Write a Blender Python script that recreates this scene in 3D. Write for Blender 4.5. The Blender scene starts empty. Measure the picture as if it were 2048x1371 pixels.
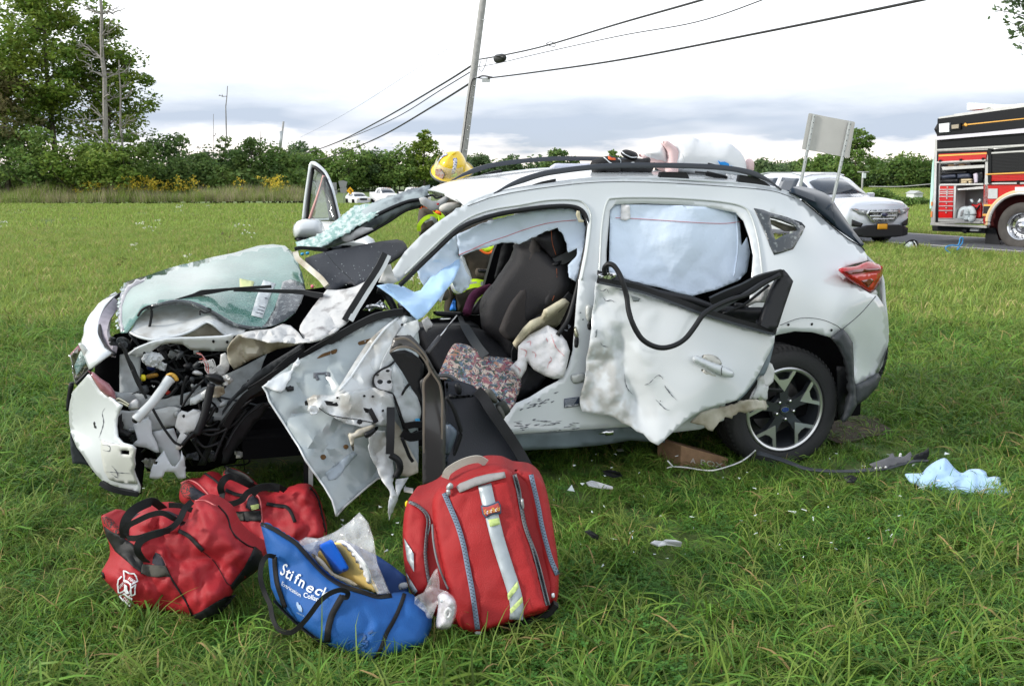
import bpy, bmesh, math, random
import numpy as np
from mathutils import Vector, Matrix, noise, geometry
random.seed(7);RNG=np.random.default_rng(7)
SC=bpy.context.scene;COL=SC.collection
R=math.radians
# ------------------------------------------------------------ camera, sky, sun, exposure
H, PITCH, F=1.63, R(10.7),1800.0  # eye height (m), downward pitch, focal length in pixels of a 2048 wide frame
cd=bpy.data.cameras.new('camera');cam=bpy.data.objects.new('camera', cd);COL.objects.link(cam)
cam.location=(0,0, H);cam.rotation_euler=(R(90)-PITCH,0,0)
cd.sensor_width=36.0;cd.lens=F/2048*36.0;cd.clip_end=3000;cd.clip_start=.05
SC.camera=cam
SUN_EL, SUN_AZ=R(27), R(-104)  # azimuth from +Y towards +X
w=bpy.data.worlds.new("World");SC.world=w;w.use_nodes=True
nt=w.node_tree;nt.nodes.clear()
def WN(t, **k):
 n=nt.nodes.new(t)
 for a, b in k.items():setattr(n, a, b)
 return n
out=WN('ShaderNodeOutputWorld');bg=WN('ShaderNodeBackground');bg.inputs[1].default_value=.1
sky=WN('ShaderNodeTexSky', sky_type='NISHITA', sun_disc=False, sun_elevation=SUN_EL, sun_rotation=SUN_AZ)
tc=WN('ShaderNodeTexCoord');sep=WN('ShaderNodeSeparateXYZ');nt.links.new(tc.outputs['Generated'], sep.inputs[0])
def wmath(op, a, b=None, c=None, clamp=False):
 n=WN('ShaderNodeMath', operation=op, use_clamp=clamp)
 for i, v in enumerate((a, b, c)):
  if v is None:continue
  if hasattr(v, 'node'):nt.links.new(v, n.inputs[i])
  else:n.inputs[i].default_value=v
 return n.outputs[0]
def wmix(f, a, b):
 n=WN('ShaderNodeMix', data_type='RGBA')
 for i, v in((0, f),(6, a),(7, b)):
  if hasattr(v, 'node'):nt.links.new(v, n.inputs[i])
  else:n.inputs[i].default_value=v
 return n.outputs[2]
def wnoise(sx, sz, scale, detail, off=0):
 m=WN('ShaderNodeMapping');m.inputs['Scale'].default_value=(sx, sx, sz);m.inputs['Location'].default_value=(off, off*.7, off*.3)
 nt.links.new(tc.outputs['Generated'], m.inputs[0])
 n=WN('ShaderNodeTexNoise');n.inputs['Scale'].default_value=scale;n.inputs['Detail'].default_value=detail
 n.inputs['Roughness'].default_value=.55
 nt.links.new(m.outputs[0], n.inputs['Vector']);return n.outputs['Fac']
z=sep.outputs['Z']
n1=wnoise(1,5,1.9,4,3.1);n2=wnoise(1,5,6,6,1.7)
# a long grey-blue bank lying a few degrees above the horizon, ragged edges
bank=wmath('MULTIPLY', wmath('MULTIPLY_ADD', z,40,-.75, True), wmath('MULTIPLY_ADD', z,-13,1.75, True))
zz=wmath('ADD', z, wmath('MULTIPLY_ADD', n2,.07,-.035))
bank=wmath('MULTIPLY', wmath('MULTIPLY_ADD', zz,70,-1.6, True), wmath('MULTIPLY_ADD', zz,-14,1.78, True))
patch=wmath('MULTIPLY_ADD', n1,4.2,-1.2, True)
bankm=wmath('MULTIPLY', bank, patch)
bright=(12.6,12.9,13.3,1);grey=(4.7,5.5,6.7,1);warm=(13.5,11.9,10.8,1)
hz=wmath('MULTIPLY_ADD', z,-14,1.0, True)
c=wmix(hz, bright, warm)
c=wmix(wmath('MULTIPLY', bankm,.95), c, grey)
high=wmath('MULTIPLY_ADD', z,2.2,-.75, True)
c=wmix(high, c,(7.2,7.9,9.0,1))
# thin places where the blue of the sky comes through
thin=wmath('MULTIPLY_ADD', wnoise(1,4,1.6,4,8.3),3.0,-1.75, True)
c=wmix(wmath('MULTIPLY', thin,.45), c, sky.outputs[0])
nt.links.new(c, bg.inputs[0]);nt.links.new(bg.outputs[0], out.inputs[0])
sl=bpy.data.lights.new('sun', 'SUN');sl.energy=2.9;sl.angle=R(9);sl.color=(1,.94,.86)
sun=bpy.data.objects.new('sun', sl);COL.objects.link(sun)
sd=Vector((math.sin(SUN_AZ)*math.cos(SUN_EL), math.cos(SUN_AZ)*math.cos(SUN_EL), math.sin(SUN_EL)))
sun.rotation_euler=sd.to_track_quat('Z', 'Y').to_euler()
SC.view_settings.view_transform='Standard';SC.view_settings.look='None'
SC.view_settings.exposure=0.26;SC.view_settings.gamma=1;SC.view_settings.use_curve_mapping=False
SC.cycles.max_bounces=6;SC.cycles.diffuse_bounces=3;SC.cycles.glossy_bounces=3;SC.cycles.transparent_max_bounces=10
SC.cycles.transmission_bounces=4;SC.cycles.caustics_reflective=False;SC.cycles.caustics_refractive=False
# ------------------------------------------------------------ pixel <-> world
cp, sp=math.cos(PITCH), math.sin(PITCH)
def ray(px, py):
 a=(np.asarray(px, float)-1024)/F;b=(685.5-np.asarray(py, float))/F
 return np.stack([a, cp+b*sp,-sp+b*cp],-1)
EYE=np.array([0,0, H])
class Fr:
 """a vertical reference plane: through o, horizontal normal n pointing away from the viewer; v is the distance behind it"""
 def __init__(s, o, ang):
  s.o=np.array([o[0], o[1],0.]);s.n=np.array([-math.sin(ang), math.cos(ang),0.]);s.u=np.array([math.cos(ang), math.sin(ang),0.])
 def q(s, px, py, v=0):
  d=ray(px, py);v=np.asarray(v, float)
  t=(((s.o-EYE)@s.n)+v)/(d@s.n)
  return EYE+d*t[..., None]
def G(px, py, zz=0):
 d=ray(px, py);t=(zz-H)/d[...,2]
 return EYE+d*np.asarray(t)[..., None]
CAR=Fr((1.56,4.89), R(15.5))
def YF(y, x=0, ang=0):return Fr((x, y), ang)
CR={'A':(100,440,.4084), 'B':(500,580,.3356), 'C':(560,280,.3125), 'D':(1100,360,.4377), 'E':(180,900,.2918), 'F':(500,900,.32227), 'G':(1500,180,.26758), 'H':(0,0,.32096), 'I':(560,240,.19531), 'J':(860,230,.3418), 'a':(120,540,.17505), 'b':(120,740,.18234), 'c':(380,600,.17505), 'd':(420,560,.20508), 'e':(560,760,.21157), 'f':(760,620,.24799), 'g':(820,400,.18967), 'h':(560,440,.14648), 'i':(1150,700,.21973), 'j':(1320,860,.35547), 'k':(1840,200,.22609), 'l':(1440,660,.18963), 'm':(840,280,.07295), 'n':(1160,260,.19531), 'o':(1160,940,.43359), 'p':(1100,600,.21875), 'P':(0,0,1)}
def X(cr, s):
 """'x,y[,v] x,y[,v] ...' read off an enlarged detail -> rows of picture x, y, v"""
 ox, oy, k=CR[cr];rows=[]
 for w_ in s.split():
  t=[float(a)for a in w_.split(',')]
  rows.append([ox+t[0]*k, oy+t[1]*k]+t[2:])
 n=max(map(len, rows))
 return np.array([r+[np.nan]*(n-len(r))for r in rows])
def rbf(ctrl):
 """smooth depth from control rows x, y, v"""
 if np.isscalar(ctrl):return lambda x, y:np.full(np.shape(x), float(ctrl))
 c_=np.asarray(ctrl, float)
 if len(c_)==1:return lambda x, y:np.full(np.shape(x), c_[0,2])
 n=len(c_);P=c_[:, :2]/100;K=np.sqrt(((P[:, None]-P[None])**2).sum(-1)+.04)
 A=np.zeros((n+3, n+3));A[:n, :n]=K;A[:n, n]=1;A[:n, n+1:]=P;A[n:, :n]=A[:n, n:].T
 A[:n, :n]-=np.eye(n)*1e-4;A+=np.eye(n+3)*1e-9
 wv=np.linalg.lstsq(A, np.r_[c_[:,2],0,0,0], rcond=None)[0]
 def f(x, y):
  x=np.asarray(x, float)/100;y=np.asarray(y, float)/100
  k=np.sqrt((x[..., None]-P[:,0])**2+(y[..., None]-P[:,1])**2+.04)
  return k@wv[:n]+wv[n]+wv[n+1]*x+wv[n+2]*y
 return f
 # ------------------------------------------------------------ materials
MATS={}
def mat(name, col, rough=.5, metal=0, var=0, vscale=8, bump=0, bscale=40, coat=0, trans=0, alpha=1, col2=None, island=0, spec=.5, emis=0, voro=False, ior=1.45, sheen=0, sub=0, contrast=1, bias=0, crack=0):
 if name in MATS:return MATS[name]
 m=bpy.data.materials.new(name);m.use_nodes=True;t=m.node_tree;p=t.nodes['Principled BSDF']
 col=tuple(col)+(1, )
 p.inputs['Base Color'].default_value=col;p.inputs['Roughness'].default_value=rough;p.inputs['Metallic'].default_value=metal
 p.inputs['Coat Weight'].default_value=coat;p.inputs['Coat Roughness'].default_value=.08
 p.inputs['Transmission Weight'].default_value=trans;p.inputs['Alpha'].default_value=alpha
 p.inputs['Specular IOR Level'].default_value=spec;p.inputs['IOR'].default_value=ior
 if sheen:p.inputs['Sheen Weight'].default_value=sheen
 if emis:p.inputs['Emission Color'].default_value=col;p.inputs['Emission Strength'].default_value=emis
 L=t.links.new;N=t.nodes.new
 co=N('ShaderNodeTexCoord').outputs['Object']
 c2=(tuple(col2)+(1, ))if col2 else tuple(x*(1-var)for x in col[:3])+(1, )
 src=None
 if var or col2:
  nz=N('ShaderNodeTexNoise');nz.inputs['Scale'].default_value=vscale;nz.inputs['Detail'].default_value=6;L(co, nz.inputs['Vector'])
  ma=N('ShaderNodeMath');ma.operation='MULTIPLY_ADD';ma.use_clamp=True;L(nz.outputs['Fac'], ma.inputs[0])
  ma.inputs[1].default_value=2.6*contrast;ma.inputs[2].default_value=.5-1.3*contrast-bias
  mx=N('ShaderNodeMix');mx.data_type='RGBA';mx.inputs[6].default_value=col;mx.inputs[7].default_value=c2
  L(ma.outputs[0], mx.inputs[0]);src=mx.outputs[2]
 if island:
  g=N('ShaderNodeNewGeometry');hs=N('ShaderNodeHueSaturation')
  mr=N('ShaderNodeMapRange');mr.inputs[3].default_value=1-island;mr.inputs[4].default_value=1+island;L(g.outputs['Random Per Island'], mr.inputs[0])
  L(mr.outputs[0], hs.inputs['Value'])
  if src:L(src, hs.inputs['Color'])
  else:hs.inputs['Color'].default_value=col
  mh=N('ShaderNodeMapRange');mh.inputs[3].default_value=.5-island*.05;mh.inputs[4].default_value=.5+island*.04
  wn=N('ShaderNodeTexWhiteNoise');wn.noise_dimensions='1D';L(g.outputs['Random Per Island'], wn.inputs['W']);L(wn.outputs['Value'], mh.inputs[0]);L(mh.outputs[0], hs.inputs['Hue'])
  src=hs.outputs[0]
 if src:L(src, p.inputs['Base Color'])
 if bump:
  if voro:
   bz=N('ShaderNodeTexVoronoi');bz.feature='DISTANCE_TO_EDGE';bo=bz.outputs['Distance']
  else:
   bz=N('ShaderNodeTexNoise');bz.inputs['Detail'].default_value=4;bo=bz.outputs['Fac']
  bz.inputs['Scale'].default_value=bscale;L(co, bz.inputs['Vector'])
  if crack:
   q=N('ShaderNodeMath');q.operation='MULTIPLY_ADD';q.use_clamp=True;q.inputs[1].default_value=-22;q.inputs[2].default_value=1;L(bo, q.inputs[0])
   qm=N('ShaderNodeMath');qm.operation='MULTIPLY';qm.inputs[1].default_value=crack;L(q.outputs[0], qm.inputs[0])
   mx=N('ShaderNodeMix');mx.data_type='RGBA';mx.inputs[7].default_value=(.78,.88,.86,1);L(src, mx.inputs[6]);L(qm.outputs[0], mx.inputs[0]);L(mx.outputs[2], p.inputs['Base Color'])
  bp=N('ShaderNodeBump');bp.inputs['Strength'].default_value=bump;bp.inputs['Distance'].default_value=.01
  L(bo, bp.inputs['Height']);L(bp.outputs[0], p.inputs['Normal'])
 if sub:
  tr=N('ShaderNodeBsdfTranslucent');ms=N('ShaderNodeMixShader');ms.inputs[0].default_value=sub
  if src:L(src, tr.inputs[0])
  else:tr.inputs[0].default_value=col
  L(p.outputs[0], ms.inputs[1]);L(tr.outputs[0], ms.inputs[2]);L(ms.outputs[0], t.nodes['Material Output'].inputs[0])
 MATS[name]=m;return m
 # ------------------------------------------------------------ objects
WM={}
def tag(o, label=None, cat=None, group=None, kind=None):
 for k, v in(('label', label),('category', cat),('group', group),('kind', kind)):
  if v:o[k]=v
 return o
def place(o, parent, M):
 if parent is not None:
  o.parent=parent;o.matrix_basis=WM[parent.name].inverted()@M
 else:o.matrix_basis=M
 WM[o.name]=M
def thing(name, label, cat, loc=(0,0,0), rz=0, group=None, parent=None):
 o=bpy.data.objects.new(name, None);o.empty_display_size=.1;COL.objects.link(o)
 place(o, parent, Matrix.Translation(Vector(loc))@Matrix.Rotation(rz,4, 'Z'))
 return tag(o, label, cat, group)
def part_empty(name, parent, M=None):
 o=bpy.data.objects.new(name, None);COL.objects.link(o);place(o, parent, M if M is not None else WM[parent.name].copy());return o
def mk(name, verts, faces, m, parent=None, M=None, smooth=True, solid=0, bevel=0, sharp=40, label=None, kind=None):
 me=bpy.data.meshes.new(name)
 me.from_pydata([tuple(map(float, v))for v in verts],[],[tuple(map(int, f))for f in faces]);me.update()
 ms=m if isinstance(m,(list, tuple))else[m]
 for x in ms:me.materials.append(x)
 if smooth and len(me.polygons):me.polygons.foreach_set('use_smooth',[True]*len(me.polygons))
 o=bpy.data.objects.new(name, me);COL.objects.link(o)
 place(o, parent, M if M is not None else Matrix.Identity(4))
 if solid:
  s=o.modifiers.new('solid', 'SOLIDIFY');s.thickness=solid;s.offset=-1
 if bevel:
  b=o.modifiers.new('bev', 'BEVEL');b.width=bevel;b.segments=2;b.limit_method='ANGLE';b.angle_limit=R(35)
 if smooth and sharp and(bevel or sharp<180):
  try:me.set_sharp_from_angle(angle=R(sharp))
  except Exception:pass
 if label:o['label']=label
 if kind:o['kind']=kind
 return o
def lm(parent):return WM[parent.name]
def resample(P, step, closed=False):
 P=np.asarray(P, float)
 if closed:P=np.vstack([P, P[:1]])
 out=[]
 for a, b in zip(P[:-1], P[1:]):
  n=max(1, int(round(np.hypot(*(b-a)[:2])/step)))
  for k in range(n):out.append(a+(b-a)*k/n)
 if not closed:out.append(P[-1])
 return np.array(out)
def catmull(P, n=6, closed=False):
 P=np.asarray(P, float)
 if len(P)<3:return np.array([P[0]+(P[-1]-P[0])*t for t in np.linspace(0,1, n+1)])
 Q=np.vstack([P[-1:], P, P[:2]])if closed else np.vstack([2*P[:1]-P[1:2], P,2*P[-1:]-P[-2:-1]])
 out=[]
 for i in range(1, len(Q)-2):
  p0, p1, p2, p3=Q[i-1:i+3]
  for k in range(n):
   t=k/n
   out.append(.5*((2*p1)+(-p0+p2)*t+(2*p0-5*p1+4*p2-p3)*t*t+(-p0+3*p1-3*p2+p3)*t**3))
 if not closed:out.append(Q[-2])
 return np.array(out)
def inside(px, py, poly):
 x, y=poly[:,0], poly[:,1];x2, y2=np.roll(x,-1), np.roll(y,-1)
 r=np.zeros(px.shape, bool)
 for a, b, c_, d in zip(x, y, x2, y2):
  if b==d:continue
  r^=((b>py)!=(d>py))&(px<(c_-a)*(py-b)/(d-b)+a)
 return r
def edist(px, py, poly):
 A=poly[:, :2];B=np.roll(A,-1,0);best=np.full(px.shape,1e9)
 for a, b in zip(A, B):
  d=b-a;l2=(d**2).sum()+1e-9
  t=np.clip(((px-a[0])*d[0]+(py-a[1])*d[1])/l2,0,1)
  best=np.minimum(best, np.hypot(px-a[0]-t*d[0], py-a[1]-t*d[1]))
 return best
def fnoise(x, y, sc, seed=0):
 return np.array([noise.noise(Vector((a/sc, b/sc, seed*3.7)))for a, b in zip(np.ravel(x), np.ravel(y))]).reshape(np.shape(x))
def crease(x, y, sc, seed=0):
 """flat facets meeting in sharp folds, like buckled sheet metal or creased cloth"""
 x=np.asarray(x, float);y=np.asarray(y, float)
 wx=x+fnoise(x, y, sc*1.1, seed+5)*sc*.7;wy=y+fnoise(y, x, sc*1.3, seed+8)*sc*.7
 def cell(a, b, s_):return np.array([noise.voronoi(Vector((p/s_, q/s_, seed*1.37)))[0][0]for p, q in zip(np.ravel(a), np.ravel(b))]).reshape(np.shape(a))
 return(.5-cell(wx, wy*.8, sc*1.5))*1.7+.35*(.45-cell(wy*.8, wx, sc*.6))-.5*fnoise(x, y, sc*2.2, seed+3)
def tri_fill(outl, holes, res, seed=1):
 rg=np.random.default_rng(seed)
 pts=[tuple(p[:2])for p in outl];edges=[(i,(i+1)%len(pts))for i in range(len(pts))]
 for h in holes:
  b=len(pts);pts+=[tuple(p[:2])for p in h];edges+=[(b+i, b+(i+1)%len(h))for i in range(len(h))]
 x0, y0=outl[:, :2].min(0);x1, y1=outl[:, :2].max(0)
 gx, gy=np.meshgrid(np.arange(x0, x1+res, res), np.arange(y0, y1+res, res*.87));gx=gx.astype(float);gy=gy.astype(float)
 gx[1::2]+=res/2;gx+=rg.uniform(-.15,.15, gx.shape)*res;gy+=rg.uniform(-.15,.15, gy.shape)*res
 gx, gy=gx.ravel(), gy.ravel()
 k=inside(gx, gy, outl)&(edist(gx, gy, outl)>res*.45)
 for h in holes:k&=~inside(gx, gy, h)&(edist(gx, gy, h)>res*.45)
 pts+=list(zip(gx[k], gy[k]))
 r=geometry.delaunay_2d_cdt([Vector(p)for p in pts], edges,[],0,1e-4)
 V=np.array([tuple(v)for v in r[0]]);T=np.array([f for f in r[2]])
 c_=V[T].mean(1);k=inside(c_[:,0], c_[:,1], outl)
 for h in holes:k&=~inside(c_[:,0], c_[:,1], h)
 T=T[k]
 a, b, c_=V[T[:,0]], V[T[:,1]], V[T[:,2]]
 cr=(b[:,0]-a[:,0])*(c_[:,1]-a[:,1])-(b[:,1]-a[:,1])*(c_[:,0]-a[:,0])
 T[cr>0]=T[cr>0][:, ::-1]  # picture y runs down: keep faces turned to the viewer's side
 return V, T
def XV(a, v):return np.column_stack([a[:, :2], v])
class Surf:pass
def panel(name, m, outl, depth=None, fr=CAR, parent=None, res=12, holes=(), amp=0, sc=35, thick=.003, jag=0, seed=1, off=0, curve=False, label=None, smooth=True, kind=None, sharp=34):
 """a thin sheet of its own outline, depth and thickness, optionally buckled by amp (m) at scale sc"""
 outl=np.asarray(outl, float)
 if curve:outl=catmull(outl,4, True)
 if depth is None:
  k=~np.isnan(outl[:,2]);df=rbf(outl[k])if outl.shape[1]>2 else rbf(0)
 elif callable(depth):df=depth
 else:df=rbf(depth)
 o2=resample(outl[:, :2], res, True)
 if jag:
  rg=np.random.default_rng(seed);o2=o2+rg.normal(0, jag, o2.shape)
 hs=[resample(np.asarray(h)[:, :2], res, True)for h in holes]
 V, T=tri_fill(o2, hs, res, seed)
 v=df(V[:,0], V[:,1])-off
 if amp:v=v-amp*crease(V[:,0], V[:,1], sc, seed)
 W=fr.q(V[:,0], V[:,1], v)
 o=mk(name, W, T, m, parent, solid=thick, label=label, smooth=smooth, kind=kind, sharp=sharp)
 s=Surf();s.o=o;s.df=lambda x, y:df(x, y)-off-(amp*crease(x, y, sc, seed)if amp else 0)
 s.at=lambda x, y, lift=.002:fr.q(x, y, s.df(np.asarray(x, float), np.asarray(y, float))-lift)
 return s
def pillow(name, m, outl, depth=None, fr=CAR, parent=None, front=.08, back=.08, w=40, res=12, amp=0, sc=30, seed=1, curve=True, label=None, holes=(), pw=2.0, kind=None, sharp=180):
 """a closed rounded solid: outline at its own distance, bulging front and back"""
 outl=np.asarray(outl, float)
 if curve:outl=catmull(outl,4, True)
 if depth is None:
  k=~np.isnan(outl[:,2])if outl.shape[1]>2 else None;df=rbf(outl[k])if outl.shape[1]>2 else rbf(0)
 elif callable(depth):df=depth
 else:df=rbf(depth)
 o2=resample(outl[:, :2], res, True);V, T=tri_fill(o2,[], res, seed)
 x, y=V.T
 def prof(x, y):
  d=np.clip(edist(x, y, o2)/w,0,1);return(1-(1-d)**pw)**(1/pw)
 pr=prof(x, y);e=edist(x, y, o2)<.01
 base=df(x, y);cr_=crease(x, y, sc, seed)if amp else 0
 ctr=fr.q(x, y, base)
 Wf=fr.q(x, y, base-(front*pr+amp*cr_*np.minimum(1, pr*1.5)))
 keep=np.where(~e)[0];mp=-np.ones(len(V), int);mp[e]=np.where(e)[0];mp[keep]=len(V)+np.arange(len(keep))
 Wb=ctr[keep]+fr.n*(back*pr[keep])[:, None]
 F_=[tuple(t)for t in T]+[tuple(mp[t[::-1]])for t in T]
 o=mk(name, np.vstack([Wf, Wb]), F_, m, parent, label=label, kind=kind, sharp=sharp)
 s=Surf();s.o=o
 def at(x, y, lift=.003):
  x=np.asarray(x, float);y=np.asarray(y, float);p_=prof(x.ravel(), y.ravel()).reshape(x.shape)
  c_=crease(x, y, sc, seed)if amp else 0
  return fr.q(x, y, df(x, y)-(front*p_+amp*c_*np.minimum(1, p_*1.5)+lift))
 s.at=at;return s
def decal(name, m, outl, surf, parent, lift=.004, res=6, thick=.002, holes=(), curve=False, label=None):
 """a thin layer lying on a surface built before"""
 outl=np.asarray(outl, float)[:, :2]
 if curve:outl=catmull(outl,4, True)
 o2=resample(outl, res, True);V, T=tri_fill(o2,[resample(np.asarray(h)[:, :2], res, True)for h in holes], res)
 return mk(name, surf.at(V[:,0], V[:,1], lift), T, m, parent, solid=thick, label=label)
def sweep(name, m, P, sec, parent=None, up=(0,0,1), M=None, scale=None, label=None, closed=False, sharp=50, twist=None):
 """a cross-section sec (rows x across, y along up) carried along the 3D polyline P"""
 P=np.asarray(P, float);n=len(P);k=len(sec);up=np.asarray(up, float)
 T=np.gradient(P, axis=0)
 if closed:T=np.roll(P,-1,0)-np.roll(P,1,0)
 T/=np.linalg.norm(T, axis=1)[:, None]+1e-12
 V=[]
 for i in range(n):
  u_=up if up.ndim==1 else up[i]
  s=np.cross(T[i], u_)
  if np.linalg.norm(s)<1e-4:s=np.cross(T[i],(1,.2,.1))
  s/=np.linalg.norm(s);q=np.cross(s, T[i]);f=1 if scale is None else scale[i]
  for a, b in sec:V.append(P[i]+s*a*f+q*b*f)
 Fc=[]
 for i in range(n if closed else n-1):
  for j in range(k):
   a=i*k+j;b=i*k+(j+1)%k;c2=((i+1)%n)*k
   Fc.append((a, b, c2+(j+1)%k, c2+j))
 if not closed:Fc+=[tuple(range(k))[::-1], tuple((n-1)*k+j for j in range(k))]
 return mk(name, V, Fc, m, parent, M=M, label=label, sharp=sharp)
def circ(r, k=8):return[(r*math.cos(2*math.pi*i/k), r*math.sin(2*math.pi*i/k))for i in range(k)]
def rect(a, b):return[(-a/2,-b/2),(a/2,-b/2),(a/2, b/2),(-a/2, b/2)]
def tube(name, m, P, r, parent=None, fr=CAR, n=5, k=8, label=None, px=True, scale=None, M=None):
 P=np.asarray(P, float)
 W=fr.q(P[:,0], P[:,1], P[:,2])if px else P
 W2=catmull(W, n)if n>1 else W
 sc2=None if scale is None else np.interp(np.linspace(0,1, len(W2)), np.linspace(0,1, len(scale)), scale)
 return sweep(name, m, W2, circ(r, k), parent, label=label, scale=sc2, sharp=180, M=M)
def strap(name, m, P, wid, th=.003, parent=None, fr=CAR, n=5, label=None, px=True, face=None, scale=None):
 """flat webbing or moulding; its broad side turned along face (default: out of the reference plane)"""
 P=np.asarray(P, float);W=fr.q(P[:,0], P[:,1], P[:,2])if px else P
 W=catmull(W, n)if n>1 else W
 sc2=None if scale is None else np.interp(np.linspace(0,1, len(W)), np.linspace(0,1, len(scale)), scale)
 return sweep(name, m, W, rect(wid, th), parent, up=tuple(-fr.n)if face is None else face, label=label, scale=sc2)
def surfline(surf, pts, lift=.004, step=8):
 p=resample(catmull(np.asarray(pts)[:, :2],4), step);return surf.at(p[:,0], p[:,1], lift)
def loft(name, m, rows, fr=CAR, parent=None, nu=24, nv=5, thick=.003, px=True, amp=0, sc=.15, label=None, seed=0, flip=False, sharp=60):
 RR=[]
 for r_ in rows:
  r_=np.asarray(r_, float);W=fr.q(r_[:,0], r_[:,1], r_[:,2])if px else r_
  W=catmull(W,6);d=np.r_[0, np.cumsum(np.linalg.norm(np.diff(W, axis=0), axis=1))];t=np.linspace(0, d[-1], nu)
  RR.append(np.stack([np.interp(t, d, W[:, i])for i in range(3)],1))
 RR=catmull(np.array(RR).reshape(len(RR),-1), nv).reshape(-1, nu,3)
 if amp:
  for i in range(RR.shape[0]):
   for j in range(nu):
    v=Vector(RR[i, j])/sc;RR[i, j]+=np.array(noise.noise_vector(v+Vector((seed,0,0))))*amp
 n=RR.shape[0];Fc=[(i*nu+j, i*nu+j+1,(i+1)*nu+j+1,(i+1)*nu+j)for i in range(n-1)for j in range(nu-1)]
 if flip:Fc=[f[::-1]for f in Fc]
 return mk(name, RR.reshape(-1,3), Fc, m, parent, solid=thick, label=label, sharp=sharp)
BOXF=[(0,3,2,1),(4,5,6,7),(0,1,5,4),(1,2,6,5),(2,3,7,6),(3,0,4,7)]
def box(name, m, c_, s, parent=None, M=None, bevel=0, rot=None, label=None, taper=None, kind=None):
 x, y, z_=np.array(s)/2;tx, ty=taper or(1,1)
 V=[(-x,-y,-z_),(x,-y,-z_),(x, y,-z_),(-x, y,-z_),(-x*tx,-y*ty, z_),(x*tx,-y*ty, z_),(x*tx, y*ty, z_),(-x*tx, y*ty, z_)]
 V=np.array(V)
 if rot is not None:V=V@np.array(Matrix.Rotation(rot[1],3, rot[0])).T
 return mk(name, V+np.array(c_), BOXF, m, parent, M=M, bevel=bevel, smooth=bool(bevel), label=label, kind=kind)
def lathe(name, m, prof, parent=None, M=None, k=32, label=None, sharp=40, arc=None):
 """profile rows (radius, along axis y) turned about the local Y axis"""
 V=[];n=len(prof)
 for i in range(k):
  a=2*math.pi*i/k
  for r_, y in prof:V.append((r_*math.cos(a), y, r_*math.sin(a)))
 Fc=[(i*n+j,((i+1)%k)*n+j,((i+1)%k)*n+j+1, i*n+j+1)for i in range(k)for j in range(n-1)]
 return mk(name, V, Fc, m, parent, M=M, label=label, sharp=sharp)
def extr(name, m, poly, y0, y1, parent=None, M=None, bevel=0, label=None, axis='y', smooth=False, holes=()):
 """a polygon (x, z) given depth between y0 and y1"""
 poly=np.asarray(poly, float)
 area=((poly[:,0]*np.roll(poly[:,1],-1))-(np.roll(poly[:,0],-1)*poly[:,1])).sum()
 if area>0:poly=poly[::-1]
 n=len(poly);P3=(lambda p, y:(p[0], y, p[1]))if axis=='y' else((lambda p, y:(y, p[0], p[1]))if axis=='x' else(lambda p, y:(p[0], p[1], y)))
 if holes:
  allp=[Vector((p[0], p[1],0))for p in poly];loops=[allp]
  for h in holes:loops.append([Vector((p[0], p[1],0))for p in h])
  tri=geometry.tessellate_polygon(loops);flat=[p for l in loops for p in l];N_=len(flat)
  V=[P3(p, y0)for p in flat]+[P3(p, y1)for p in flat]
  Fc=[tuple(t)for t in tri]+[tuple(N_+i for i in t[::-1])for t in tri];b=0
  for l in loops:
   q=len(l);Fc+=[(b+i, b+(i+1)%q, N_+b+(i+1)%q, N_+b+i)for i in range(q)];b+=q
 else:
  V=[P3(p, y0)for p in poly]+[P3(p, y1)for p in poly]
  Fc=[tuple(range(n)), tuple(range(n,2*n))[::-1]]+[(i, i+n,(i+1)%n+n,(i+1)%n)for i in range(n)]
 o=mk(name, V, Fc, m, parent, M=M, bevel=bevel, smooth=smooth or bool(bevel), label=label)
 bm=bmesh.new();bm.from_mesh(o.data);bmesh.ops.recalc_face_normals(bm, faces=bm.faces);bm.to_mesh(o.data);bm.free()
 return o
def text_mesh(s, bold=False, extrude=0, offset=0):
 cu=bpy.data.curves.new('lettering', 'FONT');cu.body=s;cu.size=1;cu.resolution_u=3;cu.extrude=extrude;cu.offset=offset
 o=bpy.data.objects.new('lettering_tmp', cu);COL.objects.link(o)
 me=bpy.data.meshes.new_from_object(o.evaluated_get(bpy.context.evaluated_depsgraph_get()))
 V=np.array([tuple(v.co)for v in me.vertices]);Fc=[tuple(p.vertices)for p in me.polygons]
 bpy.data.objects.remove(o);bpy.data.curves.remove(cu);bpy.data.meshes.remove(me);return V, Fc
def text_on(s, m, surf, org, xv, yv, parent, lift=.005, name='lettering', offset=0, flipn=False):
 """lettering laid on a surface; org, xv, yv: picture position of the baseline start and the vectors of one em"""
 V, Fc=text_mesh(s, offset=offset)
 px=org[0]+V[:,0]*xv[0]+V[:,1]*yv[0];py=org[1]+V[:,0]*xv[1]+V[:,1]*yv[1]
 return mk(name, surf.at(px, py, lift), Fc, m, parent, smooth=False)
def text_plane(s, m, M, size, parent, name='lettering', center=True, width=None, offset=0):
 """flat lettering in the local x-z plane of M, read from -y"""
 V, Fc=text_mesh(s, offset=offset)
 if center:V[:,0]-=(V[:,0].max()+V[:,0].min())/2
 V=V*size
 if width:V[:,0]*=width/(V[:,0].max()-V[:,0].min())
 return mk(name, np.stack([V[:,0], V[:,2]*0, V[:,1]],1), Fc, m, parent, M=M, smooth=False)
def copy_tree(o, parent=None, M=None, first=True):
 c_=o.copy();COL.objects.link(c_);c_.parent=parent
 if first and M is not None:c_.matrix_basis=M
 if parent is not None:c_.matrix_basis=o.matrix_basis
 for ch in[x for x in bpy.data.objects if x.parent==o]:copy_tree(ch, c_, None, False)
 return c_
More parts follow.
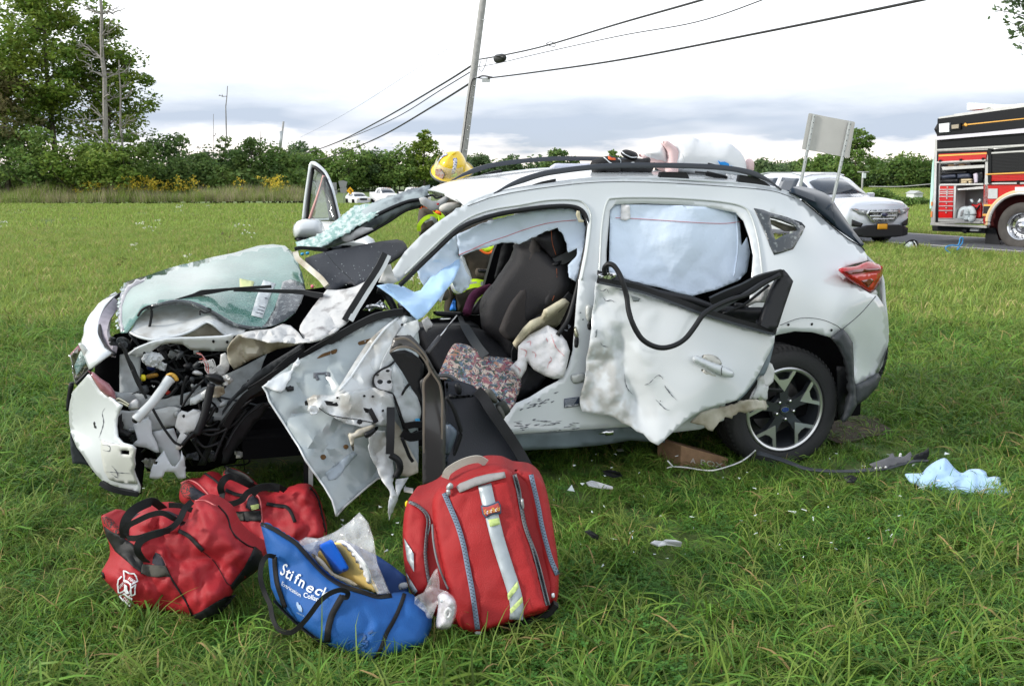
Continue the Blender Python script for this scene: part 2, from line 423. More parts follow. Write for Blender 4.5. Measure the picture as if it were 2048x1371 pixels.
 # ============================================================ THE SETTING
RD=np.array([.56,-.8285]);RN=np.array([.8285,.56]);RP=np.array([8.7,21.3])  # road direction, its far side, a point on the edge line
B0, B1, B2=np.array([8.7,21.3]), np.array([-1.0,37.0]), np.array([-19.6,116.])
RC=np.vstack([RP+RD*s_ for s_ in np.linspace(40,1,20)]+[B0*(1-t)**2+2*B1*t*(1-t)+B2*t*t for t in np.linspace(0,1,60)]+[B2+(B2-B1)/np.linalg.norm(B2-B1)*q for q in(2,5)])
def rdist(P):
 """distance to the far side of the road's near edge line"""
 best=np.full(len(P),1e9);sg=np.zeros(len(P))
 for a, b in zip(RC[:-1], RC[1:]):
  d=b-a;l2=(d**2).sum();t=np.clip(((P-a)@d)/l2,0,1);e=P-a-t[:, None]*d;r_=np.hypot(*e.T)
  k=r_<best;best[k]=r_[k];sg[k]=np.sign(d[1]*e[k,0]-d[0]*e[k,1])
 return best*sg
RT=np.gradient(RC, axis=0);RT/=np.linalg.norm(RT, axis=1)[:, None];RNN=np.stack([RT[:,1],-RT[:,0]],1)
def rrow(i, d, zz):p=RC[i]+RNN[i]*d;return(p[0], p[1], zz+float(terr(p[0], p[1])))
gm=mat('meadow_soil',(.08,.125,.035),.95, col2=(.15,.20,.06), vscale=.6, bump=.6, bscale=6)
def terr(x, y):
 x=np.asarray(x, float);y=np.asarray(y, float)
 w_=np.clip((.30-x/np.maximum(y,1))/.12,0,1);w_=w_*w_*(3-2*w_)
 return w_*np.interp(y,[0,46,116,170,400,1500],[0,0,-2.45,-1.9,-1.2,0])
V=[];gx=np.r_[np.linspace(-900,-60,12), np.linspace(-50,50,51), np.linspace(60,900,12)];gy=np.r_[np.linspace(-60,0,4), np.linspace(2,80,50), np.linspace(84,200,24), np.linspace(230,1500,12)]
for y in gy:
 for x in gx:V.append((x, y, float(terr(x, y))-.02+.03*noise.noise(Vector((x/5, y/5,0)))*(1 if y<60 else 0)))
n=len(gx);Fc=[(i*n+j, i*n+j+1,(i+1)*n+j+1,(i+1)*n+j)for i in range(len(gy)-1)for j in range(n-1)]
tag(mk('ground', V, Fc, gm), kind='structure')
asph=mat('asphalt',(.115,.12,.135),.85, var=.25, vscale=14, bump=.5, bscale=90)
def strip(name, ds, zs, m):
 V=[rrow(i, d, z_)for i in range(len(RC))for d, z_ in zip(ds, zs)];k=len(ds)
 return tag(mk(name, V,[(k*i+j, k*i+j+1, k*i+j+k+1, k*i+j+k)for i in range(len(RC)-1)for j in range(k-1)], m, smooth=False), kind='structure')
strip('road_verge',(-1.7,-.95,3.5,4.6),(-.03,.028,.028,-.03), mat('gravel_verge',(.16,.15,.11),.95, var=.4, vscale=30, bump=.8, bscale=60))
strip('road',(-.8,3.35),(.034,.034), asph)
paint_w=mat('road_paint',(.62,.62,.6),.7, var=.25, vscale=20)
strip('road_edge_line',(-.08,.08),(.039,.039), paint_w);strip('road_edge_line',(3.1,3.2),(.039,.039), paint_w)
V=[];rg=np.random.default_rng(5)
tag(mk('mud_patch', *(lambda pts:([(p[0], p[1],.03+.012*noise.noise(Vector((p[0]*9, p[1]*9,1))))for p in pts],[tuple(range(len(pts)))]))([G(1700+75*math.cos(a)*(1+.2*math.sin(5*a)),862+30*math.sin(a)*(1+.25*math.cos(3*a)))[:2]for a in np.linspace(0,6.283,30)[:-1]]), mat('torn_soil',(.075,.055,.035),.95, var=.5, vscale=25, bump=1, bscale=50)), kind='structure')
# ------------------------------------------------------------ grass
def blades(n, L, wd, spread, lean, seed, segs=4, tall=.5, dry=.06, wide=0):
 rg=np.random.default_rng(seed);V=[];Fc=[];mi=[]
 for _ in range(n):
  a=rg.uniform(0,6.283);r_=spread*math.sqrt(rg.uniform());bx, by=r_*math.cos(a), r_*math.sin(a)
  l=L*rg.uniform(.45,1.15);d=rg.uniform(0,6.283)if rg.uniform()<.5 else rg.normal(.3,.6)
  le=lean*rg.uniform(.25,1.2);w_=wd*rg.uniform(.5,1.2);b0=len(V);p=np.array([bx, by,0.]);el=R(82)-le*.33
  cv=le*rg.uniform(.7,1.5)/segs*1.5;side=np.array([-math.sin(d), math.cos(d),0]);tw=rg.uniform(-.6,.6)
  side=side*math.cos(tw)+np.array([0,0, math.sin(tw)])
  for s in range(segs+1):
   f=1-(s/segs)**2.2;ww=w_*(f*.8+.2*(s<segs))*.5 if s<segs else.0002
   V+=[p-side*ww, p+side*ww]
   p=p+np.array([math.cos(d)*math.cos(el), math.sin(d)*math.cos(el), math.sin(el)])*l/segs
   p[2]=max(p[2],.012+.01*rg.uniform());el-=cv;d+=rg.normal(0,.12)
  k=1 if rg.uniform()<dry else 0
  for s in range(segs):Fc.append((b0+2*s, b0+2*s+1, b0+2*s+3, b0+2*s+2));mi.append(k)
 return V, Fc, mi
def leaflets(n, L, size, spread, seed):
 rg=np.random.default_rng(seed);V=[];Fc=[];mi=[]
 for _ in range(n):
  a=rg.uniform(0,6.283);r_=spread*math.sqrt(rg.uniform());h_=L*rg.uniform(.3,1);c_=np.array([r_*math.cos(a), r_*math.sin(a), h_])
  for q in range(3):
   d=a+q*2.1+rg.uniform(-.3,.3);o=np.array([math.cos(d), math.sin(d), rg.uniform(-.1,.4)])*size;s_=np.array([-math.sin(d), math.cos(d),0])*size*.42
   b0=len(V);V+=[c_, c_+o*.55-s_, c_+o, c_+o*.55+s_];Fc.append((b0, b0+1, b0+2, b0+3));mi.append(0)
 return V, Fc, mi
def tuft(name, data, mats):
 V, Fc, mi=data
 me=bpy.data.meshes.new(name);me.from_pydata([tuple(v)for v in V],[], Fc);me.update()
 for m in mats:me.materials.append(m)
 me.polygons.foreach_set('material_index', mi);me.polygons.foreach_set('use_smooth',[True]*len(mi))
 return bpy.data.objects.new(name, me)
gA=mat('grass_blade',(.142,.272,.042),.55, island=.6, sub=.38, spec=.35)
gB=mat('grass_blade_pale',(.24,.34,.075),.55, island=.35, sub=.4, spec=.3)
gF=mat('grass_blade_field_lit',(.28,.375,.085),.6, island=.32, sub=.4, spec=.2)  # paler field blades carry sunlit haze in their colour
gS=mat('straw_blade',(.42,.38,.16),.7, island=.3, sub=.3, spec=.2)
gD=mat('dry_blade',(.46,.34,.15),.7, island=.4, sub=.3, spec=.2)
gC=mat('clover_leaf',(.075,.19,.035),.6, island=.3, sub=.3, spec=.3)
gBr=mat('brown_grass',(.42,.36,.25),.8, island=.35, sub=.3, spec=.1)
gY=mat('goldenrod_flower',(.68,.54,.05),.7, island=.25, sub=.2)
gW=mat('small_white_flower',(.7,.7,.66),.7)
def scatter(name, pts, scl, rot, sources, tilt=None, idx=None, kind='stuff', label=None, cat=None):
 me=bpy.data.meshes.new(name);me.vertices.add(len(pts));me.vertices.foreach_set('co', np.asarray(pts, np.float32).ravel())
 a=me.attributes.new('scl', 'FLOAT', 'POINT');a.data.foreach_set('value', np.asarray(scl, np.float32))
 rr=np.zeros((len(pts),3), np.float32);rr[:,2]=rot
 if tilt is not None:rr[:, :2]=tilt
 a=me.attributes.new('rot', 'FLOAT_VECTOR', 'POINT');a.data.foreach_set('vector', rr.ravel())
 o=bpy.data.objects.new(name, me);COL.objects.link(o)
 g=bpy.data.node_groups.new(name, 'GeometryNodeTree')
 g.interface.new_socket('Geometry', in_out='INPUT', socket_type='NodeSocketGeometry');g.interface.new_socket('Geometry', in_out='OUTPUT', socket_type='NodeSocketGeometry')
 N=g.nodes.new;L=g.links.new;gi=N('NodeGroupInput');go=N('NodeGroupOutput')
 c_=bpy.data.collections.new(name+'_tufts')
 for s in sources:c_.objects.link(s)
 ci=N('GeometryNodeCollectionInfo');ci.inputs['Collection'].default_value=c_;ci.inputs['Separate Children'].default_value=True;ci.inputs['Reset Children'].default_value=True
 ip=N('GeometryNodeInstanceOnPoints');ip.inputs['Pick Instance'].default_value=True
 L(gi.outputs[0], ip.inputs['Points']);L(ci.outputs[0], ip.inputs['Instance'])
 ns=N('GeometryNodeInputNamedAttribute');ns.data_type='FLOAT';ns.inputs[0].default_value='scl';L(ns.outputs[0], ip.inputs['Scale'])
 nr=N('GeometryNodeInputNamedAttribute');nr.data_type='FLOAT_VECTOR';nr.inputs[0].default_value='rot'
 er=N('FunctionNodeEulerToRotation');L(nr.outputs[0], er.inputs[0]);L(er.outputs[0], ip.inputs['Rotation'])
 ri=N('FunctionNodeRandomValue');ri.data_type='INT'
 [s for s in ri.inputs if s.name=='Max' and s.type=='INT'][0].default_value=len(sources)-1
 L([s for s in ri.outputs if s.type=='INT'][0], ip.inputs['Instance Index']);L(ip.outputs[0], go.inputs[0])
 mo=o.modifiers.new('scatter', 'NODES');mo.node_group=g
 return tag(o, label, cat, kind=kind)
def field(n, y0, y1, xf, seed, power=1.0):
 """points in view between depths y0 and y1, even over the ground"""
 rg=np.random.default_rng(seed);y=np.sqrt(rg.uniform(y0**2, y1**2, n))if power==1 else y0+(y1-y0)*rg.uniform(size=n)
 x=rg.uniform(-xf, xf, n)*y;return np.stack([x, y, np.zeros(n)],1), rg
def carlocal(P):d=P[:, :2]-CAR.o[:2];return d@CAR.u[:2], d@CAR.n[:2]
BAGPOLY=[np.array([G(*p)[:2]for p in q])for q in([(215,1200),(390,1240),(500,1140),(640,1090),(600,985),(370,960),(205,1060)],[(535,1150),(745,1320),(860,1270),(830,1200),(640,1080),(530,1050)],[(815,1180),(950,1262),(1110,1210),(1105,1130),(830,1120)])]
THINPOLY=[np.array([G(*p)[:2]for p in q])for q in([(1815,965),(1900,1010),(2040,1012),(2020,975),(1900,935)],[(1500,925),(1600,955),(1720,965),(1860,935),(1860,915),(1700,925),(1560,905)],[(1340,925),(1370,965),(1460,955),(1470,900),(1380,880)])]
def keep(P, rg, thin=True):
 u, v=carlocal(P);under=(u>-3.0)&(u<.6)&(v>.75)&(v<1.6)
 d=rdist(P[:, :2]);road=(d>-.95)&(d<3.6)
 k=~under&~road
 for q in BAGPOLY:
  c_=q.mean(0);k&=~inside(P[:,0], P[:,1], c_+(q-c_)*np.array([.86,.66])-[0,.06])
 for q in THINPOLY:k&=~inside(P[:,0], P[:,1], q)|(rg.uniform(size=len(P))<.42)
 m_=G(1700,862);k&=~((np.hypot((P[:,0]-m_[0])/.22,(P[:,1]-m_[1])/.16)<1)&(rg.uniform(size=len(P))<.8))
 # clumps and thin places
 if thin:
  nz=fnoise(P[:,0], P[:,1],.45,3);k&=(nz+rg.uniform(-.5,.5, len(P))>-.66)
 return k
srcs=[tuft('fescue', blades(50,.29,.0092,.13,2.2,11,5, dry=.045),[gA, gD]), tuft('fescue', blades(40,.36,.0105,.12,2.5,12,6, dry=.04),[gA, gD]), tuft('fescue', blades(60,.2,.008,.12,1.5,13,4, dry=.04),[gA, gD]), tuft('fescue', blades(44,.27,.0095,.11,2.2,14,5, dry=.07),[gB, gD]), tuft('fescue', blades(76,.15,.0075,.13,1.2,15,3, dry=.04),[gA, gD]), tuft('clover', leaflets(90,.09,.016,.12,16),[gC]), tuft('clover', leaflets(130,.07,.012,.13,17),[gC])]
P, rg=field(21500,1.5,9.5,.9,1);k=keep(P, rg);P=P[k];n=len(P)
u, v=carlocal(P);near=np.clip(1-np.abs(np.minimum(v,0))/1.2,0,1)*(np.abs(u+1.3)<2.6)
side=np.clip((-P[:,0]-.9*P[:,1]*.45)/1.0,0,1)
scl=rg.uniform(.6,1.15, n)*(1-.38*near)*(1+.25*fnoise(P[:,0], P[:,1],.8,9));scl*=np.interp(P[:,1],[2.2,3.2,4.2,6,9],[.88,.6,.68,.8,.85]);scl*=np.where((P[:,0]>.2)|(P[:,0]<-1.35),1.08,.9)
scatter('meadow_grass', P, scl, rg.uniform(0,6.283, n), srcs, tilt=rg.normal(0,.2,(n,2)), label='long green grass lying in tufts around the bags and the wreck', cat='grass')
srcm=[tuft('fescue', blades(38,.2,.014,.2,1.2,21,3, dry=.08),[gF, gS]), tuft('fescue', blades(38,.17,.014,.2,1.0,22,3, dry=.08),[gF, gS]), tuft('fescue', blades(38,.24,.013,.2,1.4,23,3, dry=.05),[gB, gS])]
P, rg=field(22000,9,26,.86,2);k=keep(P, rg);P=P[k];n=len(P)
scatter('meadow_grass', P, rg.uniform(.6,1.1, n), rg.uniform(0,6.283, n), srcm, label='shorter yellowish green grass of the field behind the wreck', cat='grass')
srcf=[tuft('fescue', blades(44,.2,.035,.6,.9,31,2, dry=.08),[gF, gS]), tuft('fescue', blades(44,.16,.035,.6,.7,32,2, dry=.1),[gF, gS])]
P, rg=field(20000,25,110,.85,3,0);k=keep(P, rg, False);P=P[k];n=len(P);P[:,2]=terr(P[:,0], P[:,1])
scatter('meadow_grass', P, rg.uniform(.6,1.1, n), rg.uniform(0,6.283, n), srcf, label='pale green far part of the field reaching to the trees', cat='grass')
# brown and flowering strip at the foot of the wood
srcb=[tuft('tall_grass', blades(70,1.0,.02,.5,.5,41,3, dry=.3),[gBr, gF]), tuft('tall_grass', blades(60,.8,.02,.5,.6,42,3, dry=.5),[gBr, gF]), tuft('tall_grass', blades(60,.9,.022,.5,.5,43,3, dry=.1),[gB, gBr])]
rg=np.random.default_rng(8);n=1900;yy=rg.uniform(50,57, n);xx=rg.uniform(-.6,-.225, n)*yy;yy+=(xx+22)*.22+1
scatter('dry_grass', np.stack([xx, yy,0*xx],1), rg.uniform(.3,.95, n)*(1+.7*fnoise(xx, yy,1.8,2)), rg.uniform(0,6.28, n), srcb, label='brown dry tall grass along the foot of the left wood', cat='tall grass')
def gold(seed):
 V, Fc, mi=blades(16,1.25,.02,.35,.25, seed,3, dry=0);rg=np.random.default_rng(seed)
 tops=[V[i*8+7]for i in range(16)]
 for t in tops[:13]:
  for _ in range(8):
   c_=np.array(t)+rg.normal(0,1,3)*np.array([.07,.07,.06]);s=.03;b0=len(V);a=rg.normal(size=3);a/=np.linalg.norm(a);b=np.cross(a,(0,0,1));b/=np.linalg.norm(b)+1e-6
   V+=[c_-a*s-b*s, c_+a*s-b*s, c_+a*s+b*s, c_-a*s+b*s];Fc.append((b0, b0+1, b0+2, b0+3));mi.append(1)
 return V, Fc, mi
srcg=[tuft('goldenrod', gold(51),[gB, gY]), tuft('goldenrod', gold(52),[gB, gY])]
xx=np.r_[rg.normal(-22.6,1.3,24), rg.normal(-14.2,.45,8), rg.uniform(-26,-15,9)];n=len(xx);yy=53.2+(xx+22)*.22+rg.uniform(-1,1.6, n)
scatter('goldenrod', np.stack([xx, yy,0*xx],1), rg.uniform(.75,1.1, n), rg.uniform(0,6.28, n), srcg, label='yellow flowering goldenrod in front of the dark bushes', cat='wildflowers')
def daisy(seed, m1, s):
 V, Fc, mi=blades(5,.34,.008,.16,.3, seed,3, dry=0);rg=np.random.default_rng(seed)
 for t in[V[i*8+7]for i in range(5)]:
  for _ in range(4):
   c_=np.array(t)+rg.normal(0,.012,3);b0=len(V);V+=[c_+[-s,-s,0], c_+[s,-s,0], c_+[s, s, s], c_+[-s, s, s]];Fc.append((b0, b0+1, b0+2, b0+3));mi.append(1)
 return V, Fc, mi
for m_, lb, n_, sd in((gW, 'scattered small white wildflowers in the left field',90,5),(mat('dark_seed_head',(.12,.09,.05),.9), 'dark seed heads standing in the field behind the wreck',110,6)):
 P, rg=field(n_,11,44,.62, sd,0);P=P[(P[:,0]<-.05*P[:,1])];P[:, :2]+=fnoise(P[:,0], P[:,1],4, sd)[:, None]*3;n=len(P)
 scatter('wildflowers', P, rg.uniform(.8,1.3, n), rg.uniform(0,6.28, n),[tuft('wildflower', daisy(sd, m_,.008),[gF, m_])], label=lb, cat='wildflowers')
 # ------------------------------------------------------------ trees
bark=mat('bark',(.12,.10,.08),.9, var=.4, vscale=12, bump=.6, bscale=30)
dead=mat('dead_wood',(.33,.31,.29),.9, var=.4, vscale=10)
leafm={k:mat('leaf_'+k, c_,.55, island=.42, sub=.35, spec=.25, col2=c2, vscale=.55)for k, c_, c2 in(('maple',(.11,.20,.035),(.22,.29,.045)),('dark',(.095,.18,.055),(.17,.25,.07)),('olive',(.18,.20,.08),(.24,.20,.10)),('mid',(.11,.20,.05),(.18,.27,.065)),('bright',(.14,.24,.04),(.20,.28,.06)),('far',(.10,.17,.08),(.15,.225,.09)),('brown',(.13,.10,.07),(.10,.11,.05)))}
def quads(c_, size, rg, flat=.5):
 n=len(c_);a=rg.normal(size=(n,3));a[:,2]*=flat;a/=np.linalg.norm(a, axis=1)[:, None]
 b=np.cross(a, rg.normal(size=(n,3)));b/=np.linalg.norm(b, axis=1)[:, None]
 s=size*rg.uniform(.6,1.3, n)[:, None];a*=s;b*=s*.55
 V=np.stack([c_-a, c_+b*.9-a*.1, c_+a, c_-b*.9+a*.1],1).reshape(-1,3)
 return V, np.arange(4*n).reshape(-1,4)
def limb_mesh(paths, k=5):
 V=[];Fc=[]
 for P_, r0, r1 in paths:
  P_=np.asarray(P_, float);n=len(P_);b=len(V);T=np.gradient(P_, axis=0)
  for i in range(n):
   t=T[i]/(np.linalg.norm(T[i])+1e-9);s=np.cross(t,(.3,1,.2));s/=np.linalg.norm(s);q=np.cross(s, t);r_=r0+(r1-r0)*i/(n-1)
   for j in range(k):V.append(P_[i]+(s*math.cos(6.283*j/k)+q*math.sin(6.283*j/k))*r_)
  for i in range(n-1):
   for j in range(k):Fc.append((b+i*k+j, b+i*k+(j+1)%k, b+(i+1)*k+(j+1)%k, b+(i+1)*k+j))
 return V, Fc
def wob(a, b, rg, n=6, amp=.06, droop=0):
 a=np.asarray(a, float);b=np.asarray(b, float);L_=np.linalg.norm(b-a);t=np.linspace(0,1, n)[:, None]
 P_=a+(b-a)*t;P_[1:-1]+=rg.normal(0, amp*L_*.5,(n-2,3));P_[:,2]+=(np.sin(t[:,0]*math.pi)*droop*L_);return P_
def tree(name, px, Y, top, wpx, bot, kind, label, n=3000, leaf=.16, clumps=45, seed=0, group=None, cat='tree', sparse=1.0, depth=None, trunk=True, skew=0, cr=.3):
 """a trunk with limbs and a crown of leaf clumps; px, top, bot, wpx read off the photograph, Y its distance"""
 rg=np.random.default_rng(seed*17+3);f=YF(Y);base=f.q(px,400,0);bx=base[0];gz=float(terr(bx, Y));leaf=leaf*max(1, Y/95);wpx=wpx*1.25
 zt=f.q(px, top,0)[2];zb=max(f.q(px, bot,0)[2], gz+.1);wr=abs(f.q(px+wpx/2,300,0)[0]-f.q(px,300,0)[0]);dr=depth or wr
 hc=(zt+zb)/2;hr=(zt-zb)/2
 t=thing(name, label, cat,(bx, Y, gz), group=group)
 u=rg.normal(size=(clumps,3));u/=np.linalg.norm(u, axis=1)[:, None];rr=rg.uniform(.25,1, clumps)**.6
 c_=u*rr[:, None];c_*=(1+.3*np.array([noise.noise(Vector(p*1.7+seed))for p in c_]))[:, None]
 hh=(c_[:,2]+1)/2;tap=1-.45*np.clip(hh,0,1)**2 if trunk else 1-.25*hh
 C_=np.stack([bx+c_[:,0]*wr*tap*.86+skew*hh*wr, Y+c_[:,1]*dr*tap*.86, hc+c_[:,2]*hr*.9],1)
 cs=wr*cr*rg.uniform(.6,1.25, clumps);ix=rg.integers(0, clumps, n)
 g=rg.normal(size=(n,3));g/=np.linalg.norm(g, axis=1)[:, None];g*=(rg.uniform(.2,1, n)**.5)[:, None];g[:,2]*=.62
 L_=C_[ix]+g*cs[ix][:, None];L_=L_[(L_[:,2]>gz+.05)]
 V, Fc=quads(L_, leaf, rg);mk('crown', V, Fc, leafm[kind], t, smooth=False, kind=None)
 paths=[]
 if trunk:
  h0=hc+hr*.5;tp=wob((bx, Y, gz-.1),(bx+skew*wr*.5, Y, h0), rg,8,.02);r0=max(.07,(zt-gz)*.016);paths.append((tp, r0, r0*.35))
  for i in rg.choice(clumps, min(clumps,16), replace=False):
   zz=np.clip(C_[i,2]-abs(C_[i,0]-bx)*.7-.2, zb*.6, h0);j=np.interp(zz, tp[:,2], np.arange(8));a=tp[int(j)];a=np.array([a[0], a[1], zz])
   paths.append((wob(a, C_[i], rg,5,.05), r0*.3, r0*.08))
 else:
  for i in rg.choice(clumps, min(clumps,10), replace=False):paths.append((wob((bx+rg.normal(0, wr*.2), Y, gz-.05), C_[i], rg,5,.05),.04,.015))
 V, Fc=limb_mesh(paths);mk('trunk', V, Fc, bark, t)
 return t
def snag(px0, y0, px1, y1, Y, r0, nb, label, seed, top_fork=False, blen=1.5):
 rg=np.random.default_rng(seed);f=YF(Y);a=f.q(px0, y0,0);b=f.q(px1, y1,0);a[2]=-.1
 t=thing('dead_tree', label, 'dead tree', tuple(a));tp=wob(a, b, rg,12,.008)
 V, Fc=limb_mesh([(tp, r0, r0*.35)],7);mk('trunk', V, Fc, dead, t)
 paths=[]
 for i in range(nb):
  k=rg.integers(2,11);s=1 if rg.uniform()<.5 else-1;L_=blen*rg.uniform(.5,1.4)*(1-.04*k)
  e=tp[k]+np.array([s*L_*rg.uniform(.5,1), rg.normal(0,.4)*L_, L_*rg.uniform(.0,.9)]);P_=wob(tp[k], e, rg,7,.09,-.06);paths.append((P_, r0*.3,.016))
  for _ in range(4):
   j=rg.integers(2,6);e2=P_[j]+np.array([s*rg.uniform(.1,.5), rg.normal(0,.2), rg.uniform(-.25,.5)])*L_*.6;paths.append((wob(P_[j], e2, rg,5,.12),.026,.010))
 V, Fc=limb_mesh(paths,4);mk('branches', V, Fc, dead, t, kind='stuff');return t
 # left wood
tree('maple_tree',118,57,-70,230,300, 'maple', 'tall leafy maple tree whose crown runs out of the top of the picture',16000,.15,120,1, sparse=1, cr=.25)
tree('maple_tree',232,58,-10,170,325, 'maple', 'tall tree with open green crown behind the bare grey trunk',10000,.14,85,2, cr=.25)
tree('hazel_tree',20,55,95,150,330, 'olive', 'loose brownish green tree standing at the left edge of the picture',6500,.13,70,3, cr=.3)
snag(210,330,199,-60,54,.19,30, 'tall dead grey trunk with bare branches in front of the big maple',4, blen=1.9)
snag(243,340,238,120,54.5,.09,18, 'thinner dead trunk just beside the tall bare trunk',5, blen=1.6)
snag(443,330,455,172,62,.07,4, 'slim bare dead trunk standing above the low bushes',6, blen=1.0)
snag(424,330,427,228,64,.04,5, 'small bare sapling beside the slim dead trunk',7, blen=.7)
snag(522,345,520,262,60,.07,14, 'bare grey treetop spreading above the bushes near the far pole',8, blen=1.3)
kinds=['dark', 'mid', 'dark', 'mid', 'olive', 'bright', 'dark', 'mid']
bl=['dark green bush of the wood edge', 'mid green bush of the wood edge']
bs=[(30,55,245,150, 'dark', 'dark broad bush at the left edge below the loose brownish tree'),(95,54,255,140, 'mid', 'green bush below the big maple, left of its stems'),(165,53.5,265,140, 'bright', 'light green bush below the tall bare trunk'),(215,53,283,120, 'bright', 'yellow green sapling bush right at the foot of the dead trunk'),(272,55,262,110, 'mid', 'green bush just right of the thinner dead trunk'),(330,60,270,130, 'dark', 'dark rounded bush behind the left end of the goldenrod'),(385,58,300,120, 'dark', 'dark round bush behind the middle of the goldenrod'),(440,62,290,110, 'far', 'bluish bush at the foot of the slim dead trunk'),(500,59,264,105, 'dark', 'dark bush under the bare grey treetop'),(560,60,285,110, 'mid', 'green bush that hides the foot of the far pole'),(600,63,300,90, 'dark', 'dark end bush of the wood beside the open car window'),(458,61,258,50, 'mid', 'small leafy tuft of branches round the slim dead trunk')]
for i,(px, Y, top, wp, kd, lb)in enumerate(bs):
 tree('bush', px, Y, top, wp,392, kd, lb,3600 if wp>50 else 650,.13,46 if wp>50 else 22,20+i, group='bushes along the edge of the left wood', cat='bush', trunk=False, cr=.33)
for i,(px, top, wp, kd)in enumerate([(20,335,150, 'dark'),(95,330,120, 'mid'),(165,335,120, 'dark'),(235,340,110, 'mid'),(300,318,120, 'dark'),(360,328,120, 'dark'),(425,330,110, 'mid'),(480,322,110, 'dark'),(545,325,110, 'dark'),(592,335,80, 'mid')]):
 tree('bush', px,56.5+i*.25, top, wp,396, kd,['low bush filling the foot of the wood, number'][0].replace(', number', '')+[' at the left edge', ' below the maple', ' left of the dead trunk', ' right of the dead trunk', ' at the left end of the goldenrod', ' behind the goldenrod', ' below the slim dead trunk', ' right of the slim dead trunk', ' below the bare treetop', ' beside the far pole'][i],2200,.13,34,60+i, group='low bushes at the foot of the wood', cat='bush', trunk=False, cr=.36)
 # trees across the road and the far fields
far=[(640,170,296,90, 'mid', 'rounded tree behind the propped open car door'),(700,172,283,110, 'mid', 'broad tree behind the yellow curve sign'),(755,176,300,90, 'far', 'dark tree right of the yellow curve sign'),(800,174,288,90, 'mid', 'green tree above the white pickup truck'),(850,172,252,66, 'maple', 'tall slim tree left of the yellow helmet'),(905,178,300,80, 'far', 'tree behind the yellow helmet'),(600,180,284,90, 'far', 'far dark tree between the wood and the open door'),(960,180,305,60, 'far', 'small tree right of the leaning utility pole'),(1022,184,310,60, 'far', 'low tree above the front end of the roof rail'),(1115,178,293,66, 'dark', 'round dark tree above the middle of the wreck roof'),(1226,182,300,46, 'mid', 'small tree behind the black gloves'),(1530,110,318,80, 'far', 'low tree behind the right end of the white bundle'),(1585,114,325,70, 'far', 'low tree left of the sign posts'),(1640,102,300,80, 'mid', 'green tree between the two sign posts'),(1704,94,252,74, 'mid', 'tall pointed tree rising behind the blank sign'),(1755,106,318,80, 'dark', 'dark tree behind the silver car hood'),(1812,98,310,110, 'mid', 'broad green tree left of the red truck'),(1862,102,322,80, 'dark', 'dark tree half hidden by the red truck')]
for i,(px, Y, top, wp, kd, lb)in enumerate(far):
 tree('tree', px, Y, top, wp*1.15,380, kd, lb,3400,.2,46,100+i, group='trees across the road', cr=.3)
low=[(612,178),(690,184),(760,186),(840,185),(910,187),(980,189),(1060,189),(1500,116),(1560,116),(1620,112),(1680,108),(1740,105),(1790,100),(1850,98)]
for i,(px, Y)in enumerate(low):
 tree('shrub', px, Y,318+(i%3)*6,118,388,['far', 'dark'][i%2],['tree base shrub beyond the road behind '+s for s in('the open door', 'the yellow curve sign', 'the white sedan', 'the white pickup', 'the helmet', 'the utility pole', 'the front roof rail', 'the white bundle', 'the bundle end', 'the left sign post', 'the right sign post', 'the silver car windscreen', 'the silver car hood', 'the red truck edge')][i],1900,.22,30,150+i, group='far shrubs under the trees across the road', cat='shrub', trunk=False, cr=.38)
for i,(px, Y, top, wp)in enumerate([(1797,44,396,60),(1762,50,380,50),(1838,46,398,36)]):
 tree('bush', px, Y, top, wp,430, 'mid',['low rounded bush beside the silver car nose', 'bush behind the silver car nose', 'small bush beside the red truck tail'][i],1500,.1,26,180+i, group='bushes beyond the far verge', cat='bush', trunk=False, cr=.36)
 # the bough that reaches into the top right corner
t=thing('pine_tree', 'blue green bough tips of a tree in the top right corner', 'tree',(18.5,24,0));f=YF(24);rg=np.random.default_rng(77)
paths=[((wob((18.5,24,-.1),(18.3,24,12), rg,8,.01)),.2,.08)];L_=[]
for a, b in(((2200,60),(1990,20)),((2180,20),(2010,5)),((2180,90),(2020,45)),((2150,130),(2040,85)),((2190,60),(2030,62)),((2200,-30),(2000,-25)),((2200,10),(2000,-5))):
 A_, B_=f.q(*a), f.q(*b);A_[0]=min(A_[0],18.3);P_=wob(A_, B_, rg,8,.04);paths.append((P_,.03,.008));m_=110
 tt=rg.uniform(.25,1, m_);L_.append(np.stack([np.interp(tt, np.linspace(0,1,8), P_[:, q])for q in range(3)],1)+rg.normal(0,.11,(m_,3)))
V, Fc=quads(np.vstack(L_),.085, rg);mk('crown', V, Fc, leafm['far'], t, smooth=False);V, Fc=limb_mesh(paths);mk('trunk', V, Fc, bark, t)
# ============================================================ POLES, WIRES, SIGNS
polem=mat('weathered_pole',(.40,.40,.40),.8, var=.25, vscale=6, bump=.4, bscale=20)
galv=mat('galvanised',(.50,.53,.54),.42, metal=.5, var=.15, vscale=9)
def at(px, py, Y):return YF(Y).q(px, py,0)
b_, t_=at(911,424,38), at(974,-60,38)
t=thing('utility_pole', 'tall leaning grey wooden utility pole rising behind the roof of the wreck', 'utility pole', tuple(b_))
n=14;P_=b_+(t_-b_)*np.linspace(-.02,1, n)[:, None]
sweep('pole', polem, P_, circ(.165,12), t, scale=np.linspace(1.08,.8, n), sharp=180)
tube('ground_cable', blackr_:=mat('cable_black',(.02,.02,.022),.6),[at(902,424,37.8), at(925,290,37.8), at(941,175,37.8), at(950,157,37.8), at(965,157,37.8)],.022, t, px=False)
for py in(40,155,172,195,225,252,278,300):
 px=911+(424-py)*.1302;tube('bolt', galv,[at(px+3, py,37.86), at(px+7, py,37.7)],.018, t, px=False, n=1)
tube('step_bolt', galv,[at(966,39,37.9), at(975,39,37.6)],.012, t, px=False, n=1)
